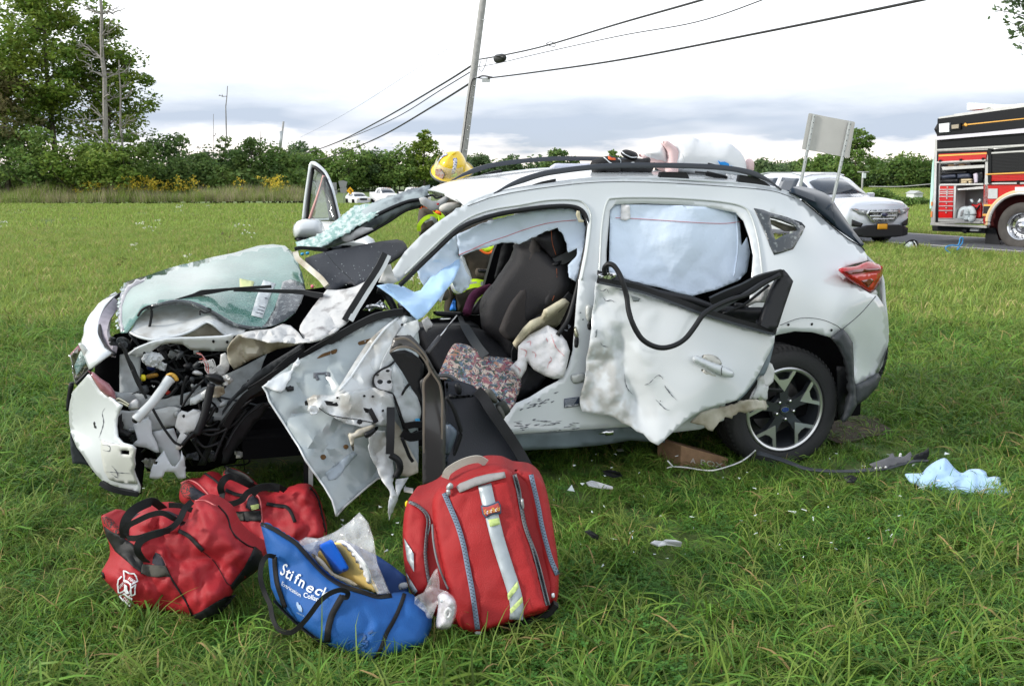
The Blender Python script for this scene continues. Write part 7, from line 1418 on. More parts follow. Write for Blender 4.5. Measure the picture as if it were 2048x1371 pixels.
panel('strip_end', blackp, X('j', '1420,145 1460,130 1490,120 1512,100 1515,130 1500,165 1440,180'),.1, fr=FA, parent=t, res=6, amp=.006, sc=16, thick=.006)
for x_, y_ in((775,202),(1085,228),(1215,214),(1240,212),(1270,208),(1352,135),(1350,145)):pillow('white_clip', nylon, X('j', f'{x_-8},{y_} {x_},{y_-8} {x_+9},{y_-2} {x_+6},{y_+7} {x_-5},{y_+7}'),-.02, fr=FA, parent=t, front=.01, back=.01, w=3, res=2.5)
tag(tube('white_string', nylon,[G(*p, zz)for p, zz in zip([q[:2]for q in X('j', '40,212 70,205 140,208 230,222 300,225 380,204 450,178 500,145 537,112')],(.05,.06,.06,.05,.06,.08,.1,.12,.16))],.004, None, px=False), 'thin white cord curving through the grass below the wheel', 'cord')
tag(tube('white_string', nylon,[G(*q[:2], zz)for q, zz in zip(X('j', '42,170 60,190 75,206'),(.1,.08,.06))],.004, None, px=False), 'short white cord end beside the wooden block', 'cord')
FC=gfr(1915,990);t=None
o=pillow('blue_cloth', cloth_b, X('j', '1378,250 1400,242 1470,240 1500,210 1540,180 1600,155 1630,180 1660,215 1700,240 1740,220 1800,218 1835,235 1845,262 1890,258 1918,270 1915,290 1940,320 1990,350 1992,385 1940,375 1890,378 1820,365 1750,355 1690,362 1640,360 1600,345 1550,345 1500,345 1470,340 1455,315 1410,295'),[(1812,950,.12),(1890,917,.22),(1950,945,.18),(2025,985,.0),(1850,980,.02),(1920,990,-.02)], fr=FC, front=.03, back=.03, w=22, res=5, amp=.03, sc=20, seed=91)
tag(o.o, 'crumpled pale blue cloth lying on the grass right of the rear wheel', 'cloth')
def litter(name, cr_, s, m, label, cat, zz=.07):
 p=X(cr_, s)[:, :2];W=np.array([G(a, b, zz+.012*((i*7)%3))for i,(a, b)in enumerate(p)]);n=len(W)
 o=mk(name, W,[tuple(range(n))[::-1]], m, None, smooth=False, solid=.006);return tag(o, label, cat)
litter('plastic_shard', 'i', '100,1200 150,1183 200,1195 270,1225 345,1240 340,1252 240,1250 120,1225', nylon, 'white plastic shard lying in the grass below the rear door', 'debris',.09)
litter('plastic_shard', 'o', '325,332 345,322 380,326 395,318 440,320 470,330 465,346 400,338 360,345', nylon, 'flat white plastic shard in the grass right of the backpack', 'debris',.09)
litter('plastic_shard', 'e', '1172,1005 1258,1020 1255,1058 1170,1045', nylon, 'small white clip lying below the hanging door strip', 'debris',.08)
litter('plastic_shard', 'i', '375,900 430,893 440,908 390,915', galv, 'small grey scrap under the front end of the rear door', 'debris',.09)
litter('plastic_shard', 'i', '250,1095 330,1085 410,1110 430,1140 350,1150 280,1130', blackp, 'black plastic scrap half hidden in grass below the rear door', 'debris',.06)
litter('plastic_shard', 'o', '20,280 45,272 85,300 80,315 50,305', blackp, 'small black scrap in the grass right of the backpack top', 'debris',.09)
litter('plastic_shard', 'j', '1035,262 1075,250 1110,265 1090,290 1050,290', blackp, 'black scrap lying just below the arch trim', 'debris',.07)
rg=np.random.default_rng(19);V=[];Fc=[]
for i in range(170):
 x_, y_=rg.uniform(250,1900), rg.uniform(905,1130);g_=G(x_, y_, rg.uniform(.04,.10));s_=rg.uniform(.003,.010)*(2 if i%17==0 else 1);b0=len(V)
 V+=[g_+rg.normal(0, s_,3)*[1,1,.5]for _ in range(3)];Fc.append((b0, b0+1, b0+2))
mk('glass_crumbs', V, Fc, MATS['glass_crumbs'], None, smooth=False, solid=.003, kind='stuff')['label']='tiny pale glass and plastic crumbs strewn in the grass before the wreck'
bpy.data.objects['glass_crumbs.001' if 'glass_crumbs.001' in bpy.data.objects else 'glass_crumbs']['category']='debris'
# ============================================================ ON THE ROOF
t=thing('work_gloves', 'pair of black work gloves with orange marks lying on the roof', 'gloves', tuple(CAR.q(1240,345,.6)))
glv=mat('black_glove',(.018,.018,.02),.8, bump=.6, bscale=60, var=.3, vscale=20)
g1=pillow('glove', glv, X('n', '105,350 130,310 180,290 230,275 300,262 350,272 400,300 420,330 400,355 420,400 400,440 340,470 280,465 250,440 190,478 150,470 125,450 115,400'),.55, parent=t, front=.05, back=.05, w=14, res=5, amp=.012, sc=12)
g2=pillow('glove', glv, X('n', '390,300 430,300 470,300 560,300 650,290 700,280 722,300 720,350 760,330 765,355 730,440 680,460 640,450 560,465 480,468 400,440 380,380'),.6, parent=t, front=.05, back=.05, w=12, res=5, amp=.012, sc=12, seed=3)
cf=pillow('cuff', glv, X('n', '430,215 470,200 540,215 585,240 592,280 560,312 510,310 450,280 425,250'),.62, parent=t, front=.05, back=.05, w=9, res=4, amp=.006, sc=8)
decal('orange_mark', mat('orange_mark',(.7,.12,.03),.7), X('n', '285,268 305,270 330,285 360,285 368,305 340,308 310,305 290,295'), g1, t,.006,3)
for p, s_ in(('245,280 270,300 310,335 370,352 415,340 412,305 390,290', g1),('500,350 530,335 555,335 568,352', g2),('430,225 470,255 530,280 585,278', cf)):seam('white_piping', white, s_, X('n', p),.003, t,.006)
t=thing('white_bundle', 'large white and pink stuffed cloth bundle on the rear of the roof', 'bundle', tuple(CAR.q(1400,350,.8)))
wb=mat('white_sheet',(.80,.82,.84),.8, bump=.2, bscale=20, sub=.15);pkc=mat('pale_pink_sheet',(.80,.60,.60),.8, sub=.15)
b1=pillow('bundle', wb, X('n', '880,115 940,85 1000,72 1080,70 1160,72 1220,95 1320,112 1440,125 1540,140 1600,185 1660,245 1695,320 1705,400 1690,480 1300,480 1000,440 880,440 900,300 920,200'),.75, parent=t, front=.17, back=.2, w=44, res=7, amp=.005, sc=40)
b2=pillow('pink_end', pkc, X('n', '600,262 650,225 700,190 770,160 845,125 890,110 950,150 1010,205 1020,260 1015,340 1000,440 900,440 800,400 740,350 680,300'),.85, parent=t, front=.16, back=.17, w=34, res=6, amp=.014, sc=20)
pillow('pink_fold', pkc, X('n', '850,125 890,108 950,150 1012,205 1022,260 1010,345 1000,440 915,440 918,260 900,190'),.62, parent=t, front=.015, back=.1, w=10, res=5)
pillow('white_end', wb, X('n', '640,240 720,185 800,150 860,135 900,200 915,260 910,345 840,330 760,300'),.75, parent=t, front=.12, back=.1, w=24, res=6, amp=.01, sc=20)
pillow('pink_end', pkc, X('n', '1700,310 1740,292 1775,320 1785,360 1775,420 1740,430 1705,400'),.8, parent=t, front=.05, back=.06, w=12, res=5)
seam('sheet_fold', wb, b1, X('n', '1015,200 1050,260 1070,340'),.003, t,.0)
decal('blue_label', mat('bright_blue_print',(.01,.28,.75),.5), X('n', '1412,312 1440,330 1480,325 1525,345 1530,368 1560,368 1560,378 1440,360 1425,345'), b1, t,.01,4, thick=.001)
t=thing('wire_rack', 'small dark metal rack with papers lying under the bundle on the roof', 'rack', tuple(CAR.q(1440,370,.5)))
for p in('1180,430 1290,440 1500,500', '1290,460 1500,505', '1310,345 1420,372', '1295,440 1292,462', '1500,475 1500,508', '1300,430 1500,478'):tube('rack_bar', blackr, np.column_stack([X('n', p),[.45]*len(p.split())]),.006, t, n=1, k=5)
for x_ in(1320,1345,1400,1430,1455,1480):tube('rack_bar', blackr, XV(X('n', f'{x_},{440+(x_-1300)*.24:.0f} {x_},{462+(x_-1300)*.24:.0f}'),[.45]*2),.005, t, n=1, k=5)
panel('paper', mat('paper_white',(.7,.72,.74),.7), X('n', '1275,480 1400,490 1620,530 1610,548 1400,520 1280,505'),.5, parent=t, res=6, thick=.004);panel('paper', MATS['paper_white'], X('n', '1500,450 1545,460 1540,510 1500,505'),.45, parent=t, res=5, thick=.006);panel('paper', MATS['paper_white'], X('n', '1550,455 1610,470 1612,515 1550,500'),.45, parent=t, res=5, thick=.006)
o=panel('folded_cloth', mat('lilac_white_cloth',(.62,.64,.76),.8), X('J', '715,300 740,284 860,284 935,282 940,302 800,308 712,312'),.95, res=7, amp=.006, sc=20, thick=.03);tag(o.o, 'folded pale lilac cloth lying on the roof beside the gloves', 'cloth')
# ============================================================ THE FIREFIGHTER
coat=mat('bunker_coat',(.105,.088,.07),.85, var=.2, vscale=8, bump=.5, bscale=30);hi=mat('lime_fluorescent',(.55,.85,.02),.6);org=mat('orange_fluorescent',(.95,.16,.02),.6);silv=mat('silver_stripe',(.42,.44,.44),.35, metal=.3)
pz=YF(7.35)
per=thing('person', 'firefighter in tan coat and yellow helmet leaning in from the far side', 'person',(float(pz.q(950,600)[0]),7.35,0))
def skin_body(name, m, joints, edges, parent, levels=2):
 me=bpy.data.meshes.new(name);me.from_pydata([tuple(j[0])for j in joints], edges,[]);me.update();me.materials.append(m)
 o=bpy.data.objects.new(name, me);COL.objects.link(o);place(o, parent, Matrix.Identity(4))
 sk=o.modifiers.new('skin', 'SKIN')
 if not me.skin_vertices:me.attributes
 try:sl_=me.skin_vertices[0].data
 except Exception:
  bm=bmesh.new();bm.from_mesh(me);bm.verts.layers.skin.verify();bm.to_mesh(me);bm.free();sl_=me.skin_vertices[0].data
 for i, j in enumerate(joints):
  sl_[i].radius=j[1]if isinstance(j[1], tuple)else(j[1], j[1])
 sl_[0].use_root=True
 s=o.modifiers.new('sub', 'SUBSURF');s.levels=levels;s.render_levels=levels;return o
def Z(px, py, dy=0):return pz.q(px, py, dy)
hip=Z(955,640,.1);hip[2]=.98
J=[(hip,(.20,.17)),(Z(955,560,.0),(.20,.16)),(Z(945,490,-.1),(.22,.16)),(Z(915,440,-.15),(.20,.15)),(Z(902,400,-.25),.075),(Z(899,352,-.32),.095),(Z(878,432,-.2),.10),(Z(857,470,-.2),.085),(Z(862,540,-.2),.07),(Z(885,585,-.3),.055),(Z(895,600,-.32),.04),(Z(960,440,-.05),.10),(Z(1012,500,.05),.08),(Z(1025,560,.0),.065),(Z(1020,590,-.05),.045),(hip+[-.13,0,-.12],.12),(hip+[-.15,.0,-.48],.09),(hip+[-.16,.03,-.88],.07),(hip+[-.16,-.12,-.93],.05),(hip+[.13,.02,-.12],.12),(hip+[.16,.02,-.48],.09),(hip+[.17,.06,-.88],.07),(hip+[.17,-.1,-.93],.05)]
E_=[(0,1),(1,2),(2,3),(3,4),(4,5),(3,6),(6,7),(7,8),(8,9),(9,10),(3,11),(11,12),(12,13),(13,14),(0,15),(15,16),(16,17),(17,18),(0,19),(19,20),(20,21),(21,22)]
skin_body('body', coat, J, E_, per)
def band(name, m, a, b, r0, r1, wid, parent, ax=None):
 """a stripe sewn round a sleeve or the coat at a point between two joints"""
 a, b=np.array(a), np.array(b);d=(b-a)/np.linalg.norm(b-a);s=np.cross(d,(0,1,0));s/=np.linalg.norm(s);q=np.cross(s, d);c_=(a+b)/2;V=[];n=28
 for e in(-wid/2, wid/2):
  for i in range(n):an=6.283*i/n;V.append(c_+d*e+s*r0*math.cos(an)+q*r1*math.sin(an))
 return mk(name, V,[(i,(i+1)%n, n+(i+1)%n, n+i)for i in range(n)], m, parent, solid=-.004)
sl=J[7][0];sh_=J[6][0];up=sh_-sl;up/=np.linalg.norm(up)
for off, m_, w_ in((.02, hi,.035),(.055, silv,.035),(.09, hi,.035)):band('sleeve_stripe', m_, sl+up*(off-.01), sl+up*(off+.01),.108,.108, w_, per)
for py, m_, w_ in((563, hi,9),(572, silv,9),(580, hi,10)):
 c_=Z(955, py,-.0);band('coat_stripe', m_, c_-[0,0,.01], c_+[0,0,.01],.235,.20, w_/230., per)
vest=pillow('vest', hi, X('g', '240,100 300,110 360,160 370,200 330,240 300,230 290,180 250,140'),-.40, fr=pz, parent=per, front=.02, back=.03, w=6, res=4);pillow('vest_trim', org, X('g', '100,75 180,60 260,105 320,120 330,160 290,150 230,110 150,80 105,95'),-.42, fr=pz, parent=per, front=.01, back=.02, w=5, res=4)
pillow('vest_hem', hi, X('g', '740,500 840,490 900,480 880,530 820,560 770,545'),-.34, fr=pz, parent=per, front=.02, back=.02, w=5, res=4);tube('vest_trim', org, XV(X('g', '738,520 780,552 830,562 880,530 902,488'),[-.37]*5),.009, per, fr=pz)
pillow('coat_pocket', coat, X('g', '700,720 800,725 880,690 890,650 870,600 870,790 820,840 700,800'),-.28, fr=pz, parent=per, front=.03, back=.02, w=6, res=5);pillow('pocket_flap', blackr, X('g', '715,735 740,728 820,735 825,760 730,765'),-.32, fr=pz, parent=per, front=.01, back=.01, w=3, res=4)
ol=mat('dark_coat',(.055,.047,.036),.9, spec=.2, var=.3, vscale=12, bump=.5, bscale=30)
pillow('coat', ol, X('g', '560,610 610,535 740,510 850,540 895,640 885,760 865,900 800,960 700,1010 620,1080 560,1170 500,1190 480,1080 480,990 570,950 640,860 610,740'),-.12, fr=pz, parent=per, front=.12, back=.1, w=14, res=6, amp=.014, sc=18)
pillow('sleeve', coat, X('g', '110,80 200,60 290,140 315,220 290,270 230,310 160,350 110,400 90,330 80,250 85,160'),-.3, fr=pz, parent=per, front=.07, back=.08, w=10, res=5, amp=.01, sc=12)
strap('sleeve_stripe', hi, XV(X('g', '95,330 100,260 150,200 220,170 290,180'),[-.42,-.44,-.45,-.45,-.42]),.03,.004, per, fr=pz);strap('sleeve_stripe', silv, XV(X('g', '150,225 210,195 250,200 275,240'),[-.43,-.45,-.45,-.43]),.03,.004, per, fr=pz)
pillow('trousers', ol, X('g', '360,1110 400,960 430,900 470,1000 500,1200 480,1300 380,1300'),-.1, fr=pz, parent=per, front=.08, back=.08, w=10, res=6, amp=.01, sc=14)
for p_, m_ in(('590,925 680,900 780,905 860,885', hi),('600,890 700,880 780,880 865,862', silv),('640,855 700,852 780,862 865,845', hi)):strap('coat_stripe', m_, XV(X('g', p_),[-.26,-.29,-.29,-.25]),.032,.004, per, fr=pz)
pillow('collar', coat, X('C', '900,425 940,420 1000,430 1060,470 1040,520 980,500 920,470'),-.35, fr=pz, parent=per, front=.04, back=.1, w=8, res=5)
# helmet: dome with ridge, wide brim, shield and front badge
yel=mat('helmet_yellow',(.85,.58,.02),.3, coat=.6);hc=pz.q(903,335,-.33);tilt=Matrix.Rotation(R(12),4, 'Y')@Matrix.Rotation(R(33),4, 'X')@Matrix.Rotation(R(-26),4, 'Z')@Matrix.Diagonal((.9,.9,.95,1));HM=Matrix.Translation(Vector(hc))@tilt
hel=part_empty('helmet', per, HM)
V=[];Fc=[];na, nb=36,12
for j in range(nb+1):
 el=math.pi/2*j/nb
 for i in range(na):
  a=6.283*i/na;rx=.118*math.cos(el)**.75;ry=.14*math.cos(el)**.75;rd_=1+.045*abs(math.cos(a*2))**12*math.cos(el);V.append((rx*math.cos(a)*rd_, ry*math.sin(a)*rd_,.125*math.sin(el)**1.0+(.012*abs(math.sin(a))**20)*math.sin(el)))
for j in range(nb):
 for i in range(na):Fc.append((j*na+i, j*na+(i+1)%na,(j+1)*na+(i+1)%na,(j+1)*na+i))
mk('dome', V, Fc, yel, hel, M=HM, sharp=180)
V=[];Fc=[]
for i in range(48):
 a=6.283*i/48;fr_b=max(0,-math.sin(a));bk=max(0, math.sin(a))
 for r_, zz in((1.0,.0),(1.24+.22*fr_b+.5*bk,-.02-.03*bk),(1.26+.22*fr_b+.5*bk,-.032-.03*bk),(1.0,-.014)):V.append((.116*r_*math.cos(a),.138*r_*math.sin(a), zz))
for i in range(48):
 for j in range(3):Fc.append((i*4+j,((i+1)%48)*4+j,((i+1)%48)*4+j+1, i*4+j+1))
mk('brim', V, Fc, yel, hel, M=HM, sharp=180);mk('brim_edge',[(.116*(1.26+.22*max(0,-math.sin(a))+.5*max(0, math.sin(a)))*math.cos(a),.138*(1.26+.22*max(0,-math.sin(a))+.5*max(0, math.sin(a)))*math.sin(a), z_-.03*max(0, math.sin(a)))for a in np.linspace(0,6.283,49)[:-1]for z_ in(-.018,-.036)],[(2*i,(2*i+2)%96,(2*i+3)%96,2*i+1)for i in range(48)], mat('grey_edge_trim',(.16,.18,.18),.6), hel, M=HM, solid=.004)
sweep('ridge', yel,[(0,.13*math.cos(e),.128*math.sin(e)+.004)for e in np.linspace(0, math.pi,20)],[(-.008,-.004),(.008,-.004),(.004,.008),(-.004,.008)], hel, up=(0,0,1), M=HM)
V=[];Fc=[]
for i in range(21):
 a=R(-90+(i-10)*8.2)
 for j,(r_, zz)in enumerate(((1.02,.075),(1.10,.05),(1.16,.02),(1.17,-.008))):V.append((.118*r_*math.cos(a),.142*r_*math.sin(a), zz))
for i in range(20):
 for j in range(3):Fc.append((i*4+j,(i+1)*4+j,(i+1)*4+j+1, i*4+j+1))
mk('face_shield', V, Fc, mat('clear_visor',(.92,.86,.70),.08, alpha=.25, coat=1), hel, M=HM, solid=.003)
bd=[(-.036,-.01),(-.045,.035),(0,.062),(.045,.035),(.036,-.01)]
extr('front_badge', mat('badge_leather',(.50,.46,.42),.7, col2=(.45,.2,.15), vscale=60, contrast=2), bd,-.178,-.170, hel, HM@Matrix.Translation((0,-.006,-.02))@Matrix.Rotation(R(-6),4, 'X'));extr('badge_rim', mat('badge_rim',(.12,.11,.10),.6),[(a*1.08, b*1.07-.002)for a, b in bd],-.171,-.166, hel, HM@Matrix.Translation((0,-.006,-.02))@Matrix.Rotation(R(-6),4, 'X'))
for s_ in(-1,1):
 V=[];Fc=[]
 for i in range(9):
  e=R(12+i*7.5)
  for w_ in(-.014,.014):a=R(-90+s_*(40+14*math.sin(e)))+w_/.13/max(.4, math.cos(e));V.append((.121*math.cos(e)**.75*math.cos(a)*1.02,.143*math.cos(e)**.75*math.sin(a)*1.02,.128*math.sin(e)+.002))
 for i in range(8):Fc.append((2*i,2*i+1,2*i+3,2*i+2))
 mk('name_strip', V, Fc, mat('reflective_white_blue',(.72,.74,.76),.4, col2=(.05,.08,.3), vscale=70, contrast=4, bias=.2), hel, M=HM, solid=-.001)
 tt=[(.0,0)];mk('lime_wedge',[HMv for HMv in[(s_*.07,-.125,.0),(s_*.115,-.08,.0),(s_*.105,-.075,.035)]],[(0,1,2)], hi, hel, M=HM, solid=.004)
mk('ear_flap',[(-.1,.02,-.02),(.1,.02,-.02),(.09,.1,-.02),(-.09,.1,-.02),(-.08,.06,-.13),(.08,.06,-.13),(.07,.1,-.13),(-.07,.1,-.13)],[(0,1,2,3),(0,4,5,1),(1,5,6,2),(2,6,7,3),(3,7,4,0),(4,7,6,5)], mat('black_flap',(.02,.02,.022),.8), hel, M=HM, bevel=.02)
tag(pillow('blue_glove', mat('blue_nitrile',(.02,.2,.7),.5), X('g', '460,1040 480,1060 480,1120 485,1160 450,1168 420,1160 430,1110'),-.3, fr=pz, front=.02, back=.02, w=5, res=4, amp=.004, sc=8).o, 'small bright blue wrapper seen through the door opening of the wreck', 'wrapper')
# ============================================================ VEHICLES ON THE ROAD
def stations(kind):
 """rows: x from the nose, then eight (half width, height) pairs from sill to centre line"""
 if kind=='suv':
  return[(0,[(.50,.30),(.66,.44),(.74,.60),(.74,.74),(.70,.86),(.58,.95),(.32,.99),(0,1.0)]),(.12,[(.74,.26),(.84,.42),(.88,.62),(.88,.80),(.84,.93),(.70,1.03),(.38,1.07),(0,1.08)]),(.45,[(.90,.25),(.94,.42),(.96,.64),(.95,.86),(.88,1.0),(.72,1.08),(.40,1.13),(0,1.14)]),(1.30,[(.93,.25),(.96,.42),(.97,.70),(.96,.96),(.89,1.06),(.76,1.13),(.42,1.18),(0,1.19)]),(1.75,[(.93,.25),(.96,.42),(.97,.70),(.96,.98),(.89,1.09),(.72,1.40),(.42,1.46),(0,1.48)]),(2.15,[(.93,.25),(.96,.42),(.97,.70),(.96,.99),(.90,1.10),(.66,1.62),(.40,1.69),(0,1.71)]),(3.0,[(.93,.25),(.96,.42),(.97,.70),(.96,1.01),(.90,1.13),(.66,1.65),(.40,1.73),(0,1.75)]),(4.1,[(.92,.27),(.95,.44),(.96,.74),(.95,1.05),(.89,1.18),(.63,1.62),(.38,1.69),(0,1.71)]),(4.55,[(.88,.32),(.91,.48),(.92,.74),(.91,1.06),(.84,1.2),(.58,1.40),(.35,1.46),(0,1.48)]),(4.75,[(.80,.36),(.84,.5),(.86,.74),(.85,.98),(.78,1.05),(.55,1.1),(.3,1.12),(0,1.12)])]
 if kind=='sedan':
  s=stations('suv');f=lambda z:z*.86 if z<1.0 else.86+(z-1.0)*.72
  return[(x,[(a*.95, f(z))for a, z in r])for x, r in s]
 s=stations('suv')  # pickup: higher nose, cab, then a low bed
 f=lambda z:z*1.12 if z<1.0 else 1.12+(z-1.0)*1.02
 out=[(x*1.15,[(a*1.03, f(z))for a, z in r])for x, r in s[:7]]
 bed=[(.95,.45),(.98,.6),(.99,.85),(.99,1.15),(.97,1.35),(.9,1.36),(.5,1.36),(0,1.36)]
 return out+[(3.75, out[-1][1]),(3.85, bed),(5.7, bed),(5.75,[(a*.98, z)for a, z in bed])]
def vehicle(name, label, cat, M, kind, m, group=None):
 t=thing(name, label, cat, group=group);t.matrix_basis=M;WM[t.name]=M.copy();st=stations(kind)
 def grid(st_, half=True):
  rows=[]
  for x, r in st_:
   r_=[(x, a, z)for a, z in r];rows.append(r_+[(x,-a, z)for a, z in r[-2::-1]])
  return np.array(rows)
 g_=grid(st);g_=catmull(g_.reshape(len(g_),-1),4).reshape(-1,15,3)if kind!='pickup' else g_
 n=len(g_);Fc=[(i*15+j,(i+1)*15+j,(i+1)*15+j+1, i*15+j+1)for i in range(n-1)for j in range(14)]+[tuple(range(15)), tuple((n-1)*15+j for j in range(14,-1,-1))]
 mk('body', g_.reshape(-1,3), Fc, m, t, M=M, sharp=38)
 S_=grid(st);
 def glassp(nm, i0, i1, j0, j1, ins=.06, off=.012, mm=darkglass):
  a, b, c_, d=S_[i0, j0], S_[i1, j0], S_[i1, j1], S_[i0, j1];V=[];k=5
  for p in np.linspace(ins,1-ins, k):
   for q in np.linspace(ins,1-ins, k):V.append((a*(1-p)+b*p)*(1-q)+(d*(1-p)+c_*p)*q)
  V=np.array(V);nn=np.cross(b-a, d-a);nn=nn/np.linalg.norm(nn);ctr=np.array([V[:,0].mean(),0,.8]);
  if nn@(V.mean(0)-ctr)<0:nn=-nn
  V=V+nn*off;Fq=[(u*k+v,(u+1)*k+v,(u+1)*k+v+1, u*k+v+1)for u in range(k-1)for v in range(k-1)];mk(nm, V, Fq, mm, t, M=M, solid=-.004)
  # windscreen spans the whole width between its foot and the roof
 for nm, ia, ib in(('windscreen',3,5), ):
  A_, B_=S_[ia], S_[ib];Mi=S_[4];V=[]
  for row, zo in((A_,.02),(Mi,.02),(B_,.015)):
   for j in(5,6,7,8,9):p=row[j].copy();p[1]*=.93;p[2]+=zo;p[0]-=.02;V.append(p)
  V[0:5]=[v+(V[5+i]-v)*.1 for i, v in enumerate(V[0:5])];mk(nm, V,[(i*5+j,(i+1)*5+j,(i+1)*5+j+1, i*5+j+1)for i in range(2)for j in range(4)], darkglass, t, M=M, solid=-.006)
 for j0, j1 in((4,5),(10,9)):
  glassp('side_window',4,5, j0, j1,.12);glassp('side_window',5,6, j0, j1,.08)
  if kind!='pickup':glassp('side_window',6,7, j0, j1,.1)
 L_=st[-1][0];wx=(.95, L_-1.0)
 for x_ in wx:
  for s_ in(1,-1):
   w_=part_empty('wheel', t, M@Matrix.Translation((x_, s_*(.96 if kind!='sedan' else.9),.35))@(Matrix.Identity(4)if s_<0 else Matrix.Rotation(math.pi,4, 'Z')));MW=WM[w_.name]
   lathe('tyre', tyre_m,[(.22,.02),(.26,-.02),(.33,-.015),(.355,.02),(.355,.19),(.3,.22)], w_, MW,24);lathe('rim', mat('silver_rim',(.4,.41,.42),.35, metal=.7),[(.0,.03),(.05,.025),(.19,.05),(.22,-.0),(.235,-.01)], w_, MW,20)
   box('arch', darkbay,(x_, s_*.86,.42),(.86,.24,.5), t, M)
 def fx(y):return np.clip(abs(y)-.60,0,1)*.42-.015
 def patch(nm, mm, pts, off, th=.01, parent=None, res=.05):
  p=np.array(pts, float);V_, T_=tri_fill(resample(p*100, res*100, True),[], res*100);y, z=V_[:,0]/100, V_[:,1]/100
  W=np.stack([fx(y)-off-.12*np.clip(.62-z,0,1)*0, y, z],1);return mk(nm, W, T_[:, ::-1], mm, parent or t, M=M, solid=th, smooth=True)
 return t, patch, M
def road_M(px, py, fwd, back=0, zoff=0):
 g_=G(px, py);f=np.array([fwd[0], fwd[1],0.]);f/=np.linalg.norm(f);l=np.cross((0,0,1), f)
 return Matrix(((-f[0],-l[0],0, g_[0]),(-f[1],-l[1],0, g_[1]),(0,0,1, zoff),(0,0,0,1)))
silver=mat('silver_car_paint',(.66,.70,.78),.22, metal=.1, coat=1)
M=road_M(1758,494,(.33,-.945));M.translation.z=.035;M=M@Matrix.Diagonal((.95,.95,.92,1))
t, patch, M=vehicle('silver_suv', 'silver sport utility vehicle facing right on the road behind the wreck', 'car', M, 'suv', silver)
gc=mat('grille_chrome',(.62,.64,.66),.2, metal=.8)
patch('grille_frame', gc,[(-.44,.88),(.44,.88),(.50,.76),(.30,.56),(-.30,.56),(-.50,.76)],.035,.03)
patch('grille', mat('grille_black',(.01,.01,.012),.5),[(-.40,.86),(.40,.86),(.46,.76),(.28,.585),(-.28,.585),(-.46,.76)],.045,.02)
for z_, w_ in((.80,.40),(.70,.40),(.625,.32)):patch('grille_bar', gc,[(-w_, z_),(w_, z_),(w_, z_+.033),(-w_, z_+.033)],.062,.02)
e=[(.095*math.cos(a),.745+.04*math.sin(a))for a in np.linspace(0,6.28,17)[:-1]]
patch('badge_rim', gc,[(a*1.12,.745+(b-.745)*1.15)for a, b in e],.075,.01);patch('badge', mat('badge_dark_blue',(.01,.02,.08),.2, coat=1), e,.08,.01)
for s in(-1,1):
 patch('headlight', mat('lamp_grey',(.35,.37,.40),.15, coat=1, var=.5, vscale=30),[(s*.46,.82),(s*.50,.73),(s*.66,.77),(s*.85,.88),(s*.82,.90),(s*.48,.86)],.03,.02)
 patch('lamp_white', mat('lamp_white',(.8,.82,.85),.1, coat=1),[(s*.52,.79),(s*.64,.80),(s*.66,.84),(s*.54,.84)],.04,.01);patch('turn_signal', mat('amber_lens',(.7,.25,.08),.2, coat=1),[(s*.70,.81),(s*.80,.875),(s*.76,.885),(s*.69,.86)],.04,.01)
 patch('fog_recess', MATS['grille_black'],[(s*.56,.54),(s*.80,.64),(s*.80,.48),(s*.60,.46)],.03,.02)
patch('lower_bumper', blackp,[(-.82,.40),(-.45,.50),(.45,.50),(.82,.40),(.80,.24),(.4,.20),(-.4,.20),(-.80,.24)],.035,.03)
patch('number_plate_holder', blackp,[(-.12,.54),(.18,.54),(.18,.40),(-.12,.40)],.06,.02)
patch('number_plate', mat('plate_orange',(.80,.38,.02),.5),[(-.11,.525),(.17,.525),(.17,.40),(-.11,.40)],.075,.008)
for s in(-1,1):pm=mk('wing_mirror',[(1.62+a, s*(.98+b),1.08+c_)for a, b, c_ in((0,0,0),(.1,0,0),(.1,.2,0),(0,.2,.02),(0,0,.14),(.1,0,.14),(.1,.2,.15),(0,.2,.13))], BOXF, silver, t, M=M, bevel=.02)
for s in(-1,1):sweep('roof_bar', gc,[(2.2, s*.66,1.67),(2.6, s*.66,1.73),(3.6, s*.65,1.73),(4.1, s*.62,1.68)], circ(.018,6), t, M=M)
# vehicles waiting far down the road
wp=mat('white_fleet_paint',(.74,.76,.78),.3, coat=.6);gp=mat('pale_grey_paint',(.62,.66,.70),.3, coat=.6)
def farM(px, Y, fwd=(.42,-.9)):
 x_=(px-1024)/F*Y*1.005;z_=float(terr(x_, Y));f=np.array([*fwd,0.]);f/=np.linalg.norm(f);l=np.cross((0,0,1), f)
 return Matrix(((-f[0],-l[0],0, x_),(-f[1],-l[1],0, Y),(0,0,1, z_),(0,0,0,1)))
for nm, lb, ct_, px, Y, kd, mm in(('white_sedan', 'white sedan, leftmost of the vehicles waiting far down the road', 'car',732,103, 'sedan', wp),('white_pickup', 'white pickup truck between the white sedan and the other truck', 'pickup truck',790,100, 'pickup', wp),('white_pickup', 'white truck, rightmost of the vehicles waiting far down the road', 'truck',850,98, 'pickup', wp)):
 t, patch, M=vehicle(nm, lb, ct_, farM(px, Y), kd, mm, group='vehicles waiting far down the road')
 patch('grille', MATS['grille_black'],[(-.4,.78),(.4,.78),(.4,.58),(-.4,.58)],.04)
 for s in(-1,1):patch('headlight', mat('lamp_warm',(.9,.75,.6),.2),[(s*.5,.80),(s*.72,.80),(s*.72,.66),(s*.5,.66)],.04)
 if kd=='pickup':
  for y_ in(-.5,-.25,0,.25,.5):box('roof_marker', MATS['amber_lens'],(2.55, y_,1.87),(.08,.06,.04), t, M)
  box('wing_mirror', blackp,(1.95,-1.18,1.25),(.1,.2,.28), t, M)
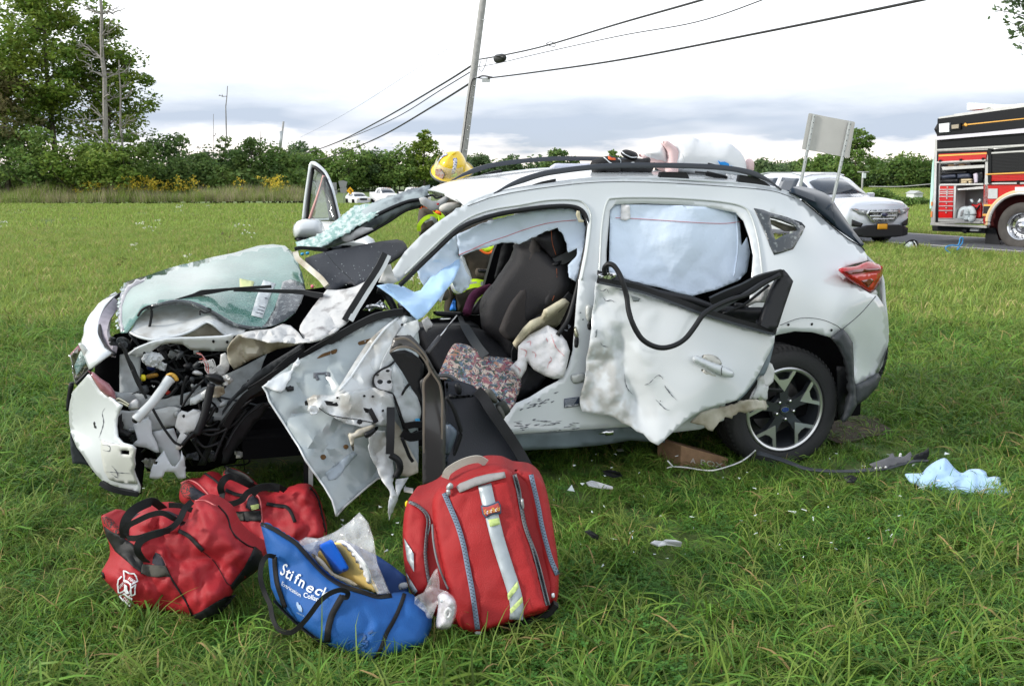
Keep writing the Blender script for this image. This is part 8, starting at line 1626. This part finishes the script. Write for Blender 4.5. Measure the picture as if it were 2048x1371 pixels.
  # ============================================================ FIRE TRUCK
g_=G(2041,497);FT=Fr((g_[0], g_[1]), R(-57));TM=Matrix(((FT.u[0], FT.n[0],0, FT.o[0]),(FT.u[1], FT.n[1],0, FT.o[1]),(0,0,1,.035),(0,0,0,1)))
t=thing('fire_truck', 'red and black fire truck with an open side locker, cut by the right edge', 'fire truck', tuple(FT.o))
fred=mat('fire_engine_red',(.50,.010,.010),.25, coat=.6);fblk=mat('fire_engine_black',(.006,.007,.009),.3, spec=.35);sil=mat('brushed_trim',(.66,.66,.65),.3, metal=.6, var=.15, vscale=10);goldm=mat('gold_stripe',(.75,.40,.08),.4)
grl=mat('locker_grey',(.33,.33,.34),.6, metal=.2);cream=mat('cream_box',(.6,.5,.33),.7)
K=lambda s:X('k', s)
def tq(nm, m, s, v=0., th=.02, parent=None, **k):return panel(nm, m, K(s), v, fr=FT, parent=parent or t, res=22, thick=th, smooth=False, **k)
TX=1250
tq('upper_body', fblk, f'155,165 {TX},12 {TX},262 920,280 560,312 148,350',0,.1)
tq('upper_body', fblk, f'145,352 560,318 {TX},262 {TX},395 920,400 560,418 145,440',0,.1)
tq('roof_rail', sil, f'165,152 300,130 {TX},-10 {TX},18 300,148 165,166',-.02,.1)
tq('roof_deck', mat('roof_white',(.7,.7,.68),.6), '300,125 560,90 750,45 1000,20 1000,40 560,110 300,140',.4,.1)
tq('roof_box', mat('roof_box_pale',(.6,.66,.68),.4), '415,28 440,22 748,40 1000,30 1000,70 745,60 430,90 412,92',.8,.3)
tq('awning', mat('awning_white',(.66,.64,.72),.35, coat=.4), f'145,322 560,288 {TX},215 {TX},262 920,290 560,318 150,354',-.10,.1)
tq('trim_strip', sil, f'145,435 560,412 {TX},372 {TX},392 560,428 145,447',-.03,.04)
tq('gold_line', goldm, f'420,212 920,160 {TX},126 {TX},136 920,168 420,222',-.01,.008)
pillow('gold_scroll', goldm, K('372,225 390,210 402,202 420,215 422,225 405,238 390,228 380,232'),-.01, fr=FT, parent=t, front=.01, back=.01, w=3, res=3)
for s_, m_ in(('168,212 258,202 256,282 170,288', mat('light_lens',(.75,.78,.80),.15, coat=1)),('268,212 358,204 356,258 270,264', fblk),('278,222 342,214 340,250 280,256', mat('amber_grey_lens',(.35,.30,.22),.2, coat=1))):tq('scene_light', m_, s_,-.05 if 'scene' and m_ is not MATS['amber_grey_lens']else-.07,.05)
# corner edge and rear
tq('corner_post', sil, '130,350 150,345 150,560 140,900 125,1090 95,1090 110,800 122,500',-.01,.06)
tq('corner_strip', mat('mint_reflective',(.45,.72,.62),.4), '108,560 122,500 118,800 100,960 84,960 95,760',-.02,.04)
# open locker: frame, back, shelves
tq('locker_frame', sil, '148,445 600,430 600,1090 120,1090',0,.05, holes=[K('172,565 578,545 560,1075 160,1060')])
tq('locker_frame', fblk, '150,455 600,440 600,470 165,490 160,1080 135,1080',-.012,.03)
tq('roller_door', fred, '165,478 590,460 580,528 160,545',-.03,.06)
tq('door_stripe', goldm, '165,486 590,465 590,478 165,500',-.04,.01)
tq('door_bar', sil, '145,545 580,524 580,538 145,557',-.06,.04)
for x_ in(165,348,545):tq('door_catch', fblk, f'{x_},{545-(x_-145)*.05-14:.0f} {x_+18},{545-(x_-145)*.05-16:.0f} {x_+18},{545-(x_-145)*.05+2:.0f} {x_},{545-(x_-145)*.05+4:.0f}',-.08,.03)
tq('locker_back', grl, '120,540 620,520 600,1100 120,1090',.6,.03);tq('locker_floor', grl, '150,1040 560,1050 545,1088 140,1082',.0,.05)
tq('locker_dark', fblk, '160,560 590,540 585,745 165,755',.45,.03)
def tb(nm, m, s, v0, th, **k):return tq(nm, m, s, v0, th, **k)
tb('shelf', sil, '190,592 570,572 570,598 200,620',.02,.4);tb('shelf', sil, '165,742 560,736 560,750 165,758',.02,.4);tb('shelf', sil, '330,784 560,762 560,785 335,798',.02,.3)
tb('locker_divider', sil, '300,758 318,758 308,1075 292,1075',.0,.4);tb('locker_divider', sil, '165,758 176,758 160,1060 145,1060',.0,.4);tb('locker_sill', sil, '130,1050 530,1074 530,1092 130,1072',-.01,.2)
tb('drawer_cabinet', fred, '176,760 300,760 286,1048 160,1048',.05,.4)
for a, b in((762,788),(797,808),(813,824),(830,850),(860,896),(906,934),(944,974),(986,1044)):
 f=lambda y:(176-(y-760)*.055,298-(y-760)*.05);d_=tb('drawer', fred, f'{f(a)[0]:.0f},{a} {f(a)[1]:.0f},{a} {f(b)[1]:.0f},{b} {f(b)[0]:.0f},{b}',.0,.05);c_=(f(a)[0]+f(a)[1])/2
 tb('drawer_handle', sil, f'{f(b)[0]:.0f},{b} {f(b)[1]:.0f},{b} {f(b)[1]:.0f},{b+6} {f(b)[0]:.0f},{b+6}',-.02,.03, parent=d_.o);tb('drawer_lock', sil, f'{c_:.0f},{a+4} {c_+10:.0f},{a+4} {c_+8:.0f},{a+14} {c_:.0f},{a+14}',-.03,.02, parent=d_.o)
for s, m_, nm in(('185,640 440,628 410,650 190,662', fblk, 'equipment_case'),('180,668 320,655 320,690 180,698', mat('slate_case',(.04,.05,.08),.5), 'equipment_case'),('180,700 345,695 340,735 180,738', fblk, 'equipment_case'),('330,655 445,650 445,690 330,694', MATS['slate_case'], 'equipment_case'),('350,700 455,696 455,716 350,720', cream, 'cream_case'),('350,722 455,718 455,736 350,738', cream, 'cream_case'),('470,655 500,645 515,670 512,730 480,738', mat('lilac_case',(.6,.55,.65),.5), 'pale_case'),('220,580 270,566 305,570 300,586 222,590', mat('tan_roll',(.5,.33,.2),.8), 'tan_roll'),('315,574 370,562 405,566 400,580 316,584', MATS['tan_roll'], 'tan_roll'),('430,782 500,765 556,765 556,790 430,795', cream, 'cream_case'),('510,635 560,625 562,730 515,735', fblk, 'equipment_case')):
 pillow(nm, m_, K(s),.1, fr=FT, parent=t, front=.03, back=.2, w=2, res=3, curve=False)
gpl=mat('pale_grey_plastic',(.58,.64,.66),.4)
gen=pillow('portable_pump', gpl, K('325,1030 345,965 385,940 425,940 460,950 475,980 465,1000 430,1060 340,1060'),.1, fr=FT, parent=t, front=.12, back=.15, w=5, res=3);decal('pump_recess', grl, K('360,985 382,968 390,978 372,1028 355,1030'), gen, t,.01,3)
tube('pump_handle', gpl, XV(K('415,1060 412,1010 425,970 455,965 470,1000 462,1045 440,1060'),[-.02]*7),.07, t, fr=FT)
hn=pillow('red_harness', fred, K('455,920 500,925 545,905 545,1040 480,1045 490,990 460,950'),.12, fr=FT, parent=t, front=.06, back=.08, w=3, res=3)
for s in('435,882 462,872 480,905 458,912', '505,905 525,872 545,876 530,915'):pillow('harness_pad', gpl, K(s),.04, fr=FT, parent=t, front=.02, back=.02, w=2, res=2.5, curve=False)
tube('hook', fblk, XV(K('470,940 490,965 510,960 530,930'),[.0]*4),.025, t, fr=FT)
tb('tray', sil, '420,1055 530,1062 530,1078 420,1072',.0,.3)
# next locker, closed roller shutter: slats
tq('body_panel', fblk, f'596,425 {TX},392 {TX},745 560,745 560,700 600,690',.03,.08)
sl_m=mat('shutter_slat',(.010,.011,.013),.4, spec=.35)
for i in range(13):
 y0=478+i*12.6;y1=y0+10.5;k_=1-i/30.;tq('slat', sl_m, f'632,{y0:.1f} {TX},{y0 - 32*k_:.1f} {TX},{y1 - 32*k_:.1f} 630,{y1:.1f}',-.0-.006*(i%2),.03)
for i in range(5):
 y0=650+i*13;y1=y0+11;tq('slat', fred, f'622,{y0 + 4:.1f} {TX},{y0 - 10:.1f} {TX},{y1 - 10:.1f} 620,{y1 + 4:.1f}',-.002-.006*(i%2),.03)
tq('trim_strip', sil, f'632,462 {TX},425 {TX},438 632,476',-.03,.03);tq('gold_line', goldm, f'580,652 920,636 {TX},622 {TX},632 920,648 580,662',-.04,.01);tq('trim_strip', sil, f'580,732 920,728 {TX},722 {TX},735 920,742 580,745',-.05,.04)
tq('shutter_frame', fblk, '600,440 632,440 630,700 612,745 600,745',-.02,.04)
for x_ in(605,855):tq('door_catch', fblk, f'{x_},710 {x_+20},709 {x_+20},742 {x_},743',-.08,.03)
# lower body, wheel arch
aw=lambda r_, cx=905, cy=1110, a0=180, a1=0, n=26, kx_=1.04:' '.join(f'{cx + r_*kx_*math.cos(R(a)):.0f},{cy - r_*math.sin(R(a)):.0f}' for a in np.linspace(a0, a1, n))
tq('lower_body', fred, f'565,748 {TX},738 {TX},1125 1212,1125 '+' '.join(aw(297).split()[::-1])+' 590,1125 560,1090',0,.1)
tube('wheel_arch_rim', mat('gold_cream_rim',(.66,.50,.28),.4), np.column_stack([K(aw(300)),[-.03]*26]),.05, t, fr=FT, n=2);tube('wheel_arch_rim', sil, np.column_stack([K(aw(285)),[-.05]*26]),.035, t, fr=FT, n=2)
panel('arch_inner', mat('arch_dark_red',(.06,.004,.004),.7), K(aw(290)+' 1200,1240 600,1240'),.35, fr=FT, parent=t, res=22, thick=.02)
tq('sill_strip', sil, f'90,1088 590,1112 590,1132 90,1106',-.03,.1);tq('gold_line', goldm, '565,922 650,922 640,938 562,938',-.01,.02);tq('gold_line', goldm, '555,1008 605,1008 600,1024 552,1024',-.01,.02);tq('stripe', blackp, '562,940 640,940 610,1005 560,1000',-.008,.01)
tq('fuel_door', galv, '604,784 686,784 684,872 600,872',-.02,.03);tq('marker_light', mat('light_lens',(0,0,0)), '840,770 1000,768 1000,808 840,812',-.08,.08)
for s in('98,900 110,900 108,935 96,935', '94,985 108,985 106,1035 92,1035'):tq('side_marker', mat('amber_lens',(0,0,0)), s,-.03,.02)
tq('underbody', blackp, '105,1110 420,1125 580,1130 575,1180 420,1175 390,1175 370,1168 110,1158',.2,.6);tq('under_step', galv, '445,1135 520,1135 518,1160 440,1158',.1,.1);pillow('tow_eye', blackr, K('375,1150 400,1135 420,1150 415,1175 385,1178'),.1, fr=FT, parent=t, front=.03, back=.03, w=3, res=3)
tq('mud_flap', blackr, '590,1130 665,1130 700,1250 715,1290 572,1292 578,1200',.25,.03)
WMt=Matrix.Translation(Vector(FT.q(2041,452.5,.02)))@TM.to_3x3().to_4x4();w_=part_empty('wheel', t, WMt);r_=.515
tgrey=mat('dusty_tyre',(.075,.07,.065),.85, var=.3, vscale=6)
lathe('tyre', tgrey,[(r_*.56,.03),(r_*.62,.0),(r_*.85,-.02),(r_*.95,.0),(r_,.03),(r_,.26),(r_*.8,.3),(r_*.56,.28)], w_, WMt,48)
lathe('rim', chrome,[(r_*.585,.01),(r_*.57,.0),(r_*.54,.01),(r_*.50,.05),(r_*.47,.14),(r_*.36,.15),(r_*.33,.10),(r_*.22,.09),(r_*.2,.02),(r_*.12,-.02),(0.001,-.03)], w_, WMt,40, sharp=30)
for k in range(10):a=R(36*k+12);lathe('lug_nut', MATS['hole_dark'],[(.001,.0),(.014,.004),(.016,.03)], w_, WMt@Matrix.Translation((r_*.42*math.cos(a),.12, r_*.42*math.sin(a))),8)
RX=float((FT.q(1872,400)-FT.o)@FT.u);mk('truck_body',[tuple(TM@Vector(p))for p in[(RX,.65,.6),(2.2,.65,.6),(2.2,2.4,.6),(RX,2.4,.6),(RX,.65,2.85),(2.2,.65,2.85),(2.2,2.4,2.85),(RX,2.4,2.85)]], BOXF, fred, t, smooth=False)
lathe('tyre', tgrey,[(.3,.0),(.5,.0),(.515,.03),(.515,.26),(.3,.28)], w_, WMt@Matrix.Translation((0,1.75,0)),32)
# small things at the road edge
RE=YF(20.3);t=thing('face_mask', 'black and white breathing mask lying at the edge of the road', 'mask', tuple(G(1822,500)))
RE=Fr(G(1822,501)[:2],0)
pillow('mask_shell', gpl, X('G', '1145,1190 1155,1165 1190,1135 1215,1130 1225,1160 1220,1190 1180,1198'),.0, fr=RE, parent=t, front=.06, back=.06, w=4, res=2.5);pillow('mask_harness', blackr, X('G', '1190,1135 1210,1118 1245,1125 1265,1160 1275,1190 1240,1195 1225,1185 1222,1150'),.02, fr=RE, parent=t, front=.06, back=.06, w=4, res=2.5)
tube('mask_strap', blackr, XV(X('G', '1145,1185 1150,1160 1185,1130 1215,1120 1250,1130'),[-.05]*5),.012, t, fr=RE);tube('mask_strap', white, XV(X('G', '1225,1130 1240,1150 1245,1180'),[-.07]*3),.01, t, fr=RE)
RE=Fr(G(1915,510)[:2],0);bc=mat('blue_hose',(.03,.22,.5),.5)
tag(tube('blue_rope', bc, XV(X('G', '1610,1250 1560,1240 1510,1225 1480,1205 1462,1190 1470,1170 1510,1160 1550,1162 1565,1140 1570,1110 1582,1102 1592,1115 1585,1145 1565,1170 1548,1195'),[0]*15),.014, None, fr=RE), 'blue rope standing in loops at the edge of the road', 'rope')
tag(tube('blue_rope', bc, XV(X('G', '1635,1252 1570,1248 1520,1235 1490,1215'),[-.1]*4),.018, None, fr=RE), 'thicker blue rope end lying in the grass below the loops', 'rope')
